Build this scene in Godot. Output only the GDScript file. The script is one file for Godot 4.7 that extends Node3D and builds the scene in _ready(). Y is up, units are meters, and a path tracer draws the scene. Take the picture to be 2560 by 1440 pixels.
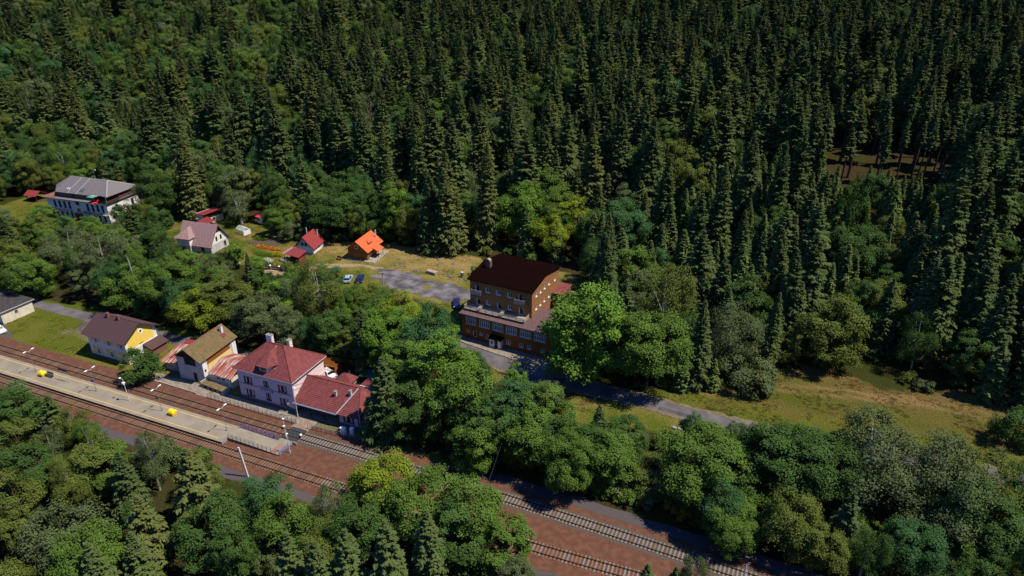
extends Node3D

# The place: a railway halt in a wooded valley. Coordinates: s runs along the tracks (to the right),
# t runs away from the camera across them, both in metres; W() turns them into the world.
const TH := 0.390954
var rng := RandomNumberGenerator.new()
var noise_a := FastNoiseLite.new()
var noise_b := FastNoiseLite.new()
var mats := {}
var texs := {}
var used := {}
var open_polys := []
var road_line := PackedVector2Array()
var sights := []


func _ready():
	var cam := Camera3D.new()
	cam.name = "camera"
	cam.position = Vector3(0, 80, 0)
	cam.rotation_degrees = Vector3(-26, 0, 0)
	cam.fov = 45.74
	cam.near = 1.0
	cam.far = 6000.0
	add_child(cam)
	var we := WorldEnvironment.new()
	we.name = "environment"
	var env := Environment.new()
	env.background_mode = Environment.BG_SKY
	var sky := Sky.new()
	var sm := ProceduralSkyMaterial.new()
	sm.sky_top_color = Color(0.22, 0.40, 0.72)
	sm.sky_horizon_color = Color(0.52, 0.66, 0.82)
	sm.sky_curve = 0.15
	sm.ground_bottom_color = Color(0.16, 0.17, 0.12)
	sm.ground_horizon_color = Color(0.42, 0.48, 0.50)
	sm.sky_energy_multiplier = 1.0
	sm.ground_energy_multiplier = 1.0
	sky.sky_material = sm
	env.sky = sky
	env.background_energy_multiplier = 0.82
	env.tonemap_mode = Environment.TONE_MAPPER_LINEAR
	env.tonemap_exposure = 1.28
	env.sdfgi_enabled = true
	env.ssao_enabled = true
	env.ssil_enabled = true
	we.environment = env
	add_child(we)
	var sun := DirectionalLight3D.new()
	sun.name = "sun"
	sun.light_energy = 1.6
	sun.light_color = Color(1.0, 0.955, 0.88)
	sun.light_angular_distance = 0.5
	sun.shadow_enabled = true
	add_child(sun)
	sun.look_at_from_position(Vector3.ZERO, Vector3(-0.49, -0.866, -0.10), Vector3.UP)

	rng.seed = 4711
	noise_a.seed = 11
	noise_a.frequency = 0.02
	noise_a.fractal_octaves = 4
	noise_b.seed = 23
	noise_b.frequency = 0.15
	noise_b.fractal_octaves = 3
	make_materials()
	lay_out()
	build_ground()
	build_roads()
	build_railway()
	build_station()
	build_station_yard()
	build_hotel()
	build_hamlet()
	build_small_things()
	build_trees()


# ---------------------------------------------------------------- frame of the valley
func W(s: float, t: float, y := 0.0) -> Vector3:
	return Vector3(s * cos(TH) + t * sin(TH), y, s * sin(TH) - t * cos(TH))


func interp(xs: Array, ys: Array, x: float) -> float:
	if x <= xs[0]:
		return ys[0]
	for i in range(1, xs.size()):
		if x <= xs[i]:
			return lerpf(ys[i - 1], ys[i], (x - xs[i - 1]) / (xs[i] - xs[i - 1]))
	return ys[ys.size() - 1]


func H(s: float, t: float) -> float:
	var k := smoothstep(-80.0, -58.0, s)
	var y := lerpf(5.0, 4.0, k) * smoothstep(lerpf(101.0, 84.0, k), lerpf(118.0, 105.0, k), t)
	var x := maxf(0.0, t - interp([-460, -270, -140, -80, -40, -10, 30, 150], [70, 150, 151, 154, 150, 134, 131, 128], s))
	y += 0.17 * x * x / (x + 12.0)
	var n := maxf(0.0, 66.0 - t)
	return y - minf(0.2 * n * n / (n + 6.0), 10.0)


func P(s: float, t: float, up := 0.0) -> Vector3:
	return W(s, t, H(s, t) + up)


# ---------------------------------------------------------------- naming
func numbered(called: String) -> String:
	var n: int = used.get(called, -1) + 1
	used[called] = n
	return called if n == 0 else "%s_%03d" % [called, n]


func tag(o: Node3D, label: String, category: String, group := "", kind := ""):
	if label:
		o.set_meta("label", label)
	if category:
		o.set_meta("category", category)
	if group:
		o.set_meta("group", group)
	if kind:
		o.set_meta("kind", kind)
	return o


func thing(called: String, s: float, t: float, y: float, turn: float, label: String, category: String, group := "") -> Node3D:
	var o := Node3D.new()
	o.name = numbered(called)
	o.position = W(s, t, y)
	o.rotation.y = -TH - turn
	add_child(o)
	return tag(o, label, category, group)


func part(parent: Node3D, called: String, st: SurfaceTool, m: Material) -> MeshInstance3D:
	st.generate_normals()
	var o := MeshInstance3D.new()
	o.mesh = st.commit()
	o.material_override = m
	if parent == self:
		o.name = numbered(called)
	else:
		var n := 0
		var nm := called
		while parent.has_node(NodePath(nm)):
			n += 1
			nm = "%s_%03d" % [called, n]
		o.name = nm
	parent.add_child(o, true)
	return o


func struct(called: String, st: SurfaceTool, m: Material) -> MeshInstance3D:
	var o := part(self, called, st, m)
	o.set_meta("kind", "structure")
	return o


# ---------------------------------------------------------------- shapes
func S() -> SurfaceTool:
	var st := SurfaceTool.new()
	st.begin(Mesh.PRIMITIVE_TRIANGLES)
	st.set_smooth_group(-1)
	return st


func quad(st: SurfaceTool, a: Vector3, b: Vector3, c: Vector3, d: Vector3, ua := Vector2.ZERO, ub := Vector2(1, 0), uc := Vector2(1, 1), ud := Vector2(0, 1)):
	# a, b, c, d counter-clockwise as seen from outside
	for k in [[a, ua], [c, uc], [b, ub], [a, ua], [d, ud], [c, uc]]:
		st.set_uv(k[1])
		st.add_vertex(k[0])


func tri(st: SurfaceTool, a: Vector3, b: Vector3, c: Vector3):
	for k in [a, c, b]:
		st.set_uv(Vector2(k.x, k.y))
		st.add_vertex(k)


func hexa(st: SurfaceTool, o: Vector3, x: Vector3, y: Vector3, z: Vector3):
	# a block from its centre and half edges (x, y, z right-handed)
	var p := func(i, j, k): return o + x * i + y * j + z * k
	quad(st, p.call(-1, -1, 1), p.call(1, -1, 1), p.call(1, 1, 1), p.call(-1, 1, 1))
	quad(st, p.call(1, -1, -1), p.call(-1, -1, -1), p.call(-1, 1, -1), p.call(1, 1, -1))
	quad(st, p.call(1, -1, 1), p.call(1, -1, -1), p.call(1, 1, -1), p.call(1, 1, 1))
	quad(st, p.call(-1, -1, -1), p.call(-1, -1, 1), p.call(-1, 1, 1), p.call(-1, 1, -1))
	quad(st, p.call(-1, 1, 1), p.call(1, 1, 1), p.call(1, 1, -1), p.call(-1, 1, -1))
	quad(st, p.call(-1, -1, -1), p.call(1, -1, -1), p.call(1, -1, 1), p.call(-1, -1, 1))


func box(st: SurfaceTool, c: Vector3, sz: Vector3):
	hexa(st, c, Vector3(sz.x / 2, 0, 0), Vector3(0, sz.y / 2, 0), Vector3(0, 0, sz.z / 2))


func span(st: SurfaceTool, a: Vector3, b: Vector3):
	box(st, (a + b) / 2, (b - a).abs())


func bar(st: SurfaceTool, a: Vector3, b: Vector3, w: float, h: float, up := Vector3.UP):
	var z := (b - a) / 2
	var x := up.cross(z).normalized()
	if x.length() < 0.5:
		x = Vector3.RIGHT
	var y := z.cross(x).normalized()
	hexa(st, (a + b) / 2, x * w / 2, y * h / 2, z)


func tube(st: SurfaceTool, a: Vector3, b: Vector3, r0: float, r1: float, n := 6):
	var z := (b - a).normalized()
	var x := z.cross(Vector3(0.31, 0.2, 0.93)).normalized()
	var y := z.cross(x)
	for i in n:
		var p := x * cos(TAU * i / n) + y * sin(TAU * i / n)
		var q := x * cos(TAU * (i + 1) / n) + y * sin(TAU * (i + 1) / n)
		quad(st, a + p * r0, a + q * r0, b + q * r1, b + p * r1)
		tri(st, b + p * r1, b + q * r1, b)
		tri(st, a + q * r0, a + p * r0, a)


func ball(st: SurfaceTool, c: Vector3, r: Vector3, n := 10, m := 6):
	for j in m:
		for i in n:
			var v := func(a, b): return c + Vector3(cos(TAU * a / n) * sin(PI * b / m), cos(PI * b / m), -sin(TAU * a / n) * sin(PI * b / m)) * r
			quad(st, v.call(i, j + 1), v.call(i + 1, j + 1), v.call(i + 1, j), v.call(i, j))


func wall(st: SurfaceTool, o: Vector3, ux: Vector3, w: float, h: float, holes: Array, depth := 0.25):
	# an upright wall face with openings (Rect2 measured from its lower left corner) and their reveals
	var n := ux.cross(Vector3.UP)
	var xs := [0.0, w]
	var ys := [0.0, h]
	for r in holes:
		xs.append_array([r.position.x, r.end.x])
		ys.append_array([r.position.y, r.end.y])
	xs.sort()
	ys.sort()
	for i in xs.size() - 1:
		for j in ys.size() - 1:
			if xs[i + 1] - xs[i] < 0.001 or ys[j + 1] - ys[j] < 0.001:
				continue
			var mid := Vector2((xs[i] + xs[i + 1]) / 2, (ys[j] + ys[j + 1]) / 2)
			if holes.any(func(r): return r.has_point(mid)):
				continue
			var v := func(x, y): return o + ux * x + Vector3.UP * y
			quad(st, v.call(xs[i], ys[j]), v.call(xs[i + 1], ys[j]), v.call(xs[i + 1], ys[j + 1]), v.call(xs[i], ys[j + 1]), Vector2(xs[i], ys[j]), Vector2(xs[i + 1], ys[j]), Vector2(xs[i + 1], ys[j + 1]), Vector2(xs[i], ys[j + 1]))
	for r in holes:
		var a: Vector3 = o + ux * r.position.x + Vector3.UP * r.position.y
		var b: Vector3 = a + ux * r.size.x
		var u: Vector3 = Vector3.UP * r.size.y
		var k := -n * depth
		quad(st, a, b, b + k, a + k)
		quad(st, a + u + k, b + u + k, b + u, a + u)
		quad(st, a + k, a + u + k, a + u, a)
		quad(st, b, b + u, b + u + k, b + k)


func opening(parent: Node3D, called: String, o: Vector3, ux: Vector3, r: Rect2, depth: float, nx: int, ny: int, fm: Material, pm: Material, fw := 0.09, sill := true):
	# a window or glazed door that stands in an opening of wall(): frame with bars, and its pane
	var n := ux.cross(Vector3.UP)
	var a := o + ux * r.position.x + Vector3.UP * r.position.y - n * depth
	var st := S()
	var g := 0.004
	for k in [[g, fw], [r.size.x - fw, r.size.x - g]]:
		hexa(st, a + ux * (k[0] + k[1]) / 2 + Vector3.UP * r.size.y / 2, ux * (k[1] - k[0]) / 2, Vector3.UP * (r.size.y / 2 - g), n * 0.04)
	for k in [[g, fw], [r.size.y - fw, r.size.y - g]]:
		hexa(st, a + ux * r.size.x / 2 + Vector3.UP * (k[0] + k[1]) / 2, ux * (r.size.x / 2 - fw), Vector3.UP * (k[1] - k[0]) / 2, n * 0.038)
	for i in range(1, nx):
		hexa(st, a + ux * r.size.x * i / nx + Vector3.UP * r.size.y / 2, ux * fw * 0.4, Vector3.UP * (r.size.y / 2 - fw), n * 0.036)
	for i in range(1, ny):
		hexa(st, a + ux * r.size.x / 2 + Vector3.UP * r.size.y * (1.0 - float(i) / ny * 0.7), ux * (r.size.x / 2 - fw), Vector3.UP * fw * 0.35, n * 0.034)
	if sill:
		hexa(st, a + ux * r.size.x / 2 + n * (depth + 0.04) + Vector3.UP * -0.035, ux * (r.size.x / 2 + 0.06), Vector3.UP * 0.03, n * 0.07)
	var w := part(parent, called, st, fm)
	var sp := S()
	hexa(sp, a + ux * r.size.x / 2 + Vector3.UP * r.size.y / 2 - n * 0.012, ux * (r.size.x / 2 - fw * 0.8), Vector3.UP * (r.size.y / 2 - fw * 0.8), n * 0.008)
	part(w, "pane", sp, pm)
	return w


func slope(st: SurfaceTool, a: Vector3, b: Vector3, c: Vector3, d: Vector3, courses: int, step := 0.035, thick := 0.12, seams := 0, seam_h := 0.05):
	# a roof plane, eave a (left) to b (right), upper edge d to c, in stepped courses or with raised seams
	var n := (b - a).cross(d - a).normalized()
	if (d - a).length() < 0.01:
		n = (b - a).cross(c - a).normalized()
	var lng := (b - a).length()
	for i in courses:
		var f := float(i) / courses
		var g := float(i + 1) / courses
		var l0 := a.lerp(d, f)
		var r0 := b.lerp(c, f)
		var l1 := a.lerp(d, g)
		var r1 := b.lerp(c, g)
		var e0 := n * (step + 0.004)
		var e1 := n * 0.004
		var x0 := (l0 - a).dot((b - a) / lng)
		var x1 := (l1 - a).dot((b - a) / lng)
		quad(st, l0 + e0, r0 + e0, r1 + e1, l1 + e1, Vector2(x0, f), Vector2(x0 + (r0 - l0).length(), f), Vector2(x1 + (r1 - l1).length(), g), Vector2(x1, g))
		quad(st, l0 - e1, r0 - e1, r0 + e0, l0 + e0)
	for i in seams:
		var f := (float(i) + 0.5) / seams
		var p := a.lerp(b, f) + n * seam_h * 0.5
		var q := d.lerp(c, f) + n * seam_h * 0.5
		if (q - p).length() > 0.1:
			bar(st, p, q, 0.07, seam_h, n)
	var k := -n * thick
	quad(st, b + k, a + k, d + k, c + k)
	quad(st, a + k, b + k, b, a)
	quad(st, b + k, c + k, c, b)
	quad(st, c + k, d + k, d, c)
	quad(st, d + k, a + k, a, d)


func ribbon(st: SurfaceTool, left: Array, right: Array, lift: float, across := 4, fine := 1.5):
	# a sheet laid over the ground between two lines of (s, t) points
	for i in left.size() - 1:
		var n := maxi(1, int((left[i + 1] - left[i]).length() / fine))
		for j in n:
			var f := float(j) / n
			var g := float(j + 1) / n
			for k in across:
				var u := float(k) / across
				var v := float(k + 1) / across
				var c := []
				for q in [[f, u], [f, v], [g, v], [g, u]]:
					var p: Vector2 = left[i].lerp(left[i + 1], q[0]).lerp(right[i].lerp(right[i + 1], q[0]), q[1])
					c.append(P(p.x, p.y, lift))
				if (c[1] - c[0]).cross(c[3] - c[0]).y < 0:
					quad(st, c[3], c[2], c[1], c[0])
				else:
					quad(st, c[0], c[1], c[2], c[3])


func flat_poly(st: SurfaceTool, pts: Array, y: float):
	var p := PackedVector2Array(pts)
	var ix := Geometry2D.triangulate_polygon(p)
	for i in range(0, ix.size(), 3):
		var a := W(p[ix[i]].x, p[ix[i]].y, y)
		var b := W(p[ix[i + 1]].x, p[ix[i + 1]].y, y)
		var c := W(p[ix[i + 2]].x, p[ix[i + 2]].y, y)
		if (b - a).cross(c - a).y < 0:
			tri(st, a, c, b)
		else:
			tri(st, a, b, c)


# ---------------------------------------------------------------- materials
func lin(r: float, g: float, b: float) -> Color:
	return Color(r, g, b).linear_to_srgb()


func noise_tex(called: String, freq: float, lo: Color, hi: Color, seed_ := 1, mid := Color(0, 0, 0, 0), type := FastNoiseLite.TYPE_SIMPLEX_SMOOTH, oct := 4, size := 512) -> NoiseTexture2D:
	if texs.has(called):
		return texs[called]
	var n := FastNoiseLite.new()
	n.seed = seed_
	n.noise_type = type
	n.frequency = freq
	n.fractal_octaves = oct
	var t := NoiseTexture2D.new()
	t.width = size
	t.height = size
	t.seamless = true
	t.noise = n
	var gr := Gradient.new()
	if mid.a > 0:
		gr.offsets = PackedFloat32Array([0.25, 0.5, 0.75])
		gr.colors = PackedColorArray([lo, mid, hi])
	else:
		gr.offsets = PackedFloat32Array([0.22, 0.78])
		gr.colors = PackedColorArray([lo, hi])
	t.color_ramp = gr
	texs[called] = t
	return t


func mat(called: String, c: Color, rough := 0.85, tex: Texture2D = null, scale := Vector3.ONE, bump: Texture2D = null, bump_cm := 3.0, world := false) -> StandardMaterial3D:
	if mats.has(called):
		return mats[called]
	var m := StandardMaterial3D.new()
	m.resource_name = called
	m.albedo_color = c
	m.roughness = rough
	m.metallic_specular = 0.35
	if tex:
		m.albedo_texture = tex
	if tex or bump:
		m.uv1_triplanar = true
		m.uv1_world_triplanar = world
		m.uv1_scale = scale
	if bump:
		m.heightmap_enabled = true
		m.heightmap_texture = bump
		m.heightmap_scale = bump_cm
	mats[called] = m
	return m


func make_materials():
	var g := func(v): return Color(v, v, v)
	var soft := noise_tex("soft", 0.012, g.call(0.92), g.call(1.0), 3)
	var grain := noise_tex("grain", 0.05, g.call(0.72), g.call(1.0), 5)
	var coarse := noise_tex("coarse", 0.008, g.call(0.84), g.call(1.0), 7, Color(0, 0, 0, 0), FastNoiseLite.TYPE_SIMPLEX_SMOOTH, 3)
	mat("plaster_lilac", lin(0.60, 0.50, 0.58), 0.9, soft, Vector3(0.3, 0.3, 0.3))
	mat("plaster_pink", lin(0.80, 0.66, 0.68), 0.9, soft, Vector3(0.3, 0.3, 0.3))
	mat("plaster_white", lin(0.80, 0.79, 0.77), 0.9, soft, Vector3(0.35, 0.2, 0.35))
	mat("plaster_grey", lin(0.50, 0.49, 0.50), 0.9, soft, Vector3(0.1, 0.06, 0.1))
	mat("plaster_cream", lin(0.70, 0.64, 0.52), 0.9, soft, Vector3(0.1, 0.06, 0.1))
	mat("plaster_yellow", lin(0.88, 0.64, 0.12), 0.9, soft, Vector3(0.3, 0.3, 0.3))
	mat("plaster_straw", lin(0.80, 0.63, 0.30), 0.9, soft, Vector3(0.2, 0.2, 0.2))
	mat("trim_white", lin(0.80, 0.80, 0.79), 0.7)
	mat("trim_shade", lin(0.30, 0.24, 0.30), 0.8)
	mat("stone_grey", lin(0.17, 0.165, 0.17), 0.95, grain, Vector3(0.5, 0.5, 0.5), grain, 5.0)
	mat("pale_stone", lin(0.20, 0.19, 0.165), 0.95, grain, Vector3(0.5, 0.5, 0.5))
	mat("concrete", lin(0.33, 0.31, 0.28), 0.95, coarse, Vector3(0.4, 0.4, 0.4))
	mat("tile_red", lin(0.20, 0.056, 0.056), 0.85, noise_tex("tiles", 0.012, Color(0.84, 0.81, 0.81), Color(1, 1, 1), 9), Vector3(0.16, 0.16, 0.16))
	mat("tile_brown", lin(0.085, 0.047, 0.050), 0.7, soft, Vector3(0.4, 0.4, 0.4))
	mat("sheet_rose", lin(0.13, 0.078, 0.080), 0.85, coarse, Vector3(0.5, 0.5, 0.5))
	mat("tile_rose", lin(0.33, 0.21, 0.21), 0.85, coarse, Vector3(0.5, 0.5, 0.5))
	mat("sheet_red", lin(0.25, 0.036, 0.038), 0.75, soft, Vector3(0.5, 0.5, 0.5))
	mat("sheet_orange", lin(0.64, 0.125, 0.042), 0.8, soft, Vector3(0.5, 0.5, 0.5))
	mat("sheet_grey", lin(0.17, 0.155, 0.155), 0.55, soft, Vector3(0.3, 0.3, 0.3))
	mat("sheet_dark", lin(0.075, 0.075, 0.08), 0.6, soft, Vector3(0.3, 0.3, 0.3))
	mat("roof_hotel", lin(0.0125, 0.0050, 0.0040), 1.0, noise_tex("streak", 0.02, g.call(0.55), g.call(1.0), 13), Vector3(1.4, 0.5, 0.06))
	mat("felt", lin(0.055, 0.05, 0.05), 0.95, coarse, Vector3(0.2, 0.2, 0.2))
	mat("moss_tile", Color(1, 1, 1), 0.95, noise_tex("moss", 0.02, lin(0.175, 0.110, 0.055), lin(0.100, 0.090, 0.036), 17, lin(0.138, 0.100, 0.050)), Vector3(0.09, 0.09, 0.09))
	mat("rust_sheet", Color(1, 1, 1), 0.7, noise_tex("rust", 0.010, lin(0.22, 0.035, 0.018), lin(0.46, 0.43, 0.42), 19, lin(0.29, 0.12, 0.09), FastNoiseLite.TYPE_SIMPLEX_SMOOTH, 3), Vector3(0.34, 0.02, 0.035))
	mat("board_brown", lin(0.42, 0.200, 0.078), 0.85, noise_tex("board", 0.02, g.call(0.60), g.call(1.0), 23), Vector3(2.2, 0.10, 2.2))
	mat("board_red", lin(0.40, 0.135, 0.032), 0.85, texs["board"], Vector3(2.2, 0.10, 2.2))
	mat("board_orange", lin(0.40, 0.15, 0.03), 0.8, texs["board"], Vector3(2.2, 0.10, 2.2))
	mat("board_dark", lin(0.055, 0.034, 0.024), 0.85, texs["board"], Vector3(2.0, 0.12, 2.0))
	mat("pergola_wood", lin(0.50, 0.16, 0.03), 0.8, texs["board"], Vector3(2.0, 0.3, 2.0))
	mat("wood_grey", lin(0.48, 0.42, 0.35), 0.9, grain, Vector3(0.8, 0.8, 0.8))
	mat("wood_brown", lin(0.09, 0.055, 0.035), 0.9, grain, Vector3(0.8, 0.8, 0.8))
	mat("frame_brown", lin(0.055, 0.022, 0.020), 0.6)
	mat("frame_white", lin(0.78, 0.79, 0.80), 0.5)
	mat("frame_red", lin(0.32, 0.02, 0.025), 0.5)
	mat("shutter", lin(0.50, 0.38, 0.38), 0.8)
	mat("glass", lin(0.018, 0.022, 0.030), 0.08)
	mat("glass_pale", lin(0.10, 0.12, 0.13), 0.15)
	mat("zinc", lin(0.42, 0.44, 0.47), 0.5)
	mat("fascia_blue", lin(0.30, 0.47, 0.62), 0.6)
	mat("rail_blue", lin(0.06, 0.13, 0.42), 0.5)
	mat("rail_grey", lin(0.20, 0.21, 0.25), 0.5)
	mat("steel_dark", lin(0.045, 0.045, 0.05), 0.5)
	mat("steel_pale", lin(0.55, 0.56, 0.58), 0.45)
	mat("lamp_white", lin(0.82, 0.82, 0.82), 0.4)
	mat("box_yellow", lin(0.90, 0.58, 0.015), 0.45)
	mat("sign_blue", lin(0.02, 0.09, 0.42), 0.4)
	mat("rail_rust", lin(0.050, 0.028, 0.022), 0.6)
	mat("sleeper_pale", lin(0.25, 0.225, 0.20), 0.95, grain, Vector3(0.9, 0.9, 0.9))
	mat("sleeper_tan", lin(0.23, 0.145, 0.095), 0.95, grain, Vector3(0.9, 0.9, 0.9))
	mat("sleeper_brown", lin(0.155, 0.100, 0.072), 0.95, grain, Vector3(0.9, 0.9, 0.9))
	mat("brick", lin(0.27, 0.12, 0.09), 0.9, grain, Vector3(0.8, 0.8, 0.8))
	mat("chimney_pink", lin(0.22, 0.11, 0.105), 0.9, grain, Vector3(0.8, 0.8, 0.8))
	mat("rubber", lin(0.045, 0.047, 0.05), 0.9, coarse, Vector3(0.5, 0.5, 0.5))
	mat("line_yellow", lin(0.46, 0.33, 0.10), 0.9)
	mat("paving_red", lin(0.36, 0.19, 0.15), 0.95, grain, Vector3(0.7, 0.7, 0.7))
	mat("paint_car_white", lin(0.82, 0.83, 0.84), 0.25)
	mat("paint_car_blue", lin(0.012, 0.022, 0.10), 0.2)
	mat("paint_car_pale", lin(0.25, 0.36, 0.46), 0.25)
	mat("tyre", lin(0.02, 0.02, 0.02), 0.9)
	mat("lamp_red", lin(0.35, 0.02, 0.02), 0.3)
	mat("green_sheet", lin(0.045, 0.115, 0.085), 0.7)
	mat("tarp", lin(0.05, 0.38, 0.30), 0.6)
	mat("parasol_green", lin(0.13, 0.27, 0.19), 0.7)
	mat("red_cloth", lin(0.75, 0.02, 0.04), 0.7)
	mat("pink_sheet", lin(0.62, 0.055, 0.10), 0.6)
	mat("bark", lin(0.085, 0.065, 0.05), 0.95, grain, Vector3(0.9, 0.3, 0.9))
	mat("bark_pale", lin(0.42, 0.40, 0.37), 0.95, grain, Vector3(0.9, 0.3, 0.9))
	mat("wire", lin(0.02, 0.02, 0.022), 0.6)
	var gc := mat("glass_clear", Color(0.75, 0.85, 0.85, 0.3), 0.05)
	gc.transparency = BaseMaterial3D.TRANSPARENCY_ALPHA
	mats["roof_hotel"].metallic_specular = 0.04
	var fine := noise_tex("gravel", 0.11, g.call(0.72), g.call(1.0), 31)
	var bumpy := noise_tex("bumpy", 0.06, g.call(0.0), g.call(1.0), 33)
	mat("ballast", Color(1, 1, 1), 0.97, noise_tex("rustgravel", 0.045, lin(0.092, 0.041, 0.026), lin(0.130, 0.060, 0.036), 35, lin(0.108, 0.048, 0.030)), Vector3(0.03, 0.03, 0.03), bumpy, 1.6, true)
	mat("ballast_grey", lin(0.115, 0.088, 0.072), 0.97, fine, Vector3(0.35, 0.35, 0.35), bumpy, 1.6, true)
	mat("gravel_grey", lin(0.105, 0.088, 0.095), 0.97, fine, Vector3(0.3, 0.3, 0.3), bumpy, 1.6, true)
	mat("asphalt", lin(0.125, 0.115, 0.125), 0.95, coarse, Vector3(0.05, 0.05, 0.05), null, 0.0, true)
	mat("asphalt_worn", lin(0.165, 0.155, 0.17), 0.95, noise_tex("worn_patches", 0.010, g.call(0.62), g.call(1.0), 47, Color(0, 0, 0, 0), FastNoiseLite.TYPE_SIMPLEX_SMOOTH, 5), Vector3(0.04, 0.04, 0.04), null, 0.0, true)
	mat("asphalt_dark", lin(0.085, 0.078, 0.082), 0.95, coarse, Vector3(0.12, 0.12, 0.12), null, 0.0, true)
	mat("platform_top", lin(0.245, 0.215, 0.165), 0.95, noise_tex("worn", 0.010, g.call(0.92), g.call(1.0), 37), Vector3(0.05, 0.02, 0.05), null, 0.0, true)
	mat("paving", lin(0.25, 0.215, 0.17), 0.95, coarse, Vector3(0.2, 0.2, 0.2), null, 0.0, true)
	mat("verge_soil", lin(0.165, 0.135, 0.075), 0.97, coarse, Vector3(0.2, 0.2, 0.2), null, 0.0, true)
	mat("sand", lin(0.30, 0.22, 0.13), 0.97, coarse, Vector3(0.2, 0.2, 0.2), null, 0.0, true)
	var gm := mat("ground", Color(1, 1, 1), 1.0, noise_tex("turf", 0.03, g.call(0.78), g.call(1.0), 41, Color(0, 0, 0, 0), FastNoiseLite.TYPE_SIMPLEX_SMOOTH, 5, 1024), Vector3(0.07, 0.07, 0.07), bumpy, 7.0, true)
	gm.vertex_color_use_as_albedo = true
	gm.metallic_specular = 0.1

# ---------------------------------------------------------------- layout of the open land
func V(s: float, t: float) -> Vector2:
	return Vector2(s, t)


const RUTS := [Vector2(-12.4, 112.7), Vector2(-4.7, 117.4), Vector2(4.5, 122.8), Vector2(18.2, 125.7), Vector2(30.8, 127.9), Vector2(42.4, 127.6)]
const CLEARING := [Vector2(16.7, 240.7), Vector2(21.3, 230.0), Vector2(27.3, 246.2), Vector2(26.9, 231.1), Vector2(34.1, 244.8), Vector2(38.1, 236.6), Vector2(34.3, 227.3), Vector2(16.9, 220.6), Vector2(42.5, 252.6)]


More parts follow.
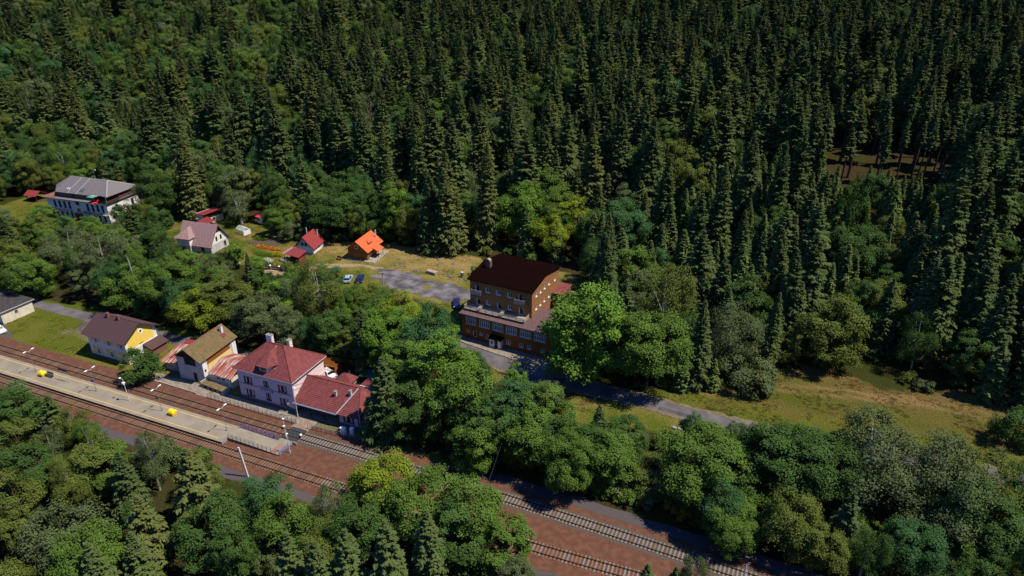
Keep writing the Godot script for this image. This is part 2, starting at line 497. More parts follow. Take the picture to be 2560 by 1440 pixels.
func lay_out():
	# open_polys: [what, outline]; trees keep out of them
	open_polys = [
		["rail", PackedVector2Array([V(-270, 64.5), V(90, 64.5), V(90, 80), V(8, 80.5), V(-20, 83), V(-44, 83.2), V(-62, 84.5), V(-62, 100), V(-90, 101), V(-110, 100.5), V(-200, 100.5), V(-270, 100)])],
		["green", PackedVector2Array([V(-240, 122), V(-214, 128), V(-186, 130), V(-184, 152), V(-222, 154), V(-240, 148)])],
		["garden", PackedVector2Array([V(-176, 138), V(-158, 132), V(-157, 126), V(-142, 124), V(-126, 129), V(-126, 148), V(-143, 152), V(-160, 157), V(-176, 152)])],
		["dry", PackedVector2Array([V(-127, 132), V(-112, 128), V(-98, 122), V(-74, 122), V(-62, 115), V(-36, 112), V(-36, 146), V(-48, 158), V(-76, 156.5), V(-90, 156), V(-108, 154), V(-127, 147)])],
		["field", PackedVector2Array([V(-18.9, 110.5), V(-10.7, 116.3), V(-2.6, 118.7), V(2.2, 128.6), V(9.4, 133.0), V(24.1, 131.1), V(33.2, 132.1), V(40.9, 134.8), V(47.9, 130.5), V(62, 132), V(72, 118), V(56, 113), V(35.6, 115.7), V(15.9, 110.4), V(6.0, 109.4)])],
		["verge", PackedVector2Array([V(-56.6, 111.7), V(-43.8, 106.4), V(-30.7, 104.5), V(-18.2, 107.5), V(6.2, 107.1), V(-2.9, 102.8), V(-9.6, 101.6), V(-27.4, 96.9), V(-32.2, 104.3), V(-47.3, 104.2)])],
	]
	road_line = PackedVector2Array([V(-66, 118), V(-59.5, 113.4), V(-49, 111.6), V(-40, 109.3), V(-30, 108.4), V(-19, 108.5), V(-8, 107.4), V(4.5, 107.1), V(16, 107.5), V(32, 109.0), V(60, 112)])
	# points of the place that the trees on the near side leave in view: [s, t, height]
	for q in [
		[-59.8, 117.2, 0.1], [-51.0, 116.8, 0.1], [-45.3, 116.0, 0.1], [-53.9, 112.9, 0], [-47.0, 109.7, 0], [-40.1, 107.9, 0], [-32.8, 108.5, 0], [-41.2, 110.6, 0],
		[-24.1, 106.4, 0], [-18.4, 108.7, 0], [-10.7, 107.8, 0], [-3.5, 107.9, 0], [2.1, 107.2, 0], [-16.2, 105.4, 0], [-26.5, 103.9, 0], [-12.5, 102.0, 0],
		[-11.9, 114.4, 0], [-4.6, 116.3, 0], [5.7, 129.1, 0], [9.7, 120.1, 0], [23.7, 124.7, 0], [30.2, 122.0, 0], [38.7, 128.1, 0], [43.3, 126.1, 0], [15.3, 115.9, 0], [35.0, 120.2, 0], [45.2, 123.0, 0], [41.1, 120.1, 0], [35.5, 123.6, 0], [44.8, 118.2, 0], [20.0, 117.6, 0], [11.3, 113.4, 0],
		[-97.7, 129.9, 0], [-94.1, 129.0, 0], [-90.8, 134.1, 0], [-82.9, 128.7, 0], [-76.5, 129.3, 0], [-72.2, 131.6, 0], [-70.5, 136.9, 0], [-96.0, 134.5, 0], [-64.1, 126.0, 0],
		[-107.1, 142.7, 0], [-101.5, 142.0, 0], [-106.2, 138.6, 0], [-123.1, 136.4, 0], [-120.7, 138.6, 0], [-118.8, 127.9, 0], [-123.4, 130.2, 0], [-130.9, 134.3, 0], [-140.3, 140.1, 0],
		[-155.2, 130.9, 0], [-149.8, 131.5, 0], [-145.8, 131.2, 0], [-147.4, 137.3, 0], [-158.5, 131.9, 0], [-151.2, 129.9, 0], [-145.1, 133.4, 0], [-147.7, 140.2, 0], [-215.7, 138.3, 0], [-204.8, 136.9, 0], [-193.9, 138.8, 0], [-202.5, 154.5, 0], [-228.3, 137.7, 0], [-221.3, 130.2, 0],
		[-169.2, 96.4, 0], [-158.6, 95.0, 0], [-169.0, 94.2, 0], [-152.2, 95.4, 0], [-125.9, 96.3, 0], [-105.8, 97.5, 0], [-150.4, 96.2, 6], [-145.9, 100.3, 8], [-134.8, 100.4, 6], [-127.3, 95.3, 0],
		[-117.6, 93.7, 3.5], [-105.4, 96.0, 7.5], [-91.9, 93.3, 11], [-81.2, 94.5, 7], [-83.1, 97.3, 1], [-79.5, 97.9, 0.5], [-75.2, 98.9, 1.5], [-84.8, 102.5, 2],
		[-144.0, 73.0, 0], [-128.6, 70.6, 0], [-114.4, 70.0, 0], [-101.7, 69.8, 0], [-91.7, 69.6, 0], [-83.1, 68.4, 0], [-76.4, 68.9, 0], [-69.3, 68.5, 0], [-65.0, 68.2, 0], [-109.4, 69.3, 0], [-97.1, 69.2, 0],
		[-35.0, 79.6, 0], [-27.5, 73.2, 0], [-20.7, 68.6, 0], [-24.2, 69.5, 0], [-15.2, 70.1, 0], [-9.7, 71.9, 0], [-35.1, 76.6, 0],
		[-62.5, 79.8, 0], [-49.7, 83.3, 0], [-39.6, 81.8, 0], [-32.4, 82.2, 0], [-21.9, 82.0, 0], [-11.5, 79.8, 0], [-2.5, 80.1, 0], [6.2, 78.9, 0], [-67.8, 81.3, 0],
		[-80.3, 84.5, 0], [-70.4, 85.0, 0], [-66.9, 85.1, 1.5], [-69.9, 88.8, 3],
	]:
		sights.append(P(q[0], q[1], q[2]))
	for q in CLEARING:
		sights.append(P(q.x, q.y, 2.0))
	for i in 16:
		sights.append(P(-40.0 + i * 3.2, track_a(-40.0 + i * 3.2) + 3.6))


func where(s: float, t: float) -> String:
	for o in open_polys:
		if Geometry2D.is_point_in_polygon(Vector2(s, t), o[1]):
			return o[0]
	return ""


func road_gap(s: float, t: float) -> float:
	var p := Vector2(s, t)
	var d := 1e9
	for i in road_line.size() - 1:
		d = minf(d, p.distance_to(Geometry2D.get_closest_point_to_segment(p, road_line[i], road_line[i + 1])))
	return d


func turf(s: float, t: float) -> Color:
	# linear base colour of the bare ground
	var a := noise_a.get_noise_2d(s, t)
	var b := noise_b.get_noise_2d(s, t)
	var js := s + 2.2 * noise_b.get_noise_2d(s * 0.6 + 400, t * 0.6)
	var jt := t + 2.2 * noise_b.get_noise_2d(s * 0.6, t * 0.6 + 400)
	var floor_ := Color(0.050, 0.040, 0.018).lerp(Color(0.040, 0.050, 0.014), clampf(0.5 + a * 1.4, 0, 1))
	if t > 170:
		floor_ = floor_.lerp(Color(0.062, 0.034, 0.022), clampf(b * 1.3 + 0.25, 0, 1) * 0.8)
	var green := Color(0.085, 0.115, 0.014).lerp(Color(0.150, 0.142, 0.030), clampf(0.45 + a * 1.3 + b * 0.5, 0, 1))
	match where(js, jt):
		"rail":
			if t < 66:
				return floor_.lerp(Color(0.075, 0.066, 0.035), 0.6)
			if t > 80 and s < -60:
				var c := green
				if t > 88 and s < -138 and s > -152:
					c = c.lerp(Color(0.21, 0.165, 0.10), clampf(0.7 + b * 1.2, 0, 1))
				if s > -116:
					c = c.lerp(Color(0.19, 0.155, 0.085), clampf(0.55 + b * 1.4, 0, 1))
				return c
			return Color(0.15, 0.12, 0.05).lerp(green, clampf(0.5 + b, 0, 1))
		"green":
			return Color(0.085, 0.115, 0.012).lerp(Color(0.15, 0.14, 0.03), clampf(0.3 + a + b * 0.6, 0, 1))
		"garden":
			return Color(0.075, 0.11, 0.014).lerp(Color(0.19, 0.15, 0.045), clampf(0.35 + b * 1.3 + a, 0, 1))
		"dry":
			var f := clampf(0.20 + smoothstep(137.0, 148.0, t) * 0.45 + a * 1.1 + b * 0.9, 0, 1)
			return Color(0.115, 0.132, 0.022).lerp(Color(0.29, 0.215, 0.080), f)
		"field":
			var near := smoothstep(7.0, 3.0, absf(road_gap(s, t) - 3.0))
			var band := clampf(0.5 + 1.1 * noise_a.get_noise_2d(s * 0.5, t * 3.0) + 0.5 * b, 0, 1)
			var c := Color(0.078, 0.095, 0.015).lerp(Color(0.138, 0.106, 0.034), band)
			c = c.lerp(Color(0.16, 0.10, 0.042), smoothstep(124.0, 134.0, t - absf(b) * 3) * 0.7)
			var rd := 1e9
			for i in RUTS.size() - 1:
				rd = minf(rd, Vector2(s, t).distance_to(Geometry2D.get_closest_point_to_segment(Vector2(s, t), RUTS[i], RUTS[i + 1])))
			c = c.lerp(Color(0.23, 0.150, 0.066), smoothstep(0.9, 0.3, absf(rd - 1.0 + b * 0.6)) * clampf(0.7 + a, 0.2, 0.9))
			return c.lerp(Color(0.105, 0.125, 0.016), near * clampf(0.55 + b, 0, 1))
		"verge":
			return Color(0.085, 0.118, 0.015).lerp(Color(0.190, 0.155, 0.048), clampf(0.42 + a * 1.2 + b * 1.0, 0, 1))
	return floor_


func build_ground():
	var xs := []
	var ys := []
	for v in [-4000, -2600, -1700, -1100, -800, -600, -480, -400, -350, -310, -280]:
		xs.append(float(v))
	var x := -262.0
	while x < 92:
		xs.append(x)
		x += 1.0
	for v in [95, 105, 120, 140, 170, 210, 260, 330, 420, 560, 800, 1200, 1900, 3000, 4500]:
		xs.append(float(v))
	for v in [-3000, -1500, -700, -350, -180, -90, -40, -10, 10, 20, 28, 36, 42, 48, 52, 56]:
		ys.append(float(v))
	x = 58.0
	while x < 168:
		ys.append(x)
		x += 1.0
	x = 170.0
	while x < 330:
		ys.append(x)
		x += 4.0
	for v in [335, 345, 360, 380, 405, 435, 470, 510, 560, 620, 700, 850, 1100, 1500, 2200, 3200, 4500]:
		ys.append(float(v))
	var pts := PackedVector3Array()
	var cols := PackedColorArray()
	var nrm := PackedVector3Array()
	var ix := PackedInt32Array()
	var e := 0.6
	for t in ys:
		for s in xs:
			var h := hill(s, t)
			pts.append(W(s, t, h))
			cols.append(turf(s, t))
			var dx := (hill(s + e, t) - hill(s - e, t)) / (2 * e)
			var dt := (hill(s, t + e) - hill(s, t - e)) / (2 * e)
			nrm.append((Vector3.UP - W(1, 0, 0) * dx - W(0, 1, 0) * dt).normalized())
	var n := xs.size()
	for j in ys.size() - 1:
		for i in n - 1:
			var a := j * n + i
			ix.append_array([a, a + n, a + 1, a + 1, a + n, a + n + 1])
	var arr := []
	arr.resize(Mesh.ARRAY_MAX)
	arr[Mesh.ARRAY_VERTEX] = pts
	arr[Mesh.ARRAY_NORMAL] = nrm
	arr[Mesh.ARRAY_COLOR] = cols
	arr[Mesh.ARRAY_INDEX] = ix
	var me := ArrayMesh.new()
	me.add_surface_from_arrays(Mesh.PRIMITIVE_TRIANGLES, arr)
	var o := MeshInstance3D.new()
	o.name = "ground"
	o.mesh = me
	o.material_override = mats["ground"]
	o.set_meta("kind", "structure")
	add_child(o)


func hill(s: float, t: float) -> float:
	# the far country levels out behind the hill that closes the view
	var h := H(s, minf(t, 620.0))
	return h


func edge(s0: float, s1: float, t0: float, amp: float, step := 2.0, f := 1.0) -> Array:
	var out := []
	var s := s0
	while s < s1 + 0.01:
		out.append(Vector2(s, t0 + amp * noise_b.get_noise_2d(s * f, t0 * 7.0)))
		s += step
	return out


func track_a(s: float) -> float:
	return 78.75 - 0.0004 * pow(maxf(0.0, s + 60.0), 2.0)


func track_b(s: float) -> float:
	return 70.25 + 0.0006 * pow(maxf(0.0, s + 50.0), 2.0)


func build_roads():
	# the rust-brown track bed, in two widths, and the grey gravel beside it
	var lo := []
	var hi := []
	var s := -262.0
	while s <= 90.0:
		lo.append(Vector2(s, 67.1 + 0.5 * noise_b.get_noise_2d(s, 5.0) + 0.00028 * pow(maxf(0.0, s + 40.0), 2.0)))
		hi.append(Vector2(s, minf(82.3, track_a(s) + 3.35 + maxf(0.0, minf(0.7, (-44.0 - s) * 0.04))) + 0.45 * noise_b.get_noise_2d(s, 91.0)))
		s += 2.0
	var st := S()
	ribbon(st, lo, hi, 0.03, 5, 3.0)
	struct("ballast_bed", st, mats["ballast"])
	st = S()
	var g0 := []
	var g1 := []
	for p in lo:
		g0.append(p + Vector2(0, -1.9 + 0.8 * noise_b.get_noise_2d(p.x * 0.7, 300.0)))
		g1.append(p + Vector2(0, 0.3))
	ribbon(st, g0, g1, 0.016, 2, 3.0)
	struct("gravel_strip", st, mats["gravel_grey"])
	st = S()
	g0 = []
	g1 = []
	s = -46.0
	while s <= 90.0:
		g0.append(Vector2(s, track_a(s) + 3.0))
		g1.append(Vector2(s, track_a(s) + 3.2 + 1.9 * smoothstep(-46.0, -36.0, s) + 0.4 * noise_b.get_noise_2d(s, 77.0)))
		s += 2.0
	ribbon(st, g0, g1, 0.055, 3, 3.0)
	struct("gravel_path", st, mats["gravel_grey"])
	# greyer stone round the two tracks
	for k in [[-74.4, 60.0, 0], [-262.0, -78.0, 0], [-60.0, 60.0, 1]]:
		st = S()
		g0 = []
		g1 = []
		s = k[0]
		while s <= k[1]:
			var c := track_b(s) if k[2] else track_a(s)
			g0.append(Vector2(s, c - 1.75 + 0.15 * noise_b.get_noise_2d(s * 2, 55.0)))
			g1.append(Vector2(s, c + 1.75 + 0.15 * noise_b.get_noise_2d(s * 2, 155.0)))
			s += 1.5
		ribbon(st, g0, g1, 0.045, 1, 3.0)
		struct("track_gravel", st, mats["ballast_grey"] if k[0] > -80 and k[2] == 0 else mats["ballast"])
	# asphalt road past the hotel
	st = S()
	var l := []
	var r := []
	for i in road_line.size():
		var a := road_line[maxi(0, i - 1)]
		var b := road_line[mini(road_line.size() - 1, i + 1)]
		var d := (b - a).normalized().orthogonal()
		var w: float = 2.0 if i > 4 else 2.0 + [1.0, 1.7, 1.2, 0.6, 0.2][i]
		l.append(road_line[i] - d * w)
		r.append(road_line[i] + d * w)
	ribbon(st, l, r, 0.05, 4, 1.2)
	struct("road", st, mats["asphalt"])
	# its crumbling edges and darker mended strips
	for side in [l, r]:
		st = S()
		var u := []
		var v := []
		for i in road_line.size() - 1:
			var n := int((road_line[i + 1] - road_line[i]).length() / 0.9)
			for j in n:
				var p: Vector2 = side[i].lerp(side[i + 1], float(j) / n)
				var c: Vector2 = road_line[i].lerp(road_line[i + 1], float(j) / n)
				var d := (p - c).normalized()
				u.append(p - d * (0.22 + 0.35 * noise_b.get_noise_2d(p.x * 6.0, p.y * 6.0)))
				v.append(p + d * (0.55 + 0.8 * noise_b.get_noise_2d(p.x * 4.0 + 50.0, p.y * 4.0)))
		ribbon(st, u, v, 0.066, 1, 1.0)
		struct("road_verge", st, mats["verge_soil"])
	st = S()
	for q in [[3.2, 3.9, 0.30, 0.62], [4.35, 4.6, 0.1, 0.9], [5.4, 6.1, 0.55, 0.85], [6.9, 7.2, 0.15, 0.5], [7.3, 7.7, 0.1, 0.9], [1.2, 1.6, 0.4, 0.7]]:
		var u := []
		var v := []
		for k in 5:
			var f: float = lerpf(q[0], q[1], k / 4.0)
			var i := int(f)
			var a: Vector2 = l[i].lerp(l[i + 1], f - i)
			var b: Vector2 = r[i].lerp(r[i + 1], f - i)
			u.append(a.lerp(b, q[2] + 0.02 * (k % 2)))
			v.append(a.lerp(b, q[3] - 0.03 * (k % 2)))
		ribbon(st, u, v, 0.060, 1, 1.0)
	struct("road_patch", st, mats["asphalt_dark"])
	# road behind the station, with the yard it opens into
	st = S()
	ribbon(st, edge(-262, -82, 95.2, 0.5, 3.0), edge(-262, -82, 98.6, 0.8, 3.0), 0.02, 2, 4.0)
	struct("station_road", st, mats["asphalt"])
	st = S()
	ribbon(st, [V(-151, 92.6), V(-147, 90.5), V(-141, 89.5), V(-137, 90)], [V(-152, 95.8), V(-147, 95.8), V(-141, 95.8), V(-136, 95.8)], 0.012, 3, 2.0)
	ribbon(st, [V(-170, 81.9), V(-166, 81.9), V(-161, 82.2)], [V(-170, 86.5), V(-165, 85.6), V(-160, 83.4)], 0.012, 3, 2.0)
	struct("gravel_yard", st, mats["gravel_grey"])
	st = S()
	ribbon(st, edge(-117, -101, 82.0, 0.2, 2.0), edge(-117, -101, 84.9, 0.5, 2.0), 0.014, 2, 2.0)
	struct("earth_yard", st, mats["paving"])
	# worn asphalt of the parking place beside the hotel, in ragged patches
	for q in [[-84, 133.5, 9.5, 5.0, 51], [-75, 134.0, 7.5, 5.4, 52], [-88, 138.0, 8.0, 2.6, 53], [-69, 135.5, 5.5, 3.6, 54], [-93, 135.0, 3.0, 1.2, 56]]:
		var pts := []
		for i in 40:
			var a := TAU * i / 40
			var k := 0.85 + 0.45 * noise_b.get_noise_2d(cos(a) * 9 + q[4] * 10, sin(a) * 9)
			pts.append(Vector2(q[0] + cos(a) * q[2] * k, q[1] + sin(a) * q[3] * k))
		st = S()
		var c := Vector2(q[0], q[1])
		var lift: float = 0.03 + 0.004 * (q[4] - 50)
		for i in 40:
			var u: Vector2 = pts[i]
			var v: Vector2 = pts[(i + 1) % 40]
			tri(st, P(c.x, c.y, lift), P(u.x, u.y, lift), P(v.x, v.y, lift))
		struct("worn_asphalt", st, mats["asphalt_worn"])
	# sandy lane through the garden, path up to the cabin
	st = S()
	ribbon(st, [V(-121.0, 124.3), V(-117.1, 125.8), V(-114.1, 129.2), V(-110.4, 133.7), V(-101.2, 138.8), V(-93.5, 138.3)], [V(-123.5, 127.2), V(-120.2, 129.5), V(-116.7, 132.6), V(-112.4, 136.3), V(-102.2, 140.2), V(-94.9, 140.6)], 0.03, 2, 2.0)
	struct("dirt_lane", st, mats["sand"])
	# hotel pavement
	st = S()
	var fl := []
	var fr := []
	for i in 9:
		var f := i / 8.0
		fl.append(V(-60.5, 114.9).lerp(V(-38, 110.9), f))
		fr.append(V(-60.1, 117.3).lerp(V(-37.6, 115.1), f))
	for i in 8:
		var a: Vector2 = fl[i]
		var b: Vector2 = fl[i + 1]
		hexa(st, (P(a.x, a.y, 0.0) + P(b.x, b.y, 0.0) + P(fr[i].x, fr[i].y, 0) + P(fr[i + 1].x, fr[i + 1].y, 0)) / 4.0 + Vector3.UP * 0.06, (P(b.x, b.y) - P(a.x, a.y)) / 2, Vector3.UP * 0.14, (P(a.x, a.y) - P(fr[i].x, fr[i].y)) / 2)
	struct("pavement", st, mats["paving"])

# ---------------------------------------------------------------- railway
func build_railway():
	var sl := BoxMesh.new()
	sl.size = Vector3(0.26, 0.14, 2.5)
	for k in 2:
		var tr := thing("railway_track", -80, 78.75 if k == 0 else 70.25, 0, 0, ["railway track beside the station building with grey sleepers, crossed by the rubber crossing", "railway track on the forest side of the platform with tan sleepers"][k], "railway track", "tracks of the halt")
		var f := func(s): return track_b(s) if k else track_a(s)
		for side in [-1, 1]:
			var st := S()
			var s := -262.0
			while s < 88.0:
				var n := 4.0 if s < -62 else 2.0
				var a := W(s, f.call(s) + side * 0.752, 0.205) - tr.position
				var b := W(s + n, f.call(s + n) + side * 0.752, 0.205) - tr.position
				bar(st, a, b, 0.075, 0.15)
				bar(st, a - Vector3.UP * 0.065, b - Vector3.UP * 0.065, 0.15, 0.025)
				s += n
			var r := part(tr, "rail", st, mats["rail_rust"])
			r.rotation.y = TH
		var rest := S()
		var i := 0
		var s := -170.0 if k == 0 else -168.0
		var sl_mats := [mats["sleeper_pale"], mats["sleeper_tan"], mats["sleeper_brown"]]
		var around := -262.0
		while around < 88.0:
			var keep := around >= s and i < 300 and around <= 9.0 and not (k == 0 and around > -77.9 and around < -74.5)
			var yaw: float = atan(f.call(around + 0.5) - f.call(around - 0.5))
			if keep:
				var o := MeshInstance3D.new()
				o.mesh = sl
				var q := rng.randf()
				var m: Material = sl_mats[2] if q < 0.8 else sl_mats[1]
				if k == 0 and around > -76:
					m = sl_mats[0] if q < 0.85 else sl_mats[1]
				elif k == 0:
					m = sl_mats[1] if q < 0.35 else sl_mats[2]
				elif around > -64:
					m = sl_mats[0] if q < 0.5 else sl_mats[1]
				else:
					m = sl_mats[1] if q < 0.8 else sl_mats[2]
				o.material_override = m
				o.name = "sleeper" if i == 0 else "sleeper_%03d" % i
				o.position = Vector3(around + 80, 0.06 + rng.randf_range(-0.012, 0.012), -(f.call(around) - (78.75 if k == 0 else 70.25)))
				o.rotation.y = yaw + rng.randf_range(-0.012, 0.012)
				tr.add_child(o, true)
				i += 1
			elif around < s or around > 9.0:
				var c := Vector3(around + 80, 0.06, -(f.call(around) - (78.75 if k == 0 else 70.25)))
				box(rest, c, sl.size)
			around += 0.6
		part(tr, "far_sleepers", rest, sl_mats[1]).set_meta("kind", "stuff")
	# island platform with its two yellow lines, the ramp down to the crossing
	var st := S()
	var top := S()
	var p := func(s, t, y): return W(s, t, y)
	for a in range(-262, -86, 8):
		var b := minf(a + 8, -86.4)
		var n0 := 71.5
		var n1 := 76.35
		quad(top, p.call(a, n0, 0.56), p.call(b, n0, 0.56), p.call(b, n1, 0.56), p.call(a, n1, 0.56))
		for q in [[n0, 1], [n1, -1]]:
			var t: float = q[0]
			var u: float = t + q[1] * 0.22
			quad(st, p.call(a, t, 0.44), p.call(b, t, 0.44), p.call(b, t, 0.56), p.call(a, t, 0.56))
			quad(st, p.call(a, u, 0.44), p.call(b, u, 0.44), p.call(b, t, 0.44), p.call(a, t, 0.44))
			quad(st, p.call(a, u, -0.3), p.call(b, u, -0.3), p.call(b, u, 0.44), p.call(a, u, 0.44))
	quad(st, p.call(-86.4, 71.5, -0.3), p.call(-86.4, 76.35, -0.3), p.call(-86.4, 76.35, 0.56), p.call(-86.4, 71.5, 0.56))
	struct("platform", top, mats["platform_top"])
	var e := struct("platform_edge", st, mats["concrete"])
	st = S()
	for t in [72.25, 75.6]:
		for a in range(-262, -88, 6):
			quad(st, p.call(a, t - 0.09, 0.565), p.call(minf(a + 6, -87.6), t - 0.09, 0.565), p.call(minf(a + 6, -87.6), t + 0.09, 0.565), p.call(a, t + 0.09, 0.565))
	struct("platform_line", st, mats["line_yellow"])
	st = S()
	for q in [[-86.35, -80.0, 0.55, 0.36], [-80.0, -74.7, 0.36, 0.12]]:
		quad(st, p.call(q[0], 72.9, q[2]), p.call(q[1], 72.9, q[3]), p.call(q[1], 76.3, q[3]), p.call(q[0], 76.3, q[2]))
		quad(st, p.call(q[0], 72.9, -0.2), p.call(q[1], 72.9, -0.2), p.call(q[1], 72.9, q[3]), p.call(q[0], 72.9, q[2]))
		quad(st, p.call(q[1], 76.3, -0.2), p.call(q[0], 76.3, -0.2), p.call(q[0], 76.3, q[2]), p.call(q[1], 76.3, q[3]))
	quad(st, p.call(-74.7, 72.9, -0.1), p.call(-74.7, 76.3, -0.1), p.call(-74.7, 76.3, 0.12), p.call(-74.7, 72.9, 0.12))
	quad(st, p.call(-77.8, 76.3, 0.2), p.call(-74.7, 76.3, 0.13), p.call(-74.7, 77.3, 0.16), p.call(-77.8, 77.3, 0.18))
	struct("ramp", st, mats["platform_top"])
	st = S()
	quad(st, p.call(-76.9, 72.95, 0.235), p.call(-75.9, 72.95, 0.185), p.call(-75.9, 75.6, 0.185), p.call(-76.9, 75.6, 0.235))
	quad(st, p.call(-77.5, 80.9, 0.105), p.call(-75.0, 80.9, 0.105), p.call(-75.0, 81.35, 0.105), p.call(-77.5, 81.35, 0.105))
	quad(st, p.call(-76.8, 81.4, 0.105), p.call(-76.0, 81.4, 0.105), p.call(-76.0, 83.6, 0.105), p.call(-76.8, 83.6, 0.105))
	struct("tactile_paving", st, mats["paving_red"])
	# paving between the tracks and the station
	st = S()
	for q in [[-103.0, -100.0, 81.7, 82.9], [-100.0, -78.2, 81.9, 84.2], [-78.2, -74.4, 80.4, 84.0]]:
		var a: float = q[0]
		while a < q[1]:
			var b := minf(a + 3.0, q[1])
			quad(st, p.call(a, q[2], 0.1), p.call(b, q[2], 0.1), p.call(b, q[3], 0.1), p.call(a, q[3], 0.1))
			quad(st, p.call(a, q[2], -0.1), p.call(b, q[2], -0.1), p.call(b, q[2], 0.1), p.call(a, q[2], 0.1))
			a += 3.0
	struct("pavement", st, mats["paving"])
	# rubber panels of the level crossing, each a piece
	var cr := thing("crossing_deck", -76.2, 78.75, 0, 0, "dark rubber foot crossing laid between and beside the rails before the station", "level crossing")
	for r in [[-1.75, -0.85], [-0.65, -0.03], [0.03, 0.65], [0.85, 1.75]]:
		for i in 3:
			var s2 := S()
			box(s2, Vector3(-1.07 + i * 1.07, 0.19 + rng.randf_range(0, 0.006), -(r[0] + r[1]) / 2), Vector3(1.05, 0.16, r[1] - r[0]))
			part(cr, "panel", s2, mats["rubber"])
	# railings
	railing("blue-grey railing along the paving in front of the station building", -99.8, -77.8, 81.75, 81.55, 0.1, 22, "rail_grey", "rail_blue")
	railing("blue railing beside the grass strip in front of the low station annexe", -74.9, -63.0, 81.15, 82.1, 0.02, 12, "rail_grey", "rail_blue")
	railing("long blue railing on the near side of the platform ramp", -86.2, -74.6, 72.95, 72.95, 0.4, 12, "rail_grey", "rail_blue")
	railing("bright blue railing on the station side of the platform ramp", -86.3, -77.6, 76.25, 76.25, 0.42, 9, "rail_blue", "rail_blue")
	railing("short bright blue railing closing the end of the platform ramp", -74.65, -74.55, 73.0, 75.9, 0.1, 4, "rail_blue", "rail_blue")


func railing(label: String, s0: float, s1: float, t0: float, t1: float, y: float, n: int, m: String, ends: String):
	var o := thing("railing", (s0 + s1) / 2, (t0 + t1) / 2, 0, 0, label, "railing", "railings of the halt")
	var at := func(f, h):
		var q: Vector3 = W(lerpf(s0, s1, f), lerpf(t0, t1, f), h + y * (1.0 if y < 0.3 else 1.0 - 0.6 * f)) - o.position
		return q.rotated(Vector3.UP, TH)
	for i in n + 1:
		var st := S()
		tube(st, at.call(float(i) / n, 0), at.call(float(i) / n, 1.1), 0.035, 0.035, 5)
		part(o, "post", st, mats[ends if i == 0 or i == n else m])
	for h in [1.1, 0.6]:
		var st := S()
		tube(st, at.call(0, h), at.call(1, h), 0.032, 0.032, 5)
		part(o, "handrail" if h > 1 else "middle_rail", st, mats[m])
	var st := S()
	var k := n * 4
	for i in k:
		tube(st, at.call((i + 0.5) / k, 0.15), at.call((i + 0.5) / k, 1.08), 0.012, 0.012, 3)
	tube(st, at.call(0, 0.15), at.call(1, 0.15), 0.02, 0.02, 4)
	part(o, "balusters", st, mats[m]).set_meta("kind", "stuff")

# ---------------------------------------------------------------- station buildings
func R(x: float, y: float, w: float, h: float) -> Rect2:
	return Rect2(x, y, w, h)


func four_walls(st: SurfaceTool, w: float, d: float, y0: float, h: float, front: Array, right: Array, back := [], left := [], depth := 0.22):
	# front wall at z = 0, right wall at x = w
	wall(st, Vector3(0, y0, 0), Vector3.RIGHT, w, h, front, depth)
	wall(st, Vector3(w, y0, 0), Vector3.FORWARD, d, h, right, depth)
	wall(st, Vector3(w, y0, -d), Vector3.LEFT, w, h, back, depth)
	wall(st, Vector3(0, y0, -d), Vector3.BACK, d, h, left, depth)


func frustum(st: SurfaceTool, c: Vector3, a: Vector2, b: Vector2, h: float, shift := Vector2.ZERO):
	# a block whose top face (b) differs from its base (a)
	var p := []
	for q in [[-1, 1], [1, 1], [1, -1], [-1, -1]]:
		p.append(c + Vector3(q[0] * a.x / 2, 0, q[1] * a.y / 2))
	for q in [[-1, 1], [1, 1], [1, -1], [-1, -1]]:
		p.append(c + Vector3(q[0] * b.x / 2 + shift.x, h, q[1] * b.y / 2 + shift.y))
	for i in 4:
		quad(st, p[i], p[(i + 1) % 4], p[4 + (i + 1) % 4], p[4 + i])
	quad(st, p[4], p[5], p[6], p[7])
	quad(st, p[3], p[2], p[1], p[0])


func chimney(parent: Node3D, c: Vector3, w: float, d: float, h: float, m: String, cap := "concrete"):
	var st := S()
	box(st, c + Vector3(0, h / 2, 0), Vector3(w, h, d))
	var o := part(parent, "chimney", st, mats[m])
	st = S()
	box(st, c + Vector3(0, h + 0.05, 0), Vector3(w + 0.14, 0.1, d + 0.14))
	for k in [-0.22, 0.22]:
		box(st, c + Vector3(k * w, h + 0.17, 0), Vector3(w * 0.22, 0.14, d * 0.4))
	part(o, "chimney_cap", st, mats[cap])


func sash(parent: Node3D, o: Vector3, ux: Vector3, r: Rect2, depth: float):
	# brown three-light window of the station with its pale inner shutters
	var w: Node3D = opening(parent, "window", o, ux, r, depth, 1, 1, mats["frame_brown"], mats["glass"], 0.14)
	var n := ux.cross(Vector3.UP)
	var a := o + ux * r.position.x + Vector3.UP * r.position.y - n * (depth - 0.03)
	for k in [0.26, 0.74]:
		var st := S()
		hexa(st, a + ux * r.size.x * k + Vector3.UP * r.size.y * 0.5, ux * r.size.x * 0.09, Vector3.UP * (r.size.y * 0.5 - 0.16), n * 0.025)
		part(w, "shutter", st, mats["shutter"])
	var st := S()
	for k in [0.38, 0.62]:
		hexa(st, a + ux * r.size.x * k + Vector3.UP * r.size.y * 0.5, ux * 0.07, Vector3.UP * (r.size.y * 0.5 - 0.13), n * 0.035)
	part(w, "mullion", st, mats["frame_brown"])


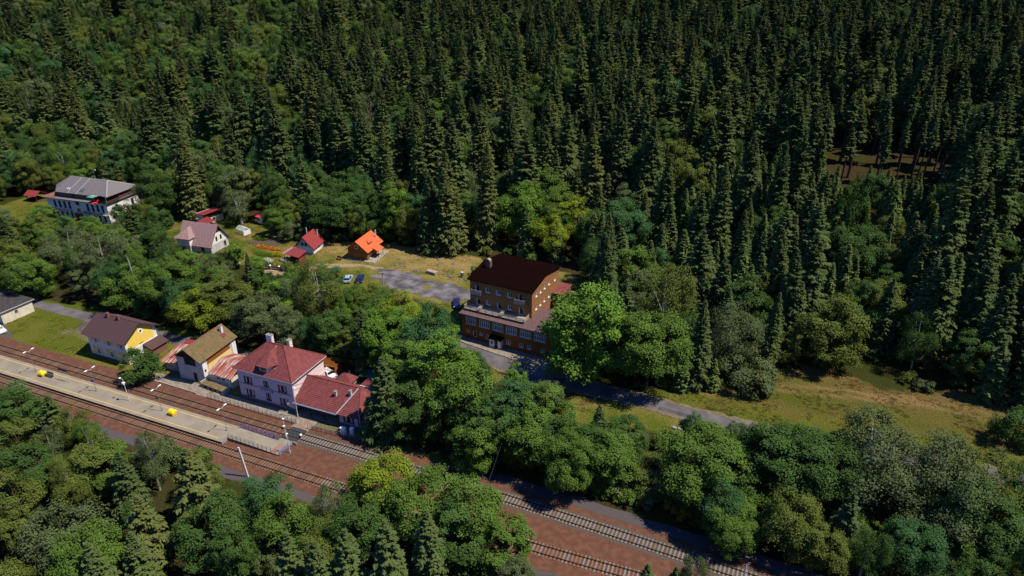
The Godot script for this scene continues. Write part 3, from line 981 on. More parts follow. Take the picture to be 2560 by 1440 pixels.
func build_station():
	var o := thing("station_building", -93.6, 84.6, 0, 0, "two-storey lilac station building with a dark red hipped roof and a bay dormer", "building")
	var w := 13.4
	var d := 9.7
	var st := S()
	var up := [R(1.45, 2.5, 2.05, 1.6), R(6.3, 2.8, 1.25, 1.35), R(9.8, 2.5, 2.1, 1.6)]
	var low := [R(1.5, -0.55, 2.1, 1.65), R(6.4, -0.3, 1.25, 1.65), R(9.75, -0.55, 2.1, 1.65)]
	var all := []
	for r in up + low:
		all.append(Rect2(r.position + Vector2(0, 0), r.size))
	wall(st, Vector3(0, 1.5, 0), Vector3.RIGHT, w, 5.7, all.map(func(r): return Rect2(r.position, r.size)).filter(func(r): return r.position.y > 0) + low.map(func(r): return Rect2(r.position.x, 0.001, r.size.x, r.end.y)), 0.2)
	var side := [R(1.6, 2.4, 1.3, 1.6), R(6.6, 2.4, 1.3, 1.6)]
	wall(st, Vector3(w, 1.5, -d), Vector3.LEFT, w, 5.7, [], 0.2)
	wall(st, Vector3(0, 1.5, -d), Vector3.BACK, d, 5.7, [], 0.2)
	part(o, "wall", st, mats["plaster_lilac"])
	st = S()
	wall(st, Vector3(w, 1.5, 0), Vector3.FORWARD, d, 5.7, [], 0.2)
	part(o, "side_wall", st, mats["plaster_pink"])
	# stone plinth with its uneven upper edge
	st = S()
	var base_holes := low.map(func(r): return Rect2(r.position.x, 0.95, r.size.x, 0.549))
	wall(st, Vector3(0, 0, 0), Vector3.RIGHT, w, 1.5, base_holes, 0.2)
	wall(st, Vector3(w, 0, 0), Vector3.FORWARD, d, 1.5, [])
	wall(st, Vector3(w, 0, -d), Vector3.LEFT, w, 1.5, [])
	wall(st, Vector3(0, 0, -d), Vector3.BACK, d, 1.5, [])
	part(o, "lower_wall", st, mats["plaster_lilac"])
	st = S()
	for q in [[0.0, 2.2, 0.82], [2.2, 5.3, 0.62], [5.3, 8.4, 0.72], [8.4, 11.0, 0.68], [11.0, 13.4, 0.78]]:
		hexa(st, Vector3((q[0] + q[1]) / 2, q[2] / 2, 0.05), Vector3((q[1] - q[0]) / 2, 0, 0), Vector3(0, q[2] / 2, 0), Vector3(0, 0, 0.05))
	hexa(st, Vector3(w + 0.05, 0.38, -d / 2), Vector3(0.05, 0, 0), Vector3(0, 0.38, 0), Vector3(0, 0, d / 2))
	part(o, "plinth", st, mats["stone_grey"])
	for r in up:
		sash(o, Vector3(0, 1.5, 0), Vector3.RIGHT, r, 0.12)
	for r in low:
		sash(o, Vector3(0, 1.5, 0), Vector3.RIGHT, r, 0.12)
	# string course that steps up over the middle window
	st = S()
	for q in [[0.0, 5.0, 3.72], [5.0, 8.6, 3.95], [8.6, 13.4, 3.72]]:
		box(st, Vector3((q[0] + q[1]) / 2, q[2], 0.04), Vector3(q[1] - q[0], 0.14, 0.08))
	part(o, "string_course", st, mats["trim_shade"])
	st = S()
	for y in [2.5, 3.8, 6.6]:
		box(st, Vector3(w + 0.04, y, -d / 2), Vector3(0.08, 0.12, d))
	box(st, Vector3(w / 2, 7.08, 0.1), Vector3(w, 0.24, 0.2))
	box(st, Vector3(w + 0.1, 7.08, -d / 2), Vector3(0.2, 0.24, d))
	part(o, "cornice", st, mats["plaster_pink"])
	# name board with its pale line of lettering
	st = S()
	box(st, Vector3(6.9, 3.42, 0.08), Vector3(3.1, 0.42, 0.06))
	var board := part(o, "name_board", st, mats["sign_blue"])
	st = S()
	box(st, Vector3(6.9, 3.42, 0.118), Vector3(2.6, 0.12, 0.012))
	part(board, "lettering", st, mats["trim_white"])
	st = S()
	for q in [[8.2, 1.85, 0.05, 0.5], [8.55, 1.85, 0.05, 0.5], [8.375, 2.1, 0.40, 0.05], [8.375, 1.6, 0.40, 0.05]]:
		box(st, Vector3(q[0], q[1], 0.12), Vector3(q[2], q[3], 0.05))
	box(st, Vector3(8.4, 2.5, 0.12), Vector3(0.15, 0.22, 0.1))
	part(o, "wall_lamp", st, mats["lamp_white"])
	# roof with stepped courses
	var e := 0.5
	var ry := 11.25
	var fl := Vector3(-e, 7.2, e)
	var fr := Vector3(w + e, 7.2, e)
	var bl := Vector3(-e, 7.2, -d - e)
	var br := Vector3(w + e, 7.2, -d - e)
	var ra := Vector3(4.5, ry, -4.85)
	var rb := Vector3(8.4, ry, -4.85)
	st = S()
	slope(st, fl, fr, rb, ra, 22, 0.06, 0.14)
	slope(st, fr, br, rb, rb, 22, 0.06, 0.14)
	slope(st, br, bl, ra, rb, 22, 0.06, 0.14)
	slope(st, bl, fl, ra, ra, 22, 0.06, 0.14)
	var roof := part(o, "roof", st, mats["tile_red"])
	st = S()
	for q in [[fl, ra], [fr, rb], [br, rb], [bl, ra], [ra, rb]]:
		tube(st, q[0] + Vector3.UP * 0.05, q[1] + Vector3.UP * 0.05, 0.13, 0.13, 6)
	part(roof, "ridge_tiles", st, mats["tile_red"])
	st = S()
	for q in [[fl, fr], [fr, br]]:
		tube(st, q[0] + Vector3(0, -0.12, 0), q[1] + Vector3(0, -0.12, 0), 0.08, 0.08, 5)
	tube(st, Vector3(w + 0.12, 7.0, 0.15), Vector3(w + 0.12, 0.1, 0.15), 0.06, 0.06, 5)
	part(roof, "gutter", st, mats["zinc"])
	# bay dormer: white three-sided front under a small hipped roof
	var dc := 6.8
	var df := -0.15
	st = S()
	var p := [Vector3(dc - 1.9, 7.5, df - 1.5), Vector3(dc - 0.9, 7.5, df), Vector3(dc + 0.9, 7.5, df), Vector3(dc + 1.9, 7.5, df - 1.5)]
	for i in 3:
		quad(st, p[i], p[i + 1], p[i + 1] + Vector3.UP * 1.45, p[i] + Vector3.UP * 1.45)
	quad(st, p[3], p[3] + Vector3(0, 0, -2.2), p[3] + Vector3(0, 1.45, -2.2), p[3] + Vector3.UP * 1.45)
	quad(st, p[0] + Vector3(0, 0, -2.2), p[0], p[0] + Vector3.UP * 1.45, p[0] + Vector3(0, 1.45, -2.2))
	var dorm := part(o, "dormer", st, mats["plaster_white"])
	st = S()
	var q := [Vector3(dc - 2.45, 8.95, df - 1.5), Vector3(dc - 1.2, 8.95, df + 0.45), Vector3(dc + 1.2, 8.95, df + 0.45), Vector3(dc + 2.45, 8.95, df - 1.5)]
	var tip := Vector3(dc, 10.9, df - 2.3)
	var tail := Vector3(dc, 11.0, df - 4.4)
	for i in 3:
		slope(st, q[i], q[i + 1], tip, tip, 7, 0.05, 0.1)
	slope(st, q[3], q[3] + Vector3(-0.7, 0.25, -2.0), tail, tip, 7, 0.05, 0.1)
	slope(st, q[0] + Vector3(0.7, 0.25, -2.0), q[0], tip, tail, 7, 0.05, 0.1)
	part(dorm, "dormer_roof", st, mats["tile_red"])
	st = S()
	box(st, p[1].lerp(p[2], 0.5) + Vector3(0, 0.8, 0.012), Vector3(1.2, 0.85, 0.02))
	part(dorm, "window", st, mats["glass"])
	st = S()
	for k in [-0.64, 0.0, 0.64]:
		box(st, p[1].lerp(p[2], 0.5) + Vector3(k, 0.8, 0.035), Vector3(0.08, 0.85, 0.05))
	part(dorm, "window_frame", st, mats["frame_brown"])
	st = S()
	bar(st, tail + Vector3(0, 0.06, 0), q[3] + Vector3(-0.7, 0.33, -2.0), 0.3, 0.05)
	bar(st, tail + Vector3(0, 0.06, 0), q[0] + Vector3(0.7, 0.33, -2.0), 0.3, 0.05)
	bar(st, q[3] + Vector3(-0.7, 0.3, -2.0), q[3] + Vector3(-0.2, -0.6, 0.7), 0.28, 0.05)
	part(dorm, "flashing", st, mats["zinc"])
	chimney(o, Vector3(3.5, 9.6, -6.6), 1.3, 0.7, 2.1, "plaster_white")
	chimney(o, Vector3(8.3, 9.4, -6.6), 0.7, 0.8, 2.2, "plaster_white")
	st = S()
	tube(st, Vector3(5.4, 11.2, -5.1), Vector3(5.4, 13.8, -5.1), 0.03, 0.02, 4)
	tube(st, Vector3(4.9, 13.5, -5.1), Vector3(5.9, 13.5, -5.1), 0.02, 0.02, 4)
	tube(st, Vector3(5.0, 13.1, -5.1), Vector3(5.8, 13.1, -5.1), 0.02, 0.02, 4)
	part(o, "aerial", st, mats["steel_dark"])
	st = S()
	for y in [3.5, 4.6, 5.5]:
		tube(st, Vector3(w + 0.1, y + 0.5, -0.4), Vector3(w + 0.1, y - 0.6, -3.6), 0.02, 0.02, 3)
	part(o, "cable", st, mats["wire"])
	var dish := S()
	ball(dish, Vector3(12.0, 1.75, 0.35), Vector3(0.36, 0.36, 0.12), 10, 6)
	part(o, "satellite_dish", dish, mats["lamp_white"])
	build_annex()


func build_annex():
	var o := thing("station_annexe", -80.05, 84.2, 0, 0, "low red-roofed wing of the station with an open dark porch and light blue eaves board", "building")
	var w := 14.2
	# right-hand room, back wall of the porch
	var st := S()
	wall(st, Vector3(9.9, 0, -0.5), Vector3.RIGHT, 4.2, 2.85, [R(0.9, 0.95, 2.4, 1.35)], 0.18)
	wall(st, Vector3(14.1, 0, -0.5), Vector3.FORWARD, 8.5, 2.85, [], 0.2)
	wall(st, Vector3(9.9, 0, -3.4), Vector3.BACK, 2.9, 2.85, [], 0.2)
	wall(st, Vector3(0.02, 0, -3.4), Vector3.RIGHT, 9.88, 2.85, [R(1.2, 0.1, 1.3, 2.2), R(4.2, 0.9, 1.4, 1.3), R(7.2, 0.1, 1.3, 2.2)], 0.18)
	wall(st, Vector3(14.1, 0, -9.0), Vector3.LEFT, 14.08, 2.85, [], 0.2)
	part(o, "wall", st, mats["plaster_lilac"])
	st = S()
	box(st, Vector3(12, 0.3, -0.44), Vector3(4.24, 0.6, 0.12))
	part(o, "plinth", st, mats["stone_grey"])
	sash(o, Vector3(9.9, 0, -0.5), Vector3.RIGHT, R(0.9, 0.95, 2.4, 1.35), 0.1)
	opening(o, "window", Vector3(0.02, 0, -3.4), Vector3.RIGHT, R(4.2, 0.9, 1.4, 1.3), 0.1, 2, 1, mats["frame_brown"], mats["glass"])
	for x in [1.2, 7.2]:
		opening(o, "door", Vector3(0.02, 0, -3.4), Vector3.RIGHT, R(x, 0.1, 1.3, 2.2), 0.1, 1, 2, mats["frame_brown"], mats["frame_brown"], 0.12, false)
	st = S()
	box(st, Vector3(4.95, 0.06, -1.7), Vector3(9.8, 0.12, 3.3))
	part(o, "porch_floor", st, mats["paving"])
	for x in [0.3, 3.4, 6.6, 9.7]:
		st = S()
		box(st, Vector3(x, 1.4, -0.25), Vector3(0.16, 2.7, 0.16))
		part(o, "post", st, mats["wood_brown"])
	st = S()
	span(st, Vector3(-0.02, 2.52, 0.20), Vector3(9.9, 2.82, 0.26))
	part(o, "eaves_board", st, mats["fascia_blue"])
	# roof: long front slope, ridge, hip at the right over the room, back slope
	var f0 := Vector3(0, 2.85, 0.25)
	var f1 := Vector3(9.9, 2.85, 0.25)
	var f2 := Vector3(14.75, 2.85, 0.0)
	var r0 := Vector3(0, 6.05, -4.8)
	var r1 := Vector3(12.3, 6.05, -4.8)
	var b0 := Vector3(0, 2.95, -9.6)
	var b1 := Vector3(14.75, 2.85, -9.6)
	st = S()
	slope(st, f0, f1, r1, r0, 17, 0.06, 0.12)
	slope(st, f1, f2, r1 + Vector3(0.02, 0, 0), r1, 17, 0.06, 0.12)
	slope(st, f2, b1, r1, r1, 17, 0.06, 0.12)
	slope(st, b1, b0, r0, r1, 17, 0.06, 0.12)
	var roof := part(o, "roof", st, mats["tile_red"])
	st = S()
	bar(st, f1 + Vector3(0, 0.12, 0), r1 + Vector3(-0.3, 0.1, 0.2), 0.22, 0.05)
	part(roof, "valley_flashing", st, mats["zinc"])
	st = S()
	tube(st, r0 + Vector3.UP * 0.06, r1 + Vector3.UP * 0.06, 0.12, 0.12, 6)
	tube(st, f2 + Vector3.UP * 0.06, r1 + Vector3.UP * 0.06, 0.11, 0.11, 6)
	part(roof, "ridge_tiles", st, mats["tile_red"])
	st = S()
	tube(st, f0 + Vector3(0, -0.03, 0.06), f1 + Vector3(0, -0.03, 0.06), 0.07, 0.07, 5)
	part(roof, "gutter", st, mats["fascia_blue"])
	chimney(o, Vector3(8.1, 4.4, -2.6), 0.42, 0.42, 1.35, "plaster_grey")
	chimney(o, Vector3(11.0, 4.8, -3.3), 0.42, 0.42, 1.35, "plaster_grey")
	# two red hipped dormers looking over the garden
	for q in [[6.2, -9.2, 1.9], [12.4, -9.6, 2.4]]:
		st = S()
		var c := Vector3(q[0], 3.4, q[1])
		box(st, c + Vector3(0, 0.35, 0.4), Vector3(q[2] * 1.5, 1.0, 2.2))
		var dm := part(o, "rear_dormer", st, mats["plaster_lilac"])
		st = S()
		var a := [c + Vector3(-q[2], 0.9, 1.9), c + Vector3(q[2], 0.9, 1.9), c + Vector3(q[2], 0.9, -1.0), c + Vector3(-q[2], 0.9, -1.0)]
		var top := c + Vector3(0, 2.1, 0.2)
		for i in 4:
			slope(st, a[i], a[(i + 1) % 4], top, top, 7, 0.05, 0.08)
		part(dm, "dormer_roof", st, mats["tile_red"])
		st = S()
		bar(st, a[0] + Vector3(0, 0.1, 0.04), a[1] + Vector3(0, 0.1, 0.04), 0.2, 0.06)
		part(dm, "flashing", st, mats["zinc"])


func build_station_yard():
	# ---- yellow house
	var o := thing("yellow_house", -135.9, 84.8, 0, 0, "yellow and white two-storey railway house with a brown gabled roof and two small chimneys", "house")
	var w := 11.3
	var d := 8.1
	var st := S()
	var wins := []
	for x in [1.95, 5.95, 9.55]:
		wins.append(R(x, 3.75, 0.8, 1.25))
		wins.append(R(x - 0.05, 0.75, 0.95, 1.4))
	four_walls(st, w, d, 0, 5.9, wins, [R(3.4, 3.6, 0.85, 1.2)])
	var gb := Vector3(w, 5.9, 0)
	tri(st, gb, gb + Vector3(0, 0, -d), gb + Vector3(0, 2.45, -d / 2))
	gb = Vector3(0, 5.9, -d)
	tri(st, gb, gb + Vector3(0, 0, d), gb + Vector3(0, 2.45, d / 2))
	part(o, "wall", st, mats["plaster_white"])
	for r in wins:
		opening(o, "window", Vector3.ZERO, Vector3.RIGHT, r, 0.1, 2, 2, mats["frame_white"], mats["glass"], 0.07)
	opening(o, "window", Vector3(w, 0, 0), Vector3.FORWARD, R(3.4, 3.6, 0.85, 1.2), 0.1, 2, 2, mats["frame_brown"], mats["glass"], 0.09)
	# yellow fields on the front, between the white bands
	for x in [1.95, 5.95, 9.55]:
		for k in [-0.85, 1.0]:
			st = S()
			box(st, Vector3(x + k + 0.33, 4.55, 0.015), Vector3(0.62, 1.35, 0.03))
			part(o, "yellow_field", st, mats["plaster_yellow"])
		for k in [-0.95, 1.25]:
			st = S()
			box(st, Vector3(x + k + 0.28, 1.5, 0.015), Vector3(0.62, 1.8, 0.03))
			part(o, "yellow_field", st, mats["plaster_yellow"])
		st = S()
		box(st, Vector3(x + 0.42, 2.62, 0.018), Vector3(2.9, 0.42, 0.036))
		part(o, "yellow_field", st, mats["plaster_yellow"])
	# yellow gable field inside white pilasters
	st = S()
	var g := [Vector3(w + 0.03, 3.25, -0.75), Vector3(w + 0.03, 3.25, -d + 0.75), Vector3(w + 0.03, 6.2, -d + 0.75), Vector3(w + 0.03, 8.2, -d / 2), Vector3(w + 0.03, 6.2, -0.75)]
	for i in range(1, 4):
		tri(st, g[0], g[i], g[i + 1])
	var fld := part(o, "gable_field", st, mats["plaster_yellow"])
	st = S()
	tube(st, Vector3(w + 0.02, 6.25, -d / 2 - 0.3), Vector3(w + 0.07, 6.25, -d / 2 - 0.3), 0.62, 0.62, 16)
	var ring := part(o, "round_window", st, mats["trim_white"])
	st = S()
	tube(st, Vector3(w + 0.072, 6.25, -d / 2 - 0.3), Vector3(w + 0.085, 6.25, -d / 2 - 0.3), 0.28, 0.28, 12)
	part(ring, "pane", st, mats["glass"])
	st = S()
	span(st, Vector3(w + 0.002, 2.7, -d), Vector3(w + 0.09, 3.2, 0.0))
	span(st, Vector3(-0.04, 2.95, 0.002), Vector3(w + 0.04, 3.2, 0.06))
	part(o, "white_band", st, mats["trim_white"])
	st = S()
	span(st, Vector3(-0.03, 0, 0.002), Vector3(w + 0.03, 0.5, 0.07))
	part(o, "plinth", st, mats["stone_grey"])
	var e := 0.75
	var ya := 5.55
	var yr := 8.55
	st = S()
	slope(st, Vector3(-e, ya, 0.8), Vector3(w + e, ya, 0.8), Vector3(w + e, yr, -d / 2), Vector3(-e, yr, -d / 2), 20, 0.045, 0.14)
	slope(st, Vector3(w + e, ya, -d - 0.8), Vector3(-e, ya, -d - 0.8), Vector3(-e, yr, -d / 2), Vector3(w + e, yr, -d / 2), 20, 0.045, 0.14)
	var roof := part(o, "roof", st, mats["tile_brown"])
	st = S()
	tube(st, Vector3(-e, yr + 0.03, -d / 2), Vector3(w + e, yr + 0.03, -d / 2), 0.1, 0.1, 6)
	part(roof, "ridge_tiles", st, mats["tile_brown"])
	for x in [3.1, 6.3]:
		chimney(o, Vector3(x, 8.1, -d / 2 + 0.3), 0.55, 0.55, 1.1, "brick", "chimney_pink")
	# low brown entrance roof at the far right corner
	st = S()
	slope(st, Vector3(w + 2.6, 2.1, -4.0), Vector3(w + 2.6, 2.1, -d - 0.6), Vector3(w + 0.05, 3.05, -d - 0.6), Vector3(w + 0.05, 3.05, -4.0), 7, 0.04, 0.1)
	part(o, "porch_roof", st, mats["tile_brown"])
	st = S()
	span(st, Vector3(w + 0.05, 0, -d - 0.2), Vector3(w + 2.2, 2.05, -4.4))
	part(o, "porch", st, mats["brick"])

	# ---- white flat-roofed hut at the left edge
	o = thing("flat_roofed_hut", -176.5, 86.6, 0, 0.02, "cream single-storey hut with a dark flat roof at the left edge of the yard", "hut")
	st = S()
	four_walls(st, 8.6, 7.6, 0, 3.1, [], [R(3.2, 1.75, 0.7, 0.5)], [], [], 0.15)
	part(o, "wall", st, mats["plaster_cream"])
	opening(o, "window", Vector3(8.6, 0, 0), Vector3.FORWARD, R(3.2, 1.75, 0.7, 0.5), 0.08, 1, 1, mats["frame_brown"], mats["glass"], 0.06)
	st = S()
	hexa(st, Vector3(4.3, 3.3, -3.8), Vector3(4.65, 0, 0), Vector3(0, 0.1, 0), Vector3(0, -0.1, 4.2))
	part(o, "roof", st, mats["felt"])
	st = S()
	span(st, Vector3(-0.4, 3.02, -8.1), Vector3(9.05, 3.18, -8.02))
	span(st, Vector3(8.96, 3.1, -8.0), Vector3(9.02, 3.3, 0.4))
	part(o, "roof_edge", st, mats["zinc"])
	st = S()
	span(st, Vector3(-0.02, 0, 0.002), Vector3(8.62, 0.4, 0.04))
	part(o, "plinth", st, mats["stone_grey"])

	# ---- tower shed with the mossy roof, its gable towards the tracks
	o = thing("mossy_roofed_shed", -110.4, 85.2, 0, -0.07, "tall plastered shed with a mossy brown tiled roof and timber gable facing the tracks", "shed")
	w = 6.4
	d = 10.2
	st = S()
	four_walls(st, w, d, 0, 5.6, [R(3.5, 0.02, 1.0, 2.15), R(2.0, 3.75, 2.7, 1.84)], [], [], [], 0.25)
	part(o, "wall", st, mats["plaster_grey"])
	st = S()
	span(st, Vector3(3.52, 0.03, -0.2), Vector3(4.48, 2.15, -0.14))
	part(o, "door", st, mats["wood_brown"])
	st = S()
	span(st, Vector3(2.0, 3.76, -0.24), Vector3(4.7, 5.59, -0.20))
	tri(st, Vector3(-0.0, 5.6, 0.0), Vector3(w, 5.6, 0.0), Vector3(w / 2, 7.65, 0.0))
	tri(st, Vector3(w, 5.6, -d), Vector3(0, 5.6, -d), Vector3(w / 2, 7.65, -d))
	part(o, "gable_boarding", st, mats["board_dark"])
	st = S()
	for x in [2.02, 4.62]:
		span(st, Vector3(x, 3.7, 0.01), Vector3(x + 0.12, 5.5, 0.09))
	span(st, Vector3(0.0, 5.5, 0.012), Vector3(w, 5.7, 0.1))
	span(st, Vector3(3.3, 4.1, -0.19), Vector3(4.0, 4.95, -0.15))
	part(o, "timber_beam", st, mats["wood_brown"])
	# right side: timber band under the eaves, yellow field and white corner
	st = S()
	span(st, Vector3(w + 0.002, 3.75, -8.4), Vector3(w + 0.06, 5.5, -1.3))
	part(o, "side_boarding", st, mats["board_orange"])
	st = S()
	span(st, Vector3(w + 0.001, 0.8, -8.6), Vector3(w + 0.03, 3.74, -1.6))
	part(o, "yellow_field", st, mats["plaster_straw"])
	st = S()
	span(st, Vector3(w + 0.002, 0, -d), Vector3(w + 0.08, 5.5, -9.0))
	part(o, "white_corner", st, mats["plaster_white"])
	st = S()
	span(st, Vector3(w + 0.002, 0, -1.3), Vector3(w + 0.05, 5.5, 0.0))
	part(o, "white_corner", st, mats["plaster_white"])
	st = S()
	slope(st, Vector3(w + 0.5, 5.38, 0.9), Vector3(w + 0.5, 5.38, -d - 0.5), Vector3(w / 2, 7.95, -d - 0.5), Vector3(w / 2, 7.95, 0.9), 14, 0.045, 0.12)
	slope(st, Vector3(-0.7, 5.38, -d - 0.5), Vector3(-0.7, 5.38, 0.9), Vector3(w / 2, 7.95, 0.9), Vector3(w / 2, 7.95, -d - 0.5), 14, 0.045, 0.12)
	roof = part(o, "roof", st, mats["moss_tile"])
	st = S()
	tube(st, Vector3(w / 2, 7.98, 0.9), Vector3(w / 2, 7.98, -d - 0.5), 0.1, 0.1, 6)
	part(roof, "ridge_tiles", st, mats["brick"])
	st = S()
	slope(st, Vector3(5.5, 6.43, -8.1), Vector3(5.5, 6.43, -9.2), Vector3(4.7, 7.0, -9.2), Vector3(4.7, 7.0, -8.1), 3, 0.05, 0.02)
	part(roof, "new_tiles", st, mats["tile_red"])
	chimney(o, Vector3(4.55, 6.7, -8.9), 0.5, 0.5, 1.9, "plaster_white")
	st = S()
	box(st, Vector3(w + 0.12, 2.9, -0.5), Vector3(0.2, 0.4, 0.35))
	part(o, "meter_box", st, mats["steel_dark"])

	# ---- rusty lean-to at its left
	o = thing("rusty_lean_to", -116.0, 86.6, 0, -0.12, "small shed left of the mossy-roofed one with a striped rusty sheet roof", "shed")
	st = S()
	four_walls(st, 4.6, 4.6, 0, 2.2, [R(2.9, 0.4, 1.2, 1.5)], [], [], [], 0.15)
	part(o, "wall", st, mats["plaster_grey"])
	lean_roof(o, Vector3(-0.5, 2.3, 0.6), Vector3(3.0, 2.3, 0.6), Vector3(3.6, 3.5, -5.2), Vector3(-0.1, 3.5, -5.2), 6)
	st = S()
	slope(st, Vector3(0.6, 2.9, -4.9), Vector3(4.2, 3.0, -4.9), Vector3(4.2, 3.9, -6.6), Vector3(0.8, 3.9, -6.6), 2, 0.02, 0.08, 4)
	part(o, "back_roof", st, mats["sheet_red"])
	# ---- rusty lean-to at its right
	o = thing("rusty_lean_to", -103.4, 86.2, 0, 0.0, "wide shed between mossy-roofed shed and station with a patchy rusty sheet roof", "shed")
	st = S()
	four_walls(st, 6.0, 6.2, 0, 2.5, [R(2.2, 1.5, 0.7, 0.45), R(3.5, 1.5, 0.7, 0.45)], [], [], [], 0.15)
	part(o, "wall", st, mats["plaster_cream"])
	for x in [2.2, 3.5]:
		opening(o, "window", Vector3.ZERO, Vector3.RIGHT, R(x, 1.5, 0.7, 0.45), 0.08, 1, 1, mats["frame_brown"], mats["glass"], 0.05, false)
	lean_roof(o, Vector3(0.1, 2.6, 0.4), Vector3(6.3, 2.6, 0.4), Vector3(5.9, 3.85, -4.2), Vector3(0.1, 3.85, -4.2), 11)
	st = S()
	slope(st, Vector3(5.8, 3.3, -7.2), Vector3(0.2, 3.1, -7.2), Vector3(0.1, 3.85, -4.2), Vector3(5.9, 3.85, -4.2), 2, 0.02, 0.08, 10)
	part(o, "back_roof", st, mats["rust_sheet"])
	st = S()
	tube(st, Vector3(4.6, 3.6, -6.4), Vector3(4.6, 5.0, -6.4), 0.09, 0.09, 6)
	part(o, "stove_pipe", st, mats["steel_dark"])
	# ---- old loading dock
	o = thing("loading_dock", -103.8, 84.55, 0, 0.1, "mossy concrete loading dock with round openings beside the track before the sheds", "loading dock")
	st = S()
	box(st, Vector3(3.1, 0.78, -0.5), Vector3(6.2, 0.18, 1.6))
	part(o, "deck", st, mats["moss_tile"])
	for x in [0.3, 1.9, 3.3, 4.7, 5.95]:
		st = S()
		tube(st, Vector3(x, 0.0, 0.0), Vector3(x, 0.69, 0.0), 0.34, 0.36, 10)
		part(o, "support", st, mats["concrete"])
	st = S()
	box(st, Vector3(6.5, 0.45, -0.3), Vector3(0.5, 0.9, 1.6))
	box(st, Vector3(-0.2, 0.6, -0.4), Vector3(0.35, 1.2, 1.4))
	part(o, "end_wall", st, mats["concrete"])
	# ---- pale kerb pipe along the track
	st = S()
	bar(st, W(-113.4, 82.25, 0.14), W(-103.0, 82.05, 0.14), 0.22, 0.16)
	tag(part(self, "kerb_stone", st, mats["concrete"]), "long pale concrete kerb beside the track in front of the mossy-roofed shed", "kerb")


func lean_roof(o: Node3D, a: Vector3, b: Vector3, c: Vector3, d: Vector3, sheets: int):
	# corrugated sheets laid side by side, each its own piece, ends a little uneven
	var n := (b - a).cross(d - a).normalized()
	for i in sheets:
		var f := float(i) / sheets
		var g := (i + 1.04) / sheets
		var st := S()
		var lift := n * (0.012 if i % 2 else 0.0)
		var j := rnd(-0.02, 0.02)
		slope(st, a.lerp(b, f) + lift - (d - a) * j, a.lerp(b, minf(g, 1)) + lift - (d - a) * j, d.lerp(c, minf(g, 1)) + lift, d.lerp(c, f) + lift, 3, 0.015, 0.03, 3, 0.03)
		part(o, "roof_sheet", st, mats["rust_sheet"])

# ---------------------------------------------------------------- timber hotel
func slat_fence(parent: Node3D, a: Vector3, b: Vector3, h: float, n: int, m: String):
	var st := S()
	var k := maxi(2, int((b - a).length() / 1.4) + 1)
	for i in k:
		var p := a.lerp(b, float(i) / (k - 1))
		box(st, p + Vector3(0, h / 2, 0), Vector3(0.08, h, 0.08))
	var o := part(parent, "terrace_fence", st, mats[m])
	for i in n:
		var s2 := S()
		var y := h * (0.16 + 0.84 * i / (n - 1.0)) - 0.05
		bar(s2, a + Vector3(0, y, 0), b + Vector3(0, y, 0), 0.035, h / n * 0.62)
		part(o, "slat", s2, mats[m])


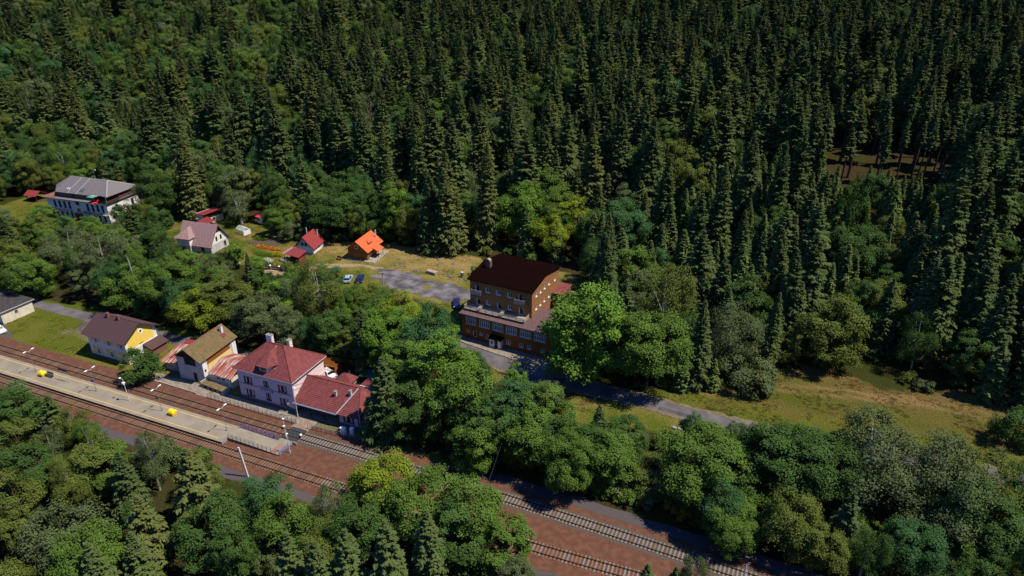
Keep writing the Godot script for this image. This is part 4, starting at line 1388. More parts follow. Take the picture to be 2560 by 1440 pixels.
func build_hotel():
	var o := thing("hotel", -60.0, 117.1, 4.0, 0.075, "large brown timber hotel with a dark low-pitched roof, terraces and white window bands", "building")
	var w := 14.9
	var d := 14.6
	var z0 := -3.7
	var lw := 21.5
	# lower, wider storeys
	var st := S()
	var low := []
	for x in [0.9, 4.2, 7.45, 10.7, 14.0, 17.3]:
		low.append(R(x, 3.75, 2.55, 1.8))
	var small := [R(0.95, 1.75, 1.0, 0.55), R(2.6, 0.8, 0.9, 1.45), R(4.25, 1.7, 0.9, 0.6), R(5.8, 1.15, 1.0, 1.0), R(10.75, 1.15, 1.0, 0.95), R(13.85, 1.15, 1.0, 0.95), R(15.65, 1.2, 1.0, 0.95), R(18.85, 1.2, 1.0, 0.95)]
	four_walls(st, lw, 9.0, -0.6, 6.9, low.map(func(r): return Rect2(r.position + Vector2(0, 0.6), r.size)) + small.map(func(r): return Rect2(r.position + Vector2(0, 0.6), r.size)), [], [], [], 0.22)
	part(o, "lower_wall", st, mats["board_red"])
	for r in low:
		opening(o, "window", Vector3.ZERO, Vector3.RIGHT, r, 0.1, 5, 2, mats["frame_white"], mats["glass_pale"], 0.11)
	for i in small.size():
		if i == 1:
			opening(o, "door", Vector3.ZERO, Vector3.RIGHT, small[i], 0.12, 1, 1, mats["frame_white"], mats["wood_brown"], 0.12, false)
		else:
			opening(o, "window", Vector3.ZERO, Vector3.RIGHT, small[i], 0.16, 1 if i < 3 else 2, 1, mats["frame_white"], mats["glass"], 0.13)
	# white entrance porch with its dark canopy
	st = S()
	wall(st, Vector3(7.35, 0.0, 1.25), Vector3.RIGHT, 2.65, 2.2, [R(0.3, 0.9, 0.5, 0.8), R(1.15, 0.05, 0.85, 1.95)], 0.1)
	wall(st, Vector3(10.0, 0.0, 1.25), Vector3.FORWARD, 1.24, 2.2, [])
	wall(st, Vector3(7.35, 0.0, 0.01), Vector3.BACK, 1.24, 2.2, [])
	var porch := part(o, "entrance_porch", st, mats["frame_white"])
	st = S()
	span(st, Vector3(8.52, 0.06, 1.15), Vector3(9.34, 1.98, 1.18))
	span(st, Vector3(7.67, 0.92, 1.15), Vector3(8.13, 1.68, 1.18))
	part(porch, "pane", st, mats["glass"])
	st = S()
	hexa(st, Vector3(8.68, 2.4, 0.72), Vector3(1.6, 0, 0), Vector3(0, 0.08, 0), Vector3(0, -0.16, 0.75))
	part(porch, "canopy", st, mats["roof_hotel"])
	# terrace roof over the lower storeys, pinkish sheet, with its eaves
	st = S()
	slope(st, Vector3(-0.45, 6.25, 0.7), Vector3(lw + 0.4, 6.25, 0.7), Vector3(lw + 0.4, 6.55, z0 - 0.05), Vector3(-0.45, 6.55, z0 - 0.05), 3, 0.02, 0.16, 30, 0.04)
	slope(st, Vector3(w + 0.05, 6.5, z0), Vector3(lw + 0.4, 6.5, z0), Vector3(lw + 0.4, 6.7, -9.1), Vector3(w + 0.05, 6.7, -9.1), 3, 0.02, 0.16, 12, 0.04)
	part(o, "terrace_roof", st, mats["sheet_rose"])
	st = S()
	box(st, Vector3(17.9, 6.72, -1.4), Vector3(0.7, 0.12, 0.9))
	part(o, "rooflight", st, mats["glass_pale"])
	# wooden terrace decks, each of boards, and slatted fences
	for q in [[0.0, 3.35, -0.95], [3.75, 8.7, -0.9], [9.1, 14.5, -0.9]]:
		var dz: float = q[2]
		var deck := Node3D.new()
		deck.name = "terrace" if not o.has_node("terrace") else "terrace_%03d" % (1 if not o.has_node("terrace_001") else 2)
		o.add_child(deck)
		var nb := 12
		for i in nb:
			var s2 := S()
			var za := lerpf(dz, z0 + 0.1, (i + 0.04) / nb)
			var zb := lerpf(dz, z0 + 0.1, (i + 0.94) / nb)
			span(s2, Vector3(q[0], 6.64, zb), Vector3(q[1], 6.70 + rnd(0, 0.008), za))
			part(deck, "plank", s2, mats["wood_grey"])
		slat_fence(o, Vector3(q[0], 6.66, dz + 0.02), Vector3(q[1], 6.66, dz + 0.02), 0.95, 4, "wood_grey")
		slat_fence(o, Vector3(q[0], 6.66, dz), Vector3(q[0], 6.66, z0 + 0.4), 0.95, 4, "wood_grey")
		slat_fence(o, Vector3(q[1], 6.66, dz), Vector3(q[1], 6.66, z0 + 0.4), 0.95, 4, "wood_grey")
	# upper block
	var y1 := 6.3
	var yh := 6.5
	st = S()
	var ups := []
	for q in [[1.4, 3.55, 0.95, 1.75, 1], [3.95, 4.0, 1.0, 1.15, 0], [6.55, 4.0, 1.0, 1.15, 0], [9.25, 4.0, 1.0, 1.15, 0], [11.85, 3.55, 0.95, 1.75, 1], [1.65, 0.5, 0.95, 1.75, 1], [4.1, 1.05, 0.95, 1.15, 0], [6.75, 0.45, 0.95, 1.8, 1], [9.35, 1.1, 0.95, 1.1, 0], [12.0, 0.5, 0.95, 1.75, 1]]:
		ups.append([R(q[0], q[1], q[2], q[3]), q[4]])
	wall(st, Vector3(0, y1, z0), Vector3.RIGHT, w, yh, ups.map(func(q): return q[0]), 0.26)
	var side := []
	for z in [2.0, 4.1, 6.2, 8.6]:
		side.append(R(z, 4.35, 0.75, 1.05))
		side.append(R(z, 1.25, 0.75, 1.05))
	side.append(R(11.8, 4.0, 0.75, 1.1))
	wall(st, Vector3(w, y1, z0), Vector3.FORWARD, d, yh, side, 0.26)
	wall(st, Vector3(w, y1 - 6.9, z0 - 5.3), Vector3.FORWARD, d - 5.3, 6.89, [R(1.0, 4.2, 0.8, 1.1), R(3.2, 4.2, 0.8, 1.1), R(5.4, 3.3, 1.0, 2.0)], 0.2)
	wall(st, Vector3(w, -0.6, z0 - d), Vector3.LEFT, w, yh + 6.9, [])
	wall(st, Vector3(0, -0.6, z0 - d), Vector3.BACK, d, yh + 6.9, [])
	for x in [0.0, w]:
		var a := Vector3(x, y1 + yh, z0)
		if x > 1:
			tri(st, a, a + Vector3(0, 0, -d), a + Vector3(0, 1.25, -d / 2))
		else:
			tri(st, a + Vector3(0, 0, -d), a, a + Vector3(0, 1.25, -d / 2))
	part(o, "upper_wall", st, mats["board_brown"])
	for q in ups:
		opening(o, "balcony_door" if q[1] else "window", Vector3(0, y1, z0), Vector3.RIGHT, q[0], 0.2, 1 if q[1] else 2, 1, mats["frame_white"], mats["glass"], 0.11, not q[1])
		# the white casement that stands open inwards at the left of each opening
		var s2 := S()
		var r: Rect2 = q[0]
		span(s2, Vector3(r.position.x + 0.01, y1 + r.position.y + 0.05, z0 - 0.16), Vector3(r.position.x + 0.08, y1 + r.end.y - 0.05, z0 + 0.14))
		span(s2, Vector3(r.position.x + 0.10, y1 + r.position.y - 0.03, z0 + 0.003), Vector3(r.end.x, y1 + r.position.y + 0.06, z0 + 0.05))
		part(o, "shutter", s2, mats["frame_white"])
	for r in side:
		opening(o, "window", Vector3(w, y1, z0), Vector3.FORWARD, r, 0.12, 1, 1, mats["frame_white"], mats["glass_pale"], 0.13)
	for r in [R(1.0, 4.2, 0.8, 1.1), R(3.2, 4.2, 0.8, 1.1), R(5.4, 3.3, 1.0, 2.0)]:
		opening(o, "window", Vector3(w, y1 - 6.9, z0 - 5.3), Vector3.FORWARD, r, 0.12, 1, 1, mats["frame_white"], mats["glass_pale"], 0.13)
	# two timber balconies
	for x in [0.8, 11.2]:
		st = S()
		span(st, Vector3(x, y1 + 3.35, z0 + 0.002), Vector3(x + 2.45, y1 + 3.5, z0 + 1.1))
		var b := part(o, "balcony", st, mats["wood_grey"])
		for i in 5:
			var y := y1 + 3.58 + i * 0.19
			st = S()
			span(st, Vector3(x, y, z0 + 1.04), Vector3(x + 2.45, y + 0.15, z0 + 1.09))
			part(b, "slat", st, mats["wood_grey"])
			st = S()
			span(st, Vector3(x + 2.40, y, z0 + 0.05), Vector3(x + 2.45, y + 0.15, z0 + 1.03))
			span(st, Vector3(x, y, z0 + 0.05), Vector3(x + 0.05, y + 0.15, z0 + 1.03))
			part(b, "slat", st, mats["wood_grey"])
		st = S()
		for k in [0.04, 1.22, 2.41]:
			span(st, Vector3(x + k - 0.04, y1 + 3.5, z0 + 0.96), Vector3(x + k + 0.04, y1 + 4.6, z0 + 1.035))
		part(b, "post", st, mats["wood_grey"])
	# roof with raised seams
	var e := 0.45
	st = S()
	var ye := y1 + yh - 0.02
	slope(st, Vector3(-e, ye, z0 + 0.6), Vector3(w + e, ye, z0 + 0.6), Vector3(w + e, ye + 1.45, z0 - d / 2), Vector3(-e, ye + 1.45, z0 - d / 2), 2, 0.02, 0.16, 26, 0.05)
	slope(st, Vector3(w + e, ye, z0 - d - 0.6), Vector3(-e, ye, z0 - d - 0.6), Vector3(-e, ye + 1.45, z0 - d / 2), Vector3(w + e, ye + 1.45, z0 - d / 2), 2, 0.02, 0.16, 26, 0.05)
	part(o, "roof", st, mats["roof_hotel"])
	st = S()
	box(st, Vector3(1.9, ye + 1.3, z0 - 5.2), Vector3(1.15, 2.6, 0.95))
	var ch := part(o, "chimney", st, mats["chimney_pink"])
	st = S()
	for i in 7:
		var a := PI * i / 7
		var b := PI * (i + 1) / 7
		bar(st, Vector3(1.9 + cos(a) * 0.45, ye + 2.6 + sin(a) * 0.4, z0 - 5.2), Vector3(1.9 + cos(b) * 0.45, ye + 2.6 + sin(b) * 0.4, z0 - 5.2), 0.08, 0.9, Vector3(0, 0, 1))
	part(ch, "chimney_cap", st, mats["concrete"])
	# downpipe and corner boards
	st = S()
	tube(st, Vector3(w + 0.06, y1 + 0.3, z0 + 0.1), Vector3(w + 0.06, ye, z0 + 0.1), 0.06, 0.06, 5)
	part(o, "downpipe", st, mats["wood_brown"])
	# rear right wing with a red roof
	st = S()
	four_walls(st, 2.6, 5.0, 0, 8.2, [], [R(1.0, 6.2, 0.9, 1.1), R(3.0, 6.2, 0.9, 1.1)], [], [], 0.2)
	var wing := part(o, "rear_wing", st, mats["chimney_pink"])
	wing.position = Vector3(w + 0.02, -0.3, z0 - d + 4.0)
	st = S()
	slope(st, Vector3(0.0, 8.25, 0.2), Vector3(2.8, 8.25, 0.2), Vector3(2.8, 8.6, -5.2), Vector3(0.0, 8.6, -5.2), 3, 0.02, 0.12, 8, 0.04)
	part(wing, "wing_roof", st, mats["tile_red"])

# ---------------------------------------------------------------- houses on the upper ground
func build_hamlet():
	# ---- grey-roofed apartment house
	var o := thing("apartment_house", -216.2, 134.6, 5.0, -0.087, "white three-storey apartment house with a grey hipped roof and a roof terrace", "apartment house")
	var st := S()
	var x0 := 1.5
	var w := 23.9
	var d := 12.5
	var holes := []
	var doors := []
	for i in 4:
		doors.append(R(2.6 + i * 1.95, 3.25, 0.95, 2.45))
		doors.append(R(15.7 + i * 1.95, 3.25, 0.95, 2.45))
		doors.append(R(2.6 + i * 1.95, 0.3, 0.95, 2.1))
		doors.append(R(15.7 + i * 1.95, 0.3, 0.95, 2.1))
	var mid := [R(11.6, 5.05, 1.45, 0.95), R(11.6, 2.75, 1.45, 1.05)]
	wall(st, Vector3(x0, 0, 0), Vector3.RIGHT, w, 6.4, doors + mid, 0.25)
	var sw := [R(3.0, 3.4, 1.1, 1.9), R(9.2, 3.4, 1.1, 1.9)]
	wall(st, Vector3(x0 + w, 0, 0), Vector3.FORWARD, d, 6.4, sw, 0.25)
	wall(st, Vector3(x0 + w, 0, -d), Vector3.LEFT, w, 6.4, [])
	wall(st, Vector3(x0, 0, -d), Vector3.BACK, d, 6.4, [])
	part(o, "wall", st, mats["plaster_white"])
	for r in doors:
		opening(o, "balcony_door", Vector3(x0, 0, 0), Vector3.RIGHT, r, 0.14, 1, 2, mats["frame_brown"], mats["glass"], 0.10, false)
	for r in mid:
		opening(o, "window", Vector3(x0, 0, 0), Vector3.RIGHT, r, 0.14, 2, 1, mats["frame_brown"], mats["glass"], 0.08)
	for r in sw:
		opening(o, "window", Vector3(x0 + w, 0, 0), Vector3.FORWARD, r, 0.14, 1, 2, mats["frame_brown"], mats["glass"], 0.10)
	# long balconies and the brown slab under the roof terrace
	for q in [[1.9, 11.0], [15.2, 25.4]]:
		st = S()
		span(st, Vector3(q[0], 2.75, 0.002), Vector3(q[1], 2.93, 1.15))
		var b := part(o, "balcony", st, mats["concrete"])
		st = S()
		span(st, Vector3(q[0], 3.75, 1.06), Vector3(q[1], 3.81, 1.12))
		part(b, "handrail", st, mats["rail_grey"])
		st = S()
		var k := int((q[1] - q[0]) / 0.45)
		for i in k + 1:
			var x := lerpf(q[0] + 0.03, q[1] - 0.03, float(i) / k)
			span(st, Vector3(x - 0.02, 2.93, 1.07), Vector3(x + 0.02, 3.75, 1.11))
		part(b, "balusters", st, mats["rail_grey"]).set_meta("kind", "stuff")
	st = S()
	span(st, Vector3(0.6, 6.41, -d - 0.3), Vector3(25.9, 6.62, 0.85))
	part(o, "terrace_slab", st, mats["sheet_grey"])
	st = S()
	span(st, Vector3(20.4, 6.63, -4.6), Vector3(26.1, 6.68, 0.7))
	span(st, Vector3(0.4, 6.63, -6), Vector3(5.4, 6.68, 0.7))
	part(o, "terrace_floor", st, mats["brick"])
	st = S()
	span(st, Vector3(12.0, 0.0, 0.01), Vector3(14.7, 2.2, 0.5))
	var po := part(o, "entrance_porch", st, mats["board_orange"])
	st = S()
	span(st, Vector3(12.8, 0.0, 0.505), Vector3(14.1, 1.9, 0.53))
	part(po, "door", st, mats["frame_brown"])
	# dark sheet-clad top storey set back behind the terrace
	st = S()
	wall(st, Vector3(5.6, 6.63, -1.2), Vector3.RIGHT, 14.6, 1.95, [R(5.3, 0.1, 1.3, 1.6)], 0.2)
	wall(st, Vector3(20.2, 6.63, -1.2), Vector3.FORWARD, 3.6, 1.95, [R(0.8, 0.05, 1.6, 1.8)], 0.2)
	wall(st, Vector3(20.2, 6.63, -4.8), Vector3.RIGHT, 5.5, 1.95, [R(0.8, 0.05, 1.6, 1.8), R(3.2, 0.05, 1.6, 1.8)], 0.2)
	wall(st, Vector3(25.7, 6.63, -4.8), Vector3.FORWARD, 7.6, 1.95, [R(1.0, 0.3, 1.0, 1.55), R(4.6, 0.3, 1.2, 1.6)], 0.2)
	wall(st, Vector3(25.7, 6.63, -12.4), Vector3.LEFT, 25.0, 1.95, [])
	wall(st, Vector3(0.7, 6.63, -12.4), Vector3.BACK, 6.4, 1.95, [])
	wall(st, Vector3(0.7, 6.63, -6.0), Vector3.RIGHT, 4.9, 1.95, [R(1.2, 0.05, 1.4, 1.8)], 0.2)
	wall(st, Vector3(5.6, 6.63, -6.0), Vector3.BACK, 4.8, 1.95, [])
	part(o, "top_storey", st, mats["sheet_dark"])
	for q in [[Vector3(25.7, 6.63, -4.8), Vector3.FORWARD, R(1.0, 0.3, 1.0, 1.55)], [Vector3(25.7, 6.63, -4.8), Vector3.FORWARD, R(4.6, 0.3, 1.2, 1.6)], [Vector3(20.2, 6.63, -4.8), Vector3.RIGHT, R(3.2, 0.05, 1.6, 1.8)], [Vector3(20.2, 6.63, -4.8), Vector3.RIGHT, R(0.8, 0.05, 1.6, 1.8)]]:
		opening(o, "red_window", q[0], q[1], q[2], 0.06, 2, 1, mats["frame_red"], mats["lamp_red"], 0.12, false)
	for q in [[Vector3(5.6, 6.63, -1.2), Vector3.RIGHT, R(5.3, 0.1, 1.3, 1.6)], [Vector3(20.2, 6.63, -1.2), Vector3.FORWARD, R(0.8, 0.05, 1.6, 1.8)], [Vector3(0.7, 6.63, -6.0), Vector3.RIGHT, R(1.2, 0.05, 1.4, 1.8)]]:
		opening(o, "window", q[0], q[1], q[2], 0.1, 1, 1, mats["frame_brown"], mats["glass"], 0.1, false)
	for x in [20.3, 25.7]:
		st = S()
		span(st, Vector3(x - 0.12, 6.64, -0.2), Vector3(x + 0.12, 8.5, 0.04))
		part(o, "post", st, mats["sheet_grey"])
	st = S()
	span(st, Vector3(20.5, 6.69, 0.62), Vector3(26.1, 7.35, 0.68))
	span(st, Vector3(26.04, 6.69, -4.6), Vector3(26.1, 7.35, 0.61))
	part(o, "parapet", st, mats["wood_brown"])
	var ye := 8.6
	var a := Vector3(0.2, ye, -5.8)
	var ra := Vector3(5.6, 11.5, -6.8)
	var rb := Vector3(20.6, 11.5, -6.8)
	var f0 := Vector3(5.0, ye - 0.35, -0.7)
	var f1 := Vector3(20.3, ye - 0.35, -0.7)
	var f2 := Vector3(26.3, ye, -0.1)
	var b0 := Vector3(26.3, ye, -12.9)
	var b1 := Vector3(0.2, ye, -12.9)
	st = S()
	slope(st, f0, f1, rb, ra, 16, 0.025, 0.15)
	slope(st, f1 + Vector3(0, 0.36, -0.5), f2, rb, rb + Vector3(-0.02, 0, 0), 16, 0.025, 0.15)
	slope(st, f2, b0, rb, rb, 16, 0.025, 0.15)
	slope(st, b0, b1, ra, rb, 16, 0.025, 0.15)
	slope(st, b1, a, ra, ra, 16, 0.025, 0.15)
	slope(st, a, f0 + Vector3(0, 0.35, -0.4), ra, ra, 16, 0.025, 0.15)
	var roof := part(o, "roof", st, mats["sheet_grey"])
	st = S()
	for q in [[ra, rb], [rb, f2], [rb, b0]]:
		tube(st, q[0] + Vector3.UP * 0.05, q[1] + Vector3.UP * 0.05, 0.09, 0.09, 5)
	for f in [0.33, 0.55]:
		bar(st, f0.lerp(f1, f) + Vector3(0, 0.06, 0), ra.lerp(rb, f) + Vector3(0, 0.06, 0), 0.12, 0.05)
	part(roof, "ridge_cap", st, mats["zinc"])
	var n := (f1 - f0).cross(ra - f0).normalized()
	for x in [8.9, 9.75, 14.0, 14.85]:
		var fx: float = (x - 5.0) / 15.3
		var p := f0.lerp(f1, fx).lerp(ra.lerp(rb, fx), 0.26)
		st = S()
		var v := (ra.lerp(rb, fx) - f0.lerp(f1, fx)).normalized()
		hexa(st, p + n * 0.08, Vector3(0.36, 0, 0), v * 0.62, n * 0.07)
		var rl := part(roof, "roof_window", st, mats["sheet_dark"])
		st = S()
		hexa(st, p + n * 0.158, Vector3(0.27, 0, 0), v * 0.5, n * 0.012)
		part(rl, "pane", st, mats["zinc" if x < 12 else "glass_pale"])
	st = S()
	tube(st, Vector3(15.5, 11.4, -7.2), Vector3(15.5, 14.2, -7.2), 0.04, 0.03, 5)
	tube(st, Vector3(14.7, 13.4, -7.2), Vector3(16.4, 14.4, -7.2), 0.03, 0.03, 4)
	ball(st, Vector3(16.3, 14.3, -7.2), Vector3(0.3, 0.3, 0.15), 8, 5)
	part(roof, "aerial", st, mats["steel_pale"])
	var ps := thing("parasol", -194.7, 135.9, 5.0 + 6.68, 0, "pale green square parasol on the roof terrace of the apartment house", "parasol")
	st = S()
	frustum(st, Vector3(0, 2.0, 0), Vector2(2.4, 2.4), Vector2(0.2, 0.2), 0.5)
	part(ps, "canopy", st, mats["parasol_green"])
	st = S()
	tube(st, Vector3(0, 0, 0), Vector3(0, 2.1, 0), 0.03, 0.03, 5)
	part(ps, "pole", st, mats["steel_pale"])
	ps = thing("sun_lounger", -193.2, 135.2, 5.0 + 6.68, 0.5, "bright red cushioned lounger on the roof terrace of the apartment house", "lounger")
	st = S()
	box(st, Vector3(0, 0.38, 0.3), Vector3(0.8, 0.14, 1.4))
	part(ps, "seat", st, mats["red_cloth"])
	st = S()
	hexa(st, Vector3(0, 0.75, -0.6), Vector3(0.4, 0, 0), Vector3(0, 0.4, -0.25), Vector3(0, 0.05, 0.08))
	part(ps, "backrest", st, mats["red_cloth"])
	for q in [[-0.35, 0.9], [0.35, 0.9], [-0.35, -0.3], [0.35, -0.3]]:
		st = S()
		box(st, Vector3(q[0], 0.155, q[1]), Vector3(0.06, 0.31, 0.06))
		part(ps, "leg", st, mats["steel_pale"])
	# ---- red-roofed gazebo at the left edge
	gazebo(-236.2, 141.7, "red-roofed open timber gazebo with benches left of the apartment house", 4.4, 3.6, 3.4, "sheet_red")
	# small pale-roofed shed behind the apartment house's right end
	o = thing("garden_shed", -187.2, 147.6, 5.0, 0.3, "small shed with a pale grey sheet roof right of the apartment house", "shed")
	st = S()
	four_walls(st, 3.4, 2.6, 0, 2.0, [R(1.1, 0.02, 0.9, 1.8)], [])
	part(o, "wall", st, mats["board_dark"])
	st = S()
	slope(st, Vector3(-0.3, 2.0, 0.4), Vector3(3.7, 2.0, 0.4), Vector3(3.7, 2.7, -2.9), Vector3(-0.3, 2.7, -2.9), 2, 0.02, 0.08, 7)
	part(o, "roof", st, mats["zinc"])

	# ---- white house with the rose roof
	o = thing("white_house", -155.0, 128.3, 5.0, -0.087, "white house with a faded rose-coloured steep roof and a projecting hipped wing", "house")
	st = S()
	wall(st, Vector3(0.7, 0, 0), Vector3.RIGHT, 4.2, 4.2, [R(1.7, 2.6, 1.1, 1.25), R(1.4, 0.5, 1.1, 1.1)], 0.2)
	wall(st, Vector3(4.9, 0, 0), Vector3.FORWARD, 1.2, 4.2, [])
	wall(st, Vector3(4.9, 0, -1.0), Vector3.RIGHT, 6.1, 2.35, [R(2.6, 0.5, 1.2, 1.2)], 0.2)
	wall(st, Vector3(11.0, 0, -1.0), Vector3.FORWARD, 7.2, 2.3, [R(5.3, 0.6, 0.9, 1.3)], 0.2)
	wall(st, Vector3(11.0, 0, -8.2), Vector3.LEFT, 10.3, 2.4, [])
	wall(st, Vector3(0.7, 0, -8.2), Vector3.BACK, 8.2, 2.4, [])
	part(o, "lower_wall", st, mats["plaster_grey"])
	for q in [[Vector3(0.7, 0, 0), Vector3.RIGHT, R(1.7, 2.6, 1.1, 1.25)], [Vector3(0.7, 0, 0), Vector3.RIGHT, R(1.4, 0.5, 1.1, 1.1)], [Vector3(4.9, 0, -1.0), Vector3.RIGHT, R(2.6, 0.5, 1.2, 1.2)], [Vector3(11.0, 0, -1.0), Vector3.FORWARD, R(5.3, 0.6, 0.9, 1.3)]]:
		opening(o, "window", q[0], q[1], q[2], 0.1, 2, 1, mats["frame_brown"], mats["glass"], 0.08)
	# white gable with its brown boarded tip
	st = S()
	var zf := -1.0
	var zb := -8.2
	var zm := -4.6
	quad(st, Vector3(11.01, 2.3, zf), Vector3(11.01, 2.3, zb), Vector3(11.01, 5.2, zm - 1.55), Vector3(11.01, 5.2, zm + 1.55))
	span(st, Vector3(0.66, 2.1, 0.002), Vector3(4.94, 4.2, 0.05))
	hexa(st, Vector3(4.95, 3.0, -1.0), Vector3(0.03, 0, 0), Vector3(0, 1.2, 0), Vector3(0, 0, 1.0))
	part(o, "white_wall", st, mats["plaster_white"])
	st = S()
	tri(st, Vector3(11.02, 5.2, zm + 1.55), Vector3(11.02, 5.2, zm - 1.55), Vector3(11.02, 7.4, zm))
	part(o, "gable_boarding", st, mats["board_dark"])
	for z in [-3.7, -5.5]:
		st = S()
		span(st, Vector3(11.012, 2.9, z - 0.35), Vector3(11.05, 4.2, z + 0.35))
		part(o, "gable_window", st, mats["glass"])
	st = S()
	var ridge := 7.55
	slope(st, Vector3(4.6, 2.1, -0.4), Vector3(11.6, 2.1, -0.4), Vector3(11.6, ridge, zm), Vector3(4.6, ridge, zm), 16, 0.035, 0.12)
	slope(st, Vector3(0.2, 4.2, -1.9), Vector3(4.62, 4.2, -1.9), Vector3(4.62, ridge, zm), Vector3(-0.2, ridge, zm), 10, 0.035, 0.12)
	slope(st, Vector3(11.6, 2.1, -8.8), Vector3(-0.2, 2.1, -8.8), Vector3(-0.2, ridge, zm), Vector3(11.6, ridge, zm), 16, 0.035, 0.12)
	part(o, "roof", st, mats["tile_rose"])
	st = S()
	var tip := Vector3(2.8, 6.35, -2.6)
	var tail := Vector3(2.8, 6.55, -3.9)
	var e0 := Vector3(0.2, 4.15, 0.55)
	var e1 := Vector3(5.4, 4.15, 0.55)
	slope(st, e0, e1, tip, tip, 10, 0.035, 0.1)
	slope(st, e1, Vector3(5.4, 4.15, -2.2), tail, tip, 8, 0.035, 0.1)
	slope(st, Vector3(0.2, 4.15, -2.2), e0, tip, tail, 8, 0.035, 0.1)
	part(o, "wing_roof", st, mats["tile_rose"])
	chimney(o, Vector3(4.6, 6.9, zm - 0.3), 0.5, 0.5, 1.4, "wood_brown")
	st = S()
	ball(st, Vector3(11.3, 2.15, -0.9), Vector3(0.45, 0.45, 0.16), 10, 6)
	part(o, "satellite_dish", st, mats["lamp_white"])

	# ---- barn with a red mono-pitch roof behind the white house
	o = thing("red_roofed_barn", -162.6, 146.6, 5.0, -1.45, "dark timber barn with a red mono-pitch roof behind the white house", "barn")
	st = S()
	four_walls(st, 7.0, 3.6, 0, 3.4, [R(0.8, 0.02, 0.9, 1.9), R(3.0, 0.9, 0.8, 0.8)], [])
	part(o, "wall", st, mats["plaster_cream"])
	st = S()
	span(st, Vector3(-0.03, 2.0, 0.002), Vector3(7.03, 3.4, 0.06))
	part(o, "boarding", st, mats["board_dark"])
	st = S()
	span(st, Vector3(0.8, 0.03, -0.12), Vector3(1.7, 1.9, -0.08))
	part(o, "door", st, mats["wood_brown"])
	st = S()
	slope(st, Vector3(-0.5, 3.75, 0.7), Vector3(7.5, 3.75, 0.7), Vector3(7.5, 3.2, -4.1), Vector3(-0.5, 3.2, -4.1), 2, 0.02, 0.1, 14)
	part(o, "roof", st, mats["sheet_red"])
	o = thing("lean_to_shed", -162.6, 144.2, 5.0, 0.3, "low dark shed with a sloping red roof between barn and white house", "shed")
	st = S()
	four_walls(st, 4.2, 2.8, 0, 1.9, [], [])
	part(o, "wall", st, mats["board_dark"])
	st = S()
	slope(st, Vector3(-0.4, 2.0, 0.5), Vector3(4.6, 2.0, 0.5), Vector3(4.6, 2.9, -3.1), Vector3(-0.4, 2.9, -3.1), 2, 0.02, 0.08, 8)
	part(o, "roof", st, mats["sheet_red"])
	# ---- small shed with the pinkish red roof
	o = thing("pink_roofed_shed", -149.0, 154.2, 5.3, 0.1, "tiny white shed with a bright pinkish red roof at the forest edge", "shed")
	st = S()
	four_walls(st, 2.4, 2.4, 0, 2.2, [], [R(0.8, 0.02, 0.8, 1.8)])
	part(o, "wall", st, mats["plaster_white"])
	st = S()
	slope(st, Vector3(-0.3, 2.15, 0.5), Vector3(2.9, 2.15, 0.5), Vector3(2.9, 3.1, -1.2), Vector3(-0.3, 3.1, -1.2), 2, 0.02, 0.08, 6)
	slope(st, Vector3(2.9, 2.15, -2.9), Vector3(-0.3, 2.15, -2.9), Vector3(-0.3, 3.1, -1.2), Vector3(2.9, 3.1, -1.2), 2, 0.02, 0.08, 6)
	part(o, "roof", st, mats["pink_sheet"])
	# ---- greenhouse
	o = thing("greenhouse", -149.6, 145.7, 5.0, 0.3, "small glazed greenhouse beside the vegetable beds", "greenhouse")
	st = S()
	for i in 6:
		var x := i * 0.8
		for q in [[Vector3(x, 0, 0), Vector3(x, 1.4, 0)], [Vector3(x, 1.4, 0), Vector3(x, 2.1, -1.2)], [Vector3(x, 2.1, -1.2), Vector3(x, 1.4, -2.4)], [Vector3(x, 1.4, -2.4), Vector3(x, 0, -2.4)]]:
			tube(st, q[0], q[1], 0.035, 0.035, 4)
	for q in [[1.4, 0.0], [2.1, -1.2], [1.4, -2.4]]:
		tube(st, Vector3(0, q[0], q[1]), Vector3(4.0, q[0], q[1]), 0.035, 0.035, 4)
	part(o, "frame", st, mats["frame_white"])
	for i in 5:
		for q in [[Vector3(0, 0.05, 0), Vector3(0, 1.35, 0)], [Vector3(0, 1.42, -0.04), Vector3(0, 2.06, -1.16)], [Vector3(0, 2.06, -1.24), Vector3(0, 1.42, -2.36)], [Vector3(0, 1.35, -2.4), Vector3(0, 0.05, -2.4)]]:
			st = S()
			var u := Vector3(i * 0.8 + 0.04, 0, 0)
			var v := Vector3(i * 0.8 + 0.76, 0, 0)
			quad(st, q[0] + u, q[0] + v, q[1] + v, q[1] + u)
			part(o, "pane", st, mats["glass_clear"])
	st = S()
	span(st, Vector3(4.02, 0, -2.3), Vector3(4.06, 1.5, -0.1))
	part(o, "end_panel", st, mats["frame_white"])

	# ---- cottage with the steep red roof, and its lean-to
	o = thing("red_roofed_cottage", -122.9, 140.0, 5.0, -0.18, "cottage with a steep bright red sheet roof and boarded blue-grey gable", "cottage")
	st = S()
	four_walls(st, 5.2, 6.0, 0, 2.0, [], [R(3.0, 0.5, 0.9, 1.0)])
	part(o, "wall", st, mats["plaster_white"])
	st = S()
	tri(st, Vector3(0, 2.0, 0), Vector3(5.2, 2.0, 0), Vector3(2.6, 4.9, 0))
	tri(st, Vector3(5.2, 2.0, -6), Vector3(0, 2.0, -6), Vector3(2.6, 4.9, -6))
	part(o, "gable", st, mats["plaster_grey"])
	st = S()
	span(st, Vector3(1.8, 2.4, 0.01), Vector3(2.4, 3.2, 0.05))
	span(st, Vector3(2.8, 2.4, 0.01), Vector3(3.4, 3.2, 0.05))
	part(o, "window", st, mats["glass"])
	st = S()
	slope(st, Vector3(5.75, 1.75, 0.7), Vector3(5.75, 1.75, -6.5), Vector3(2.6, 5.15, -6.5), Vector3(2.6, 5.15, 0.7), 2, 0.02, 0.1, 12, 0.03)
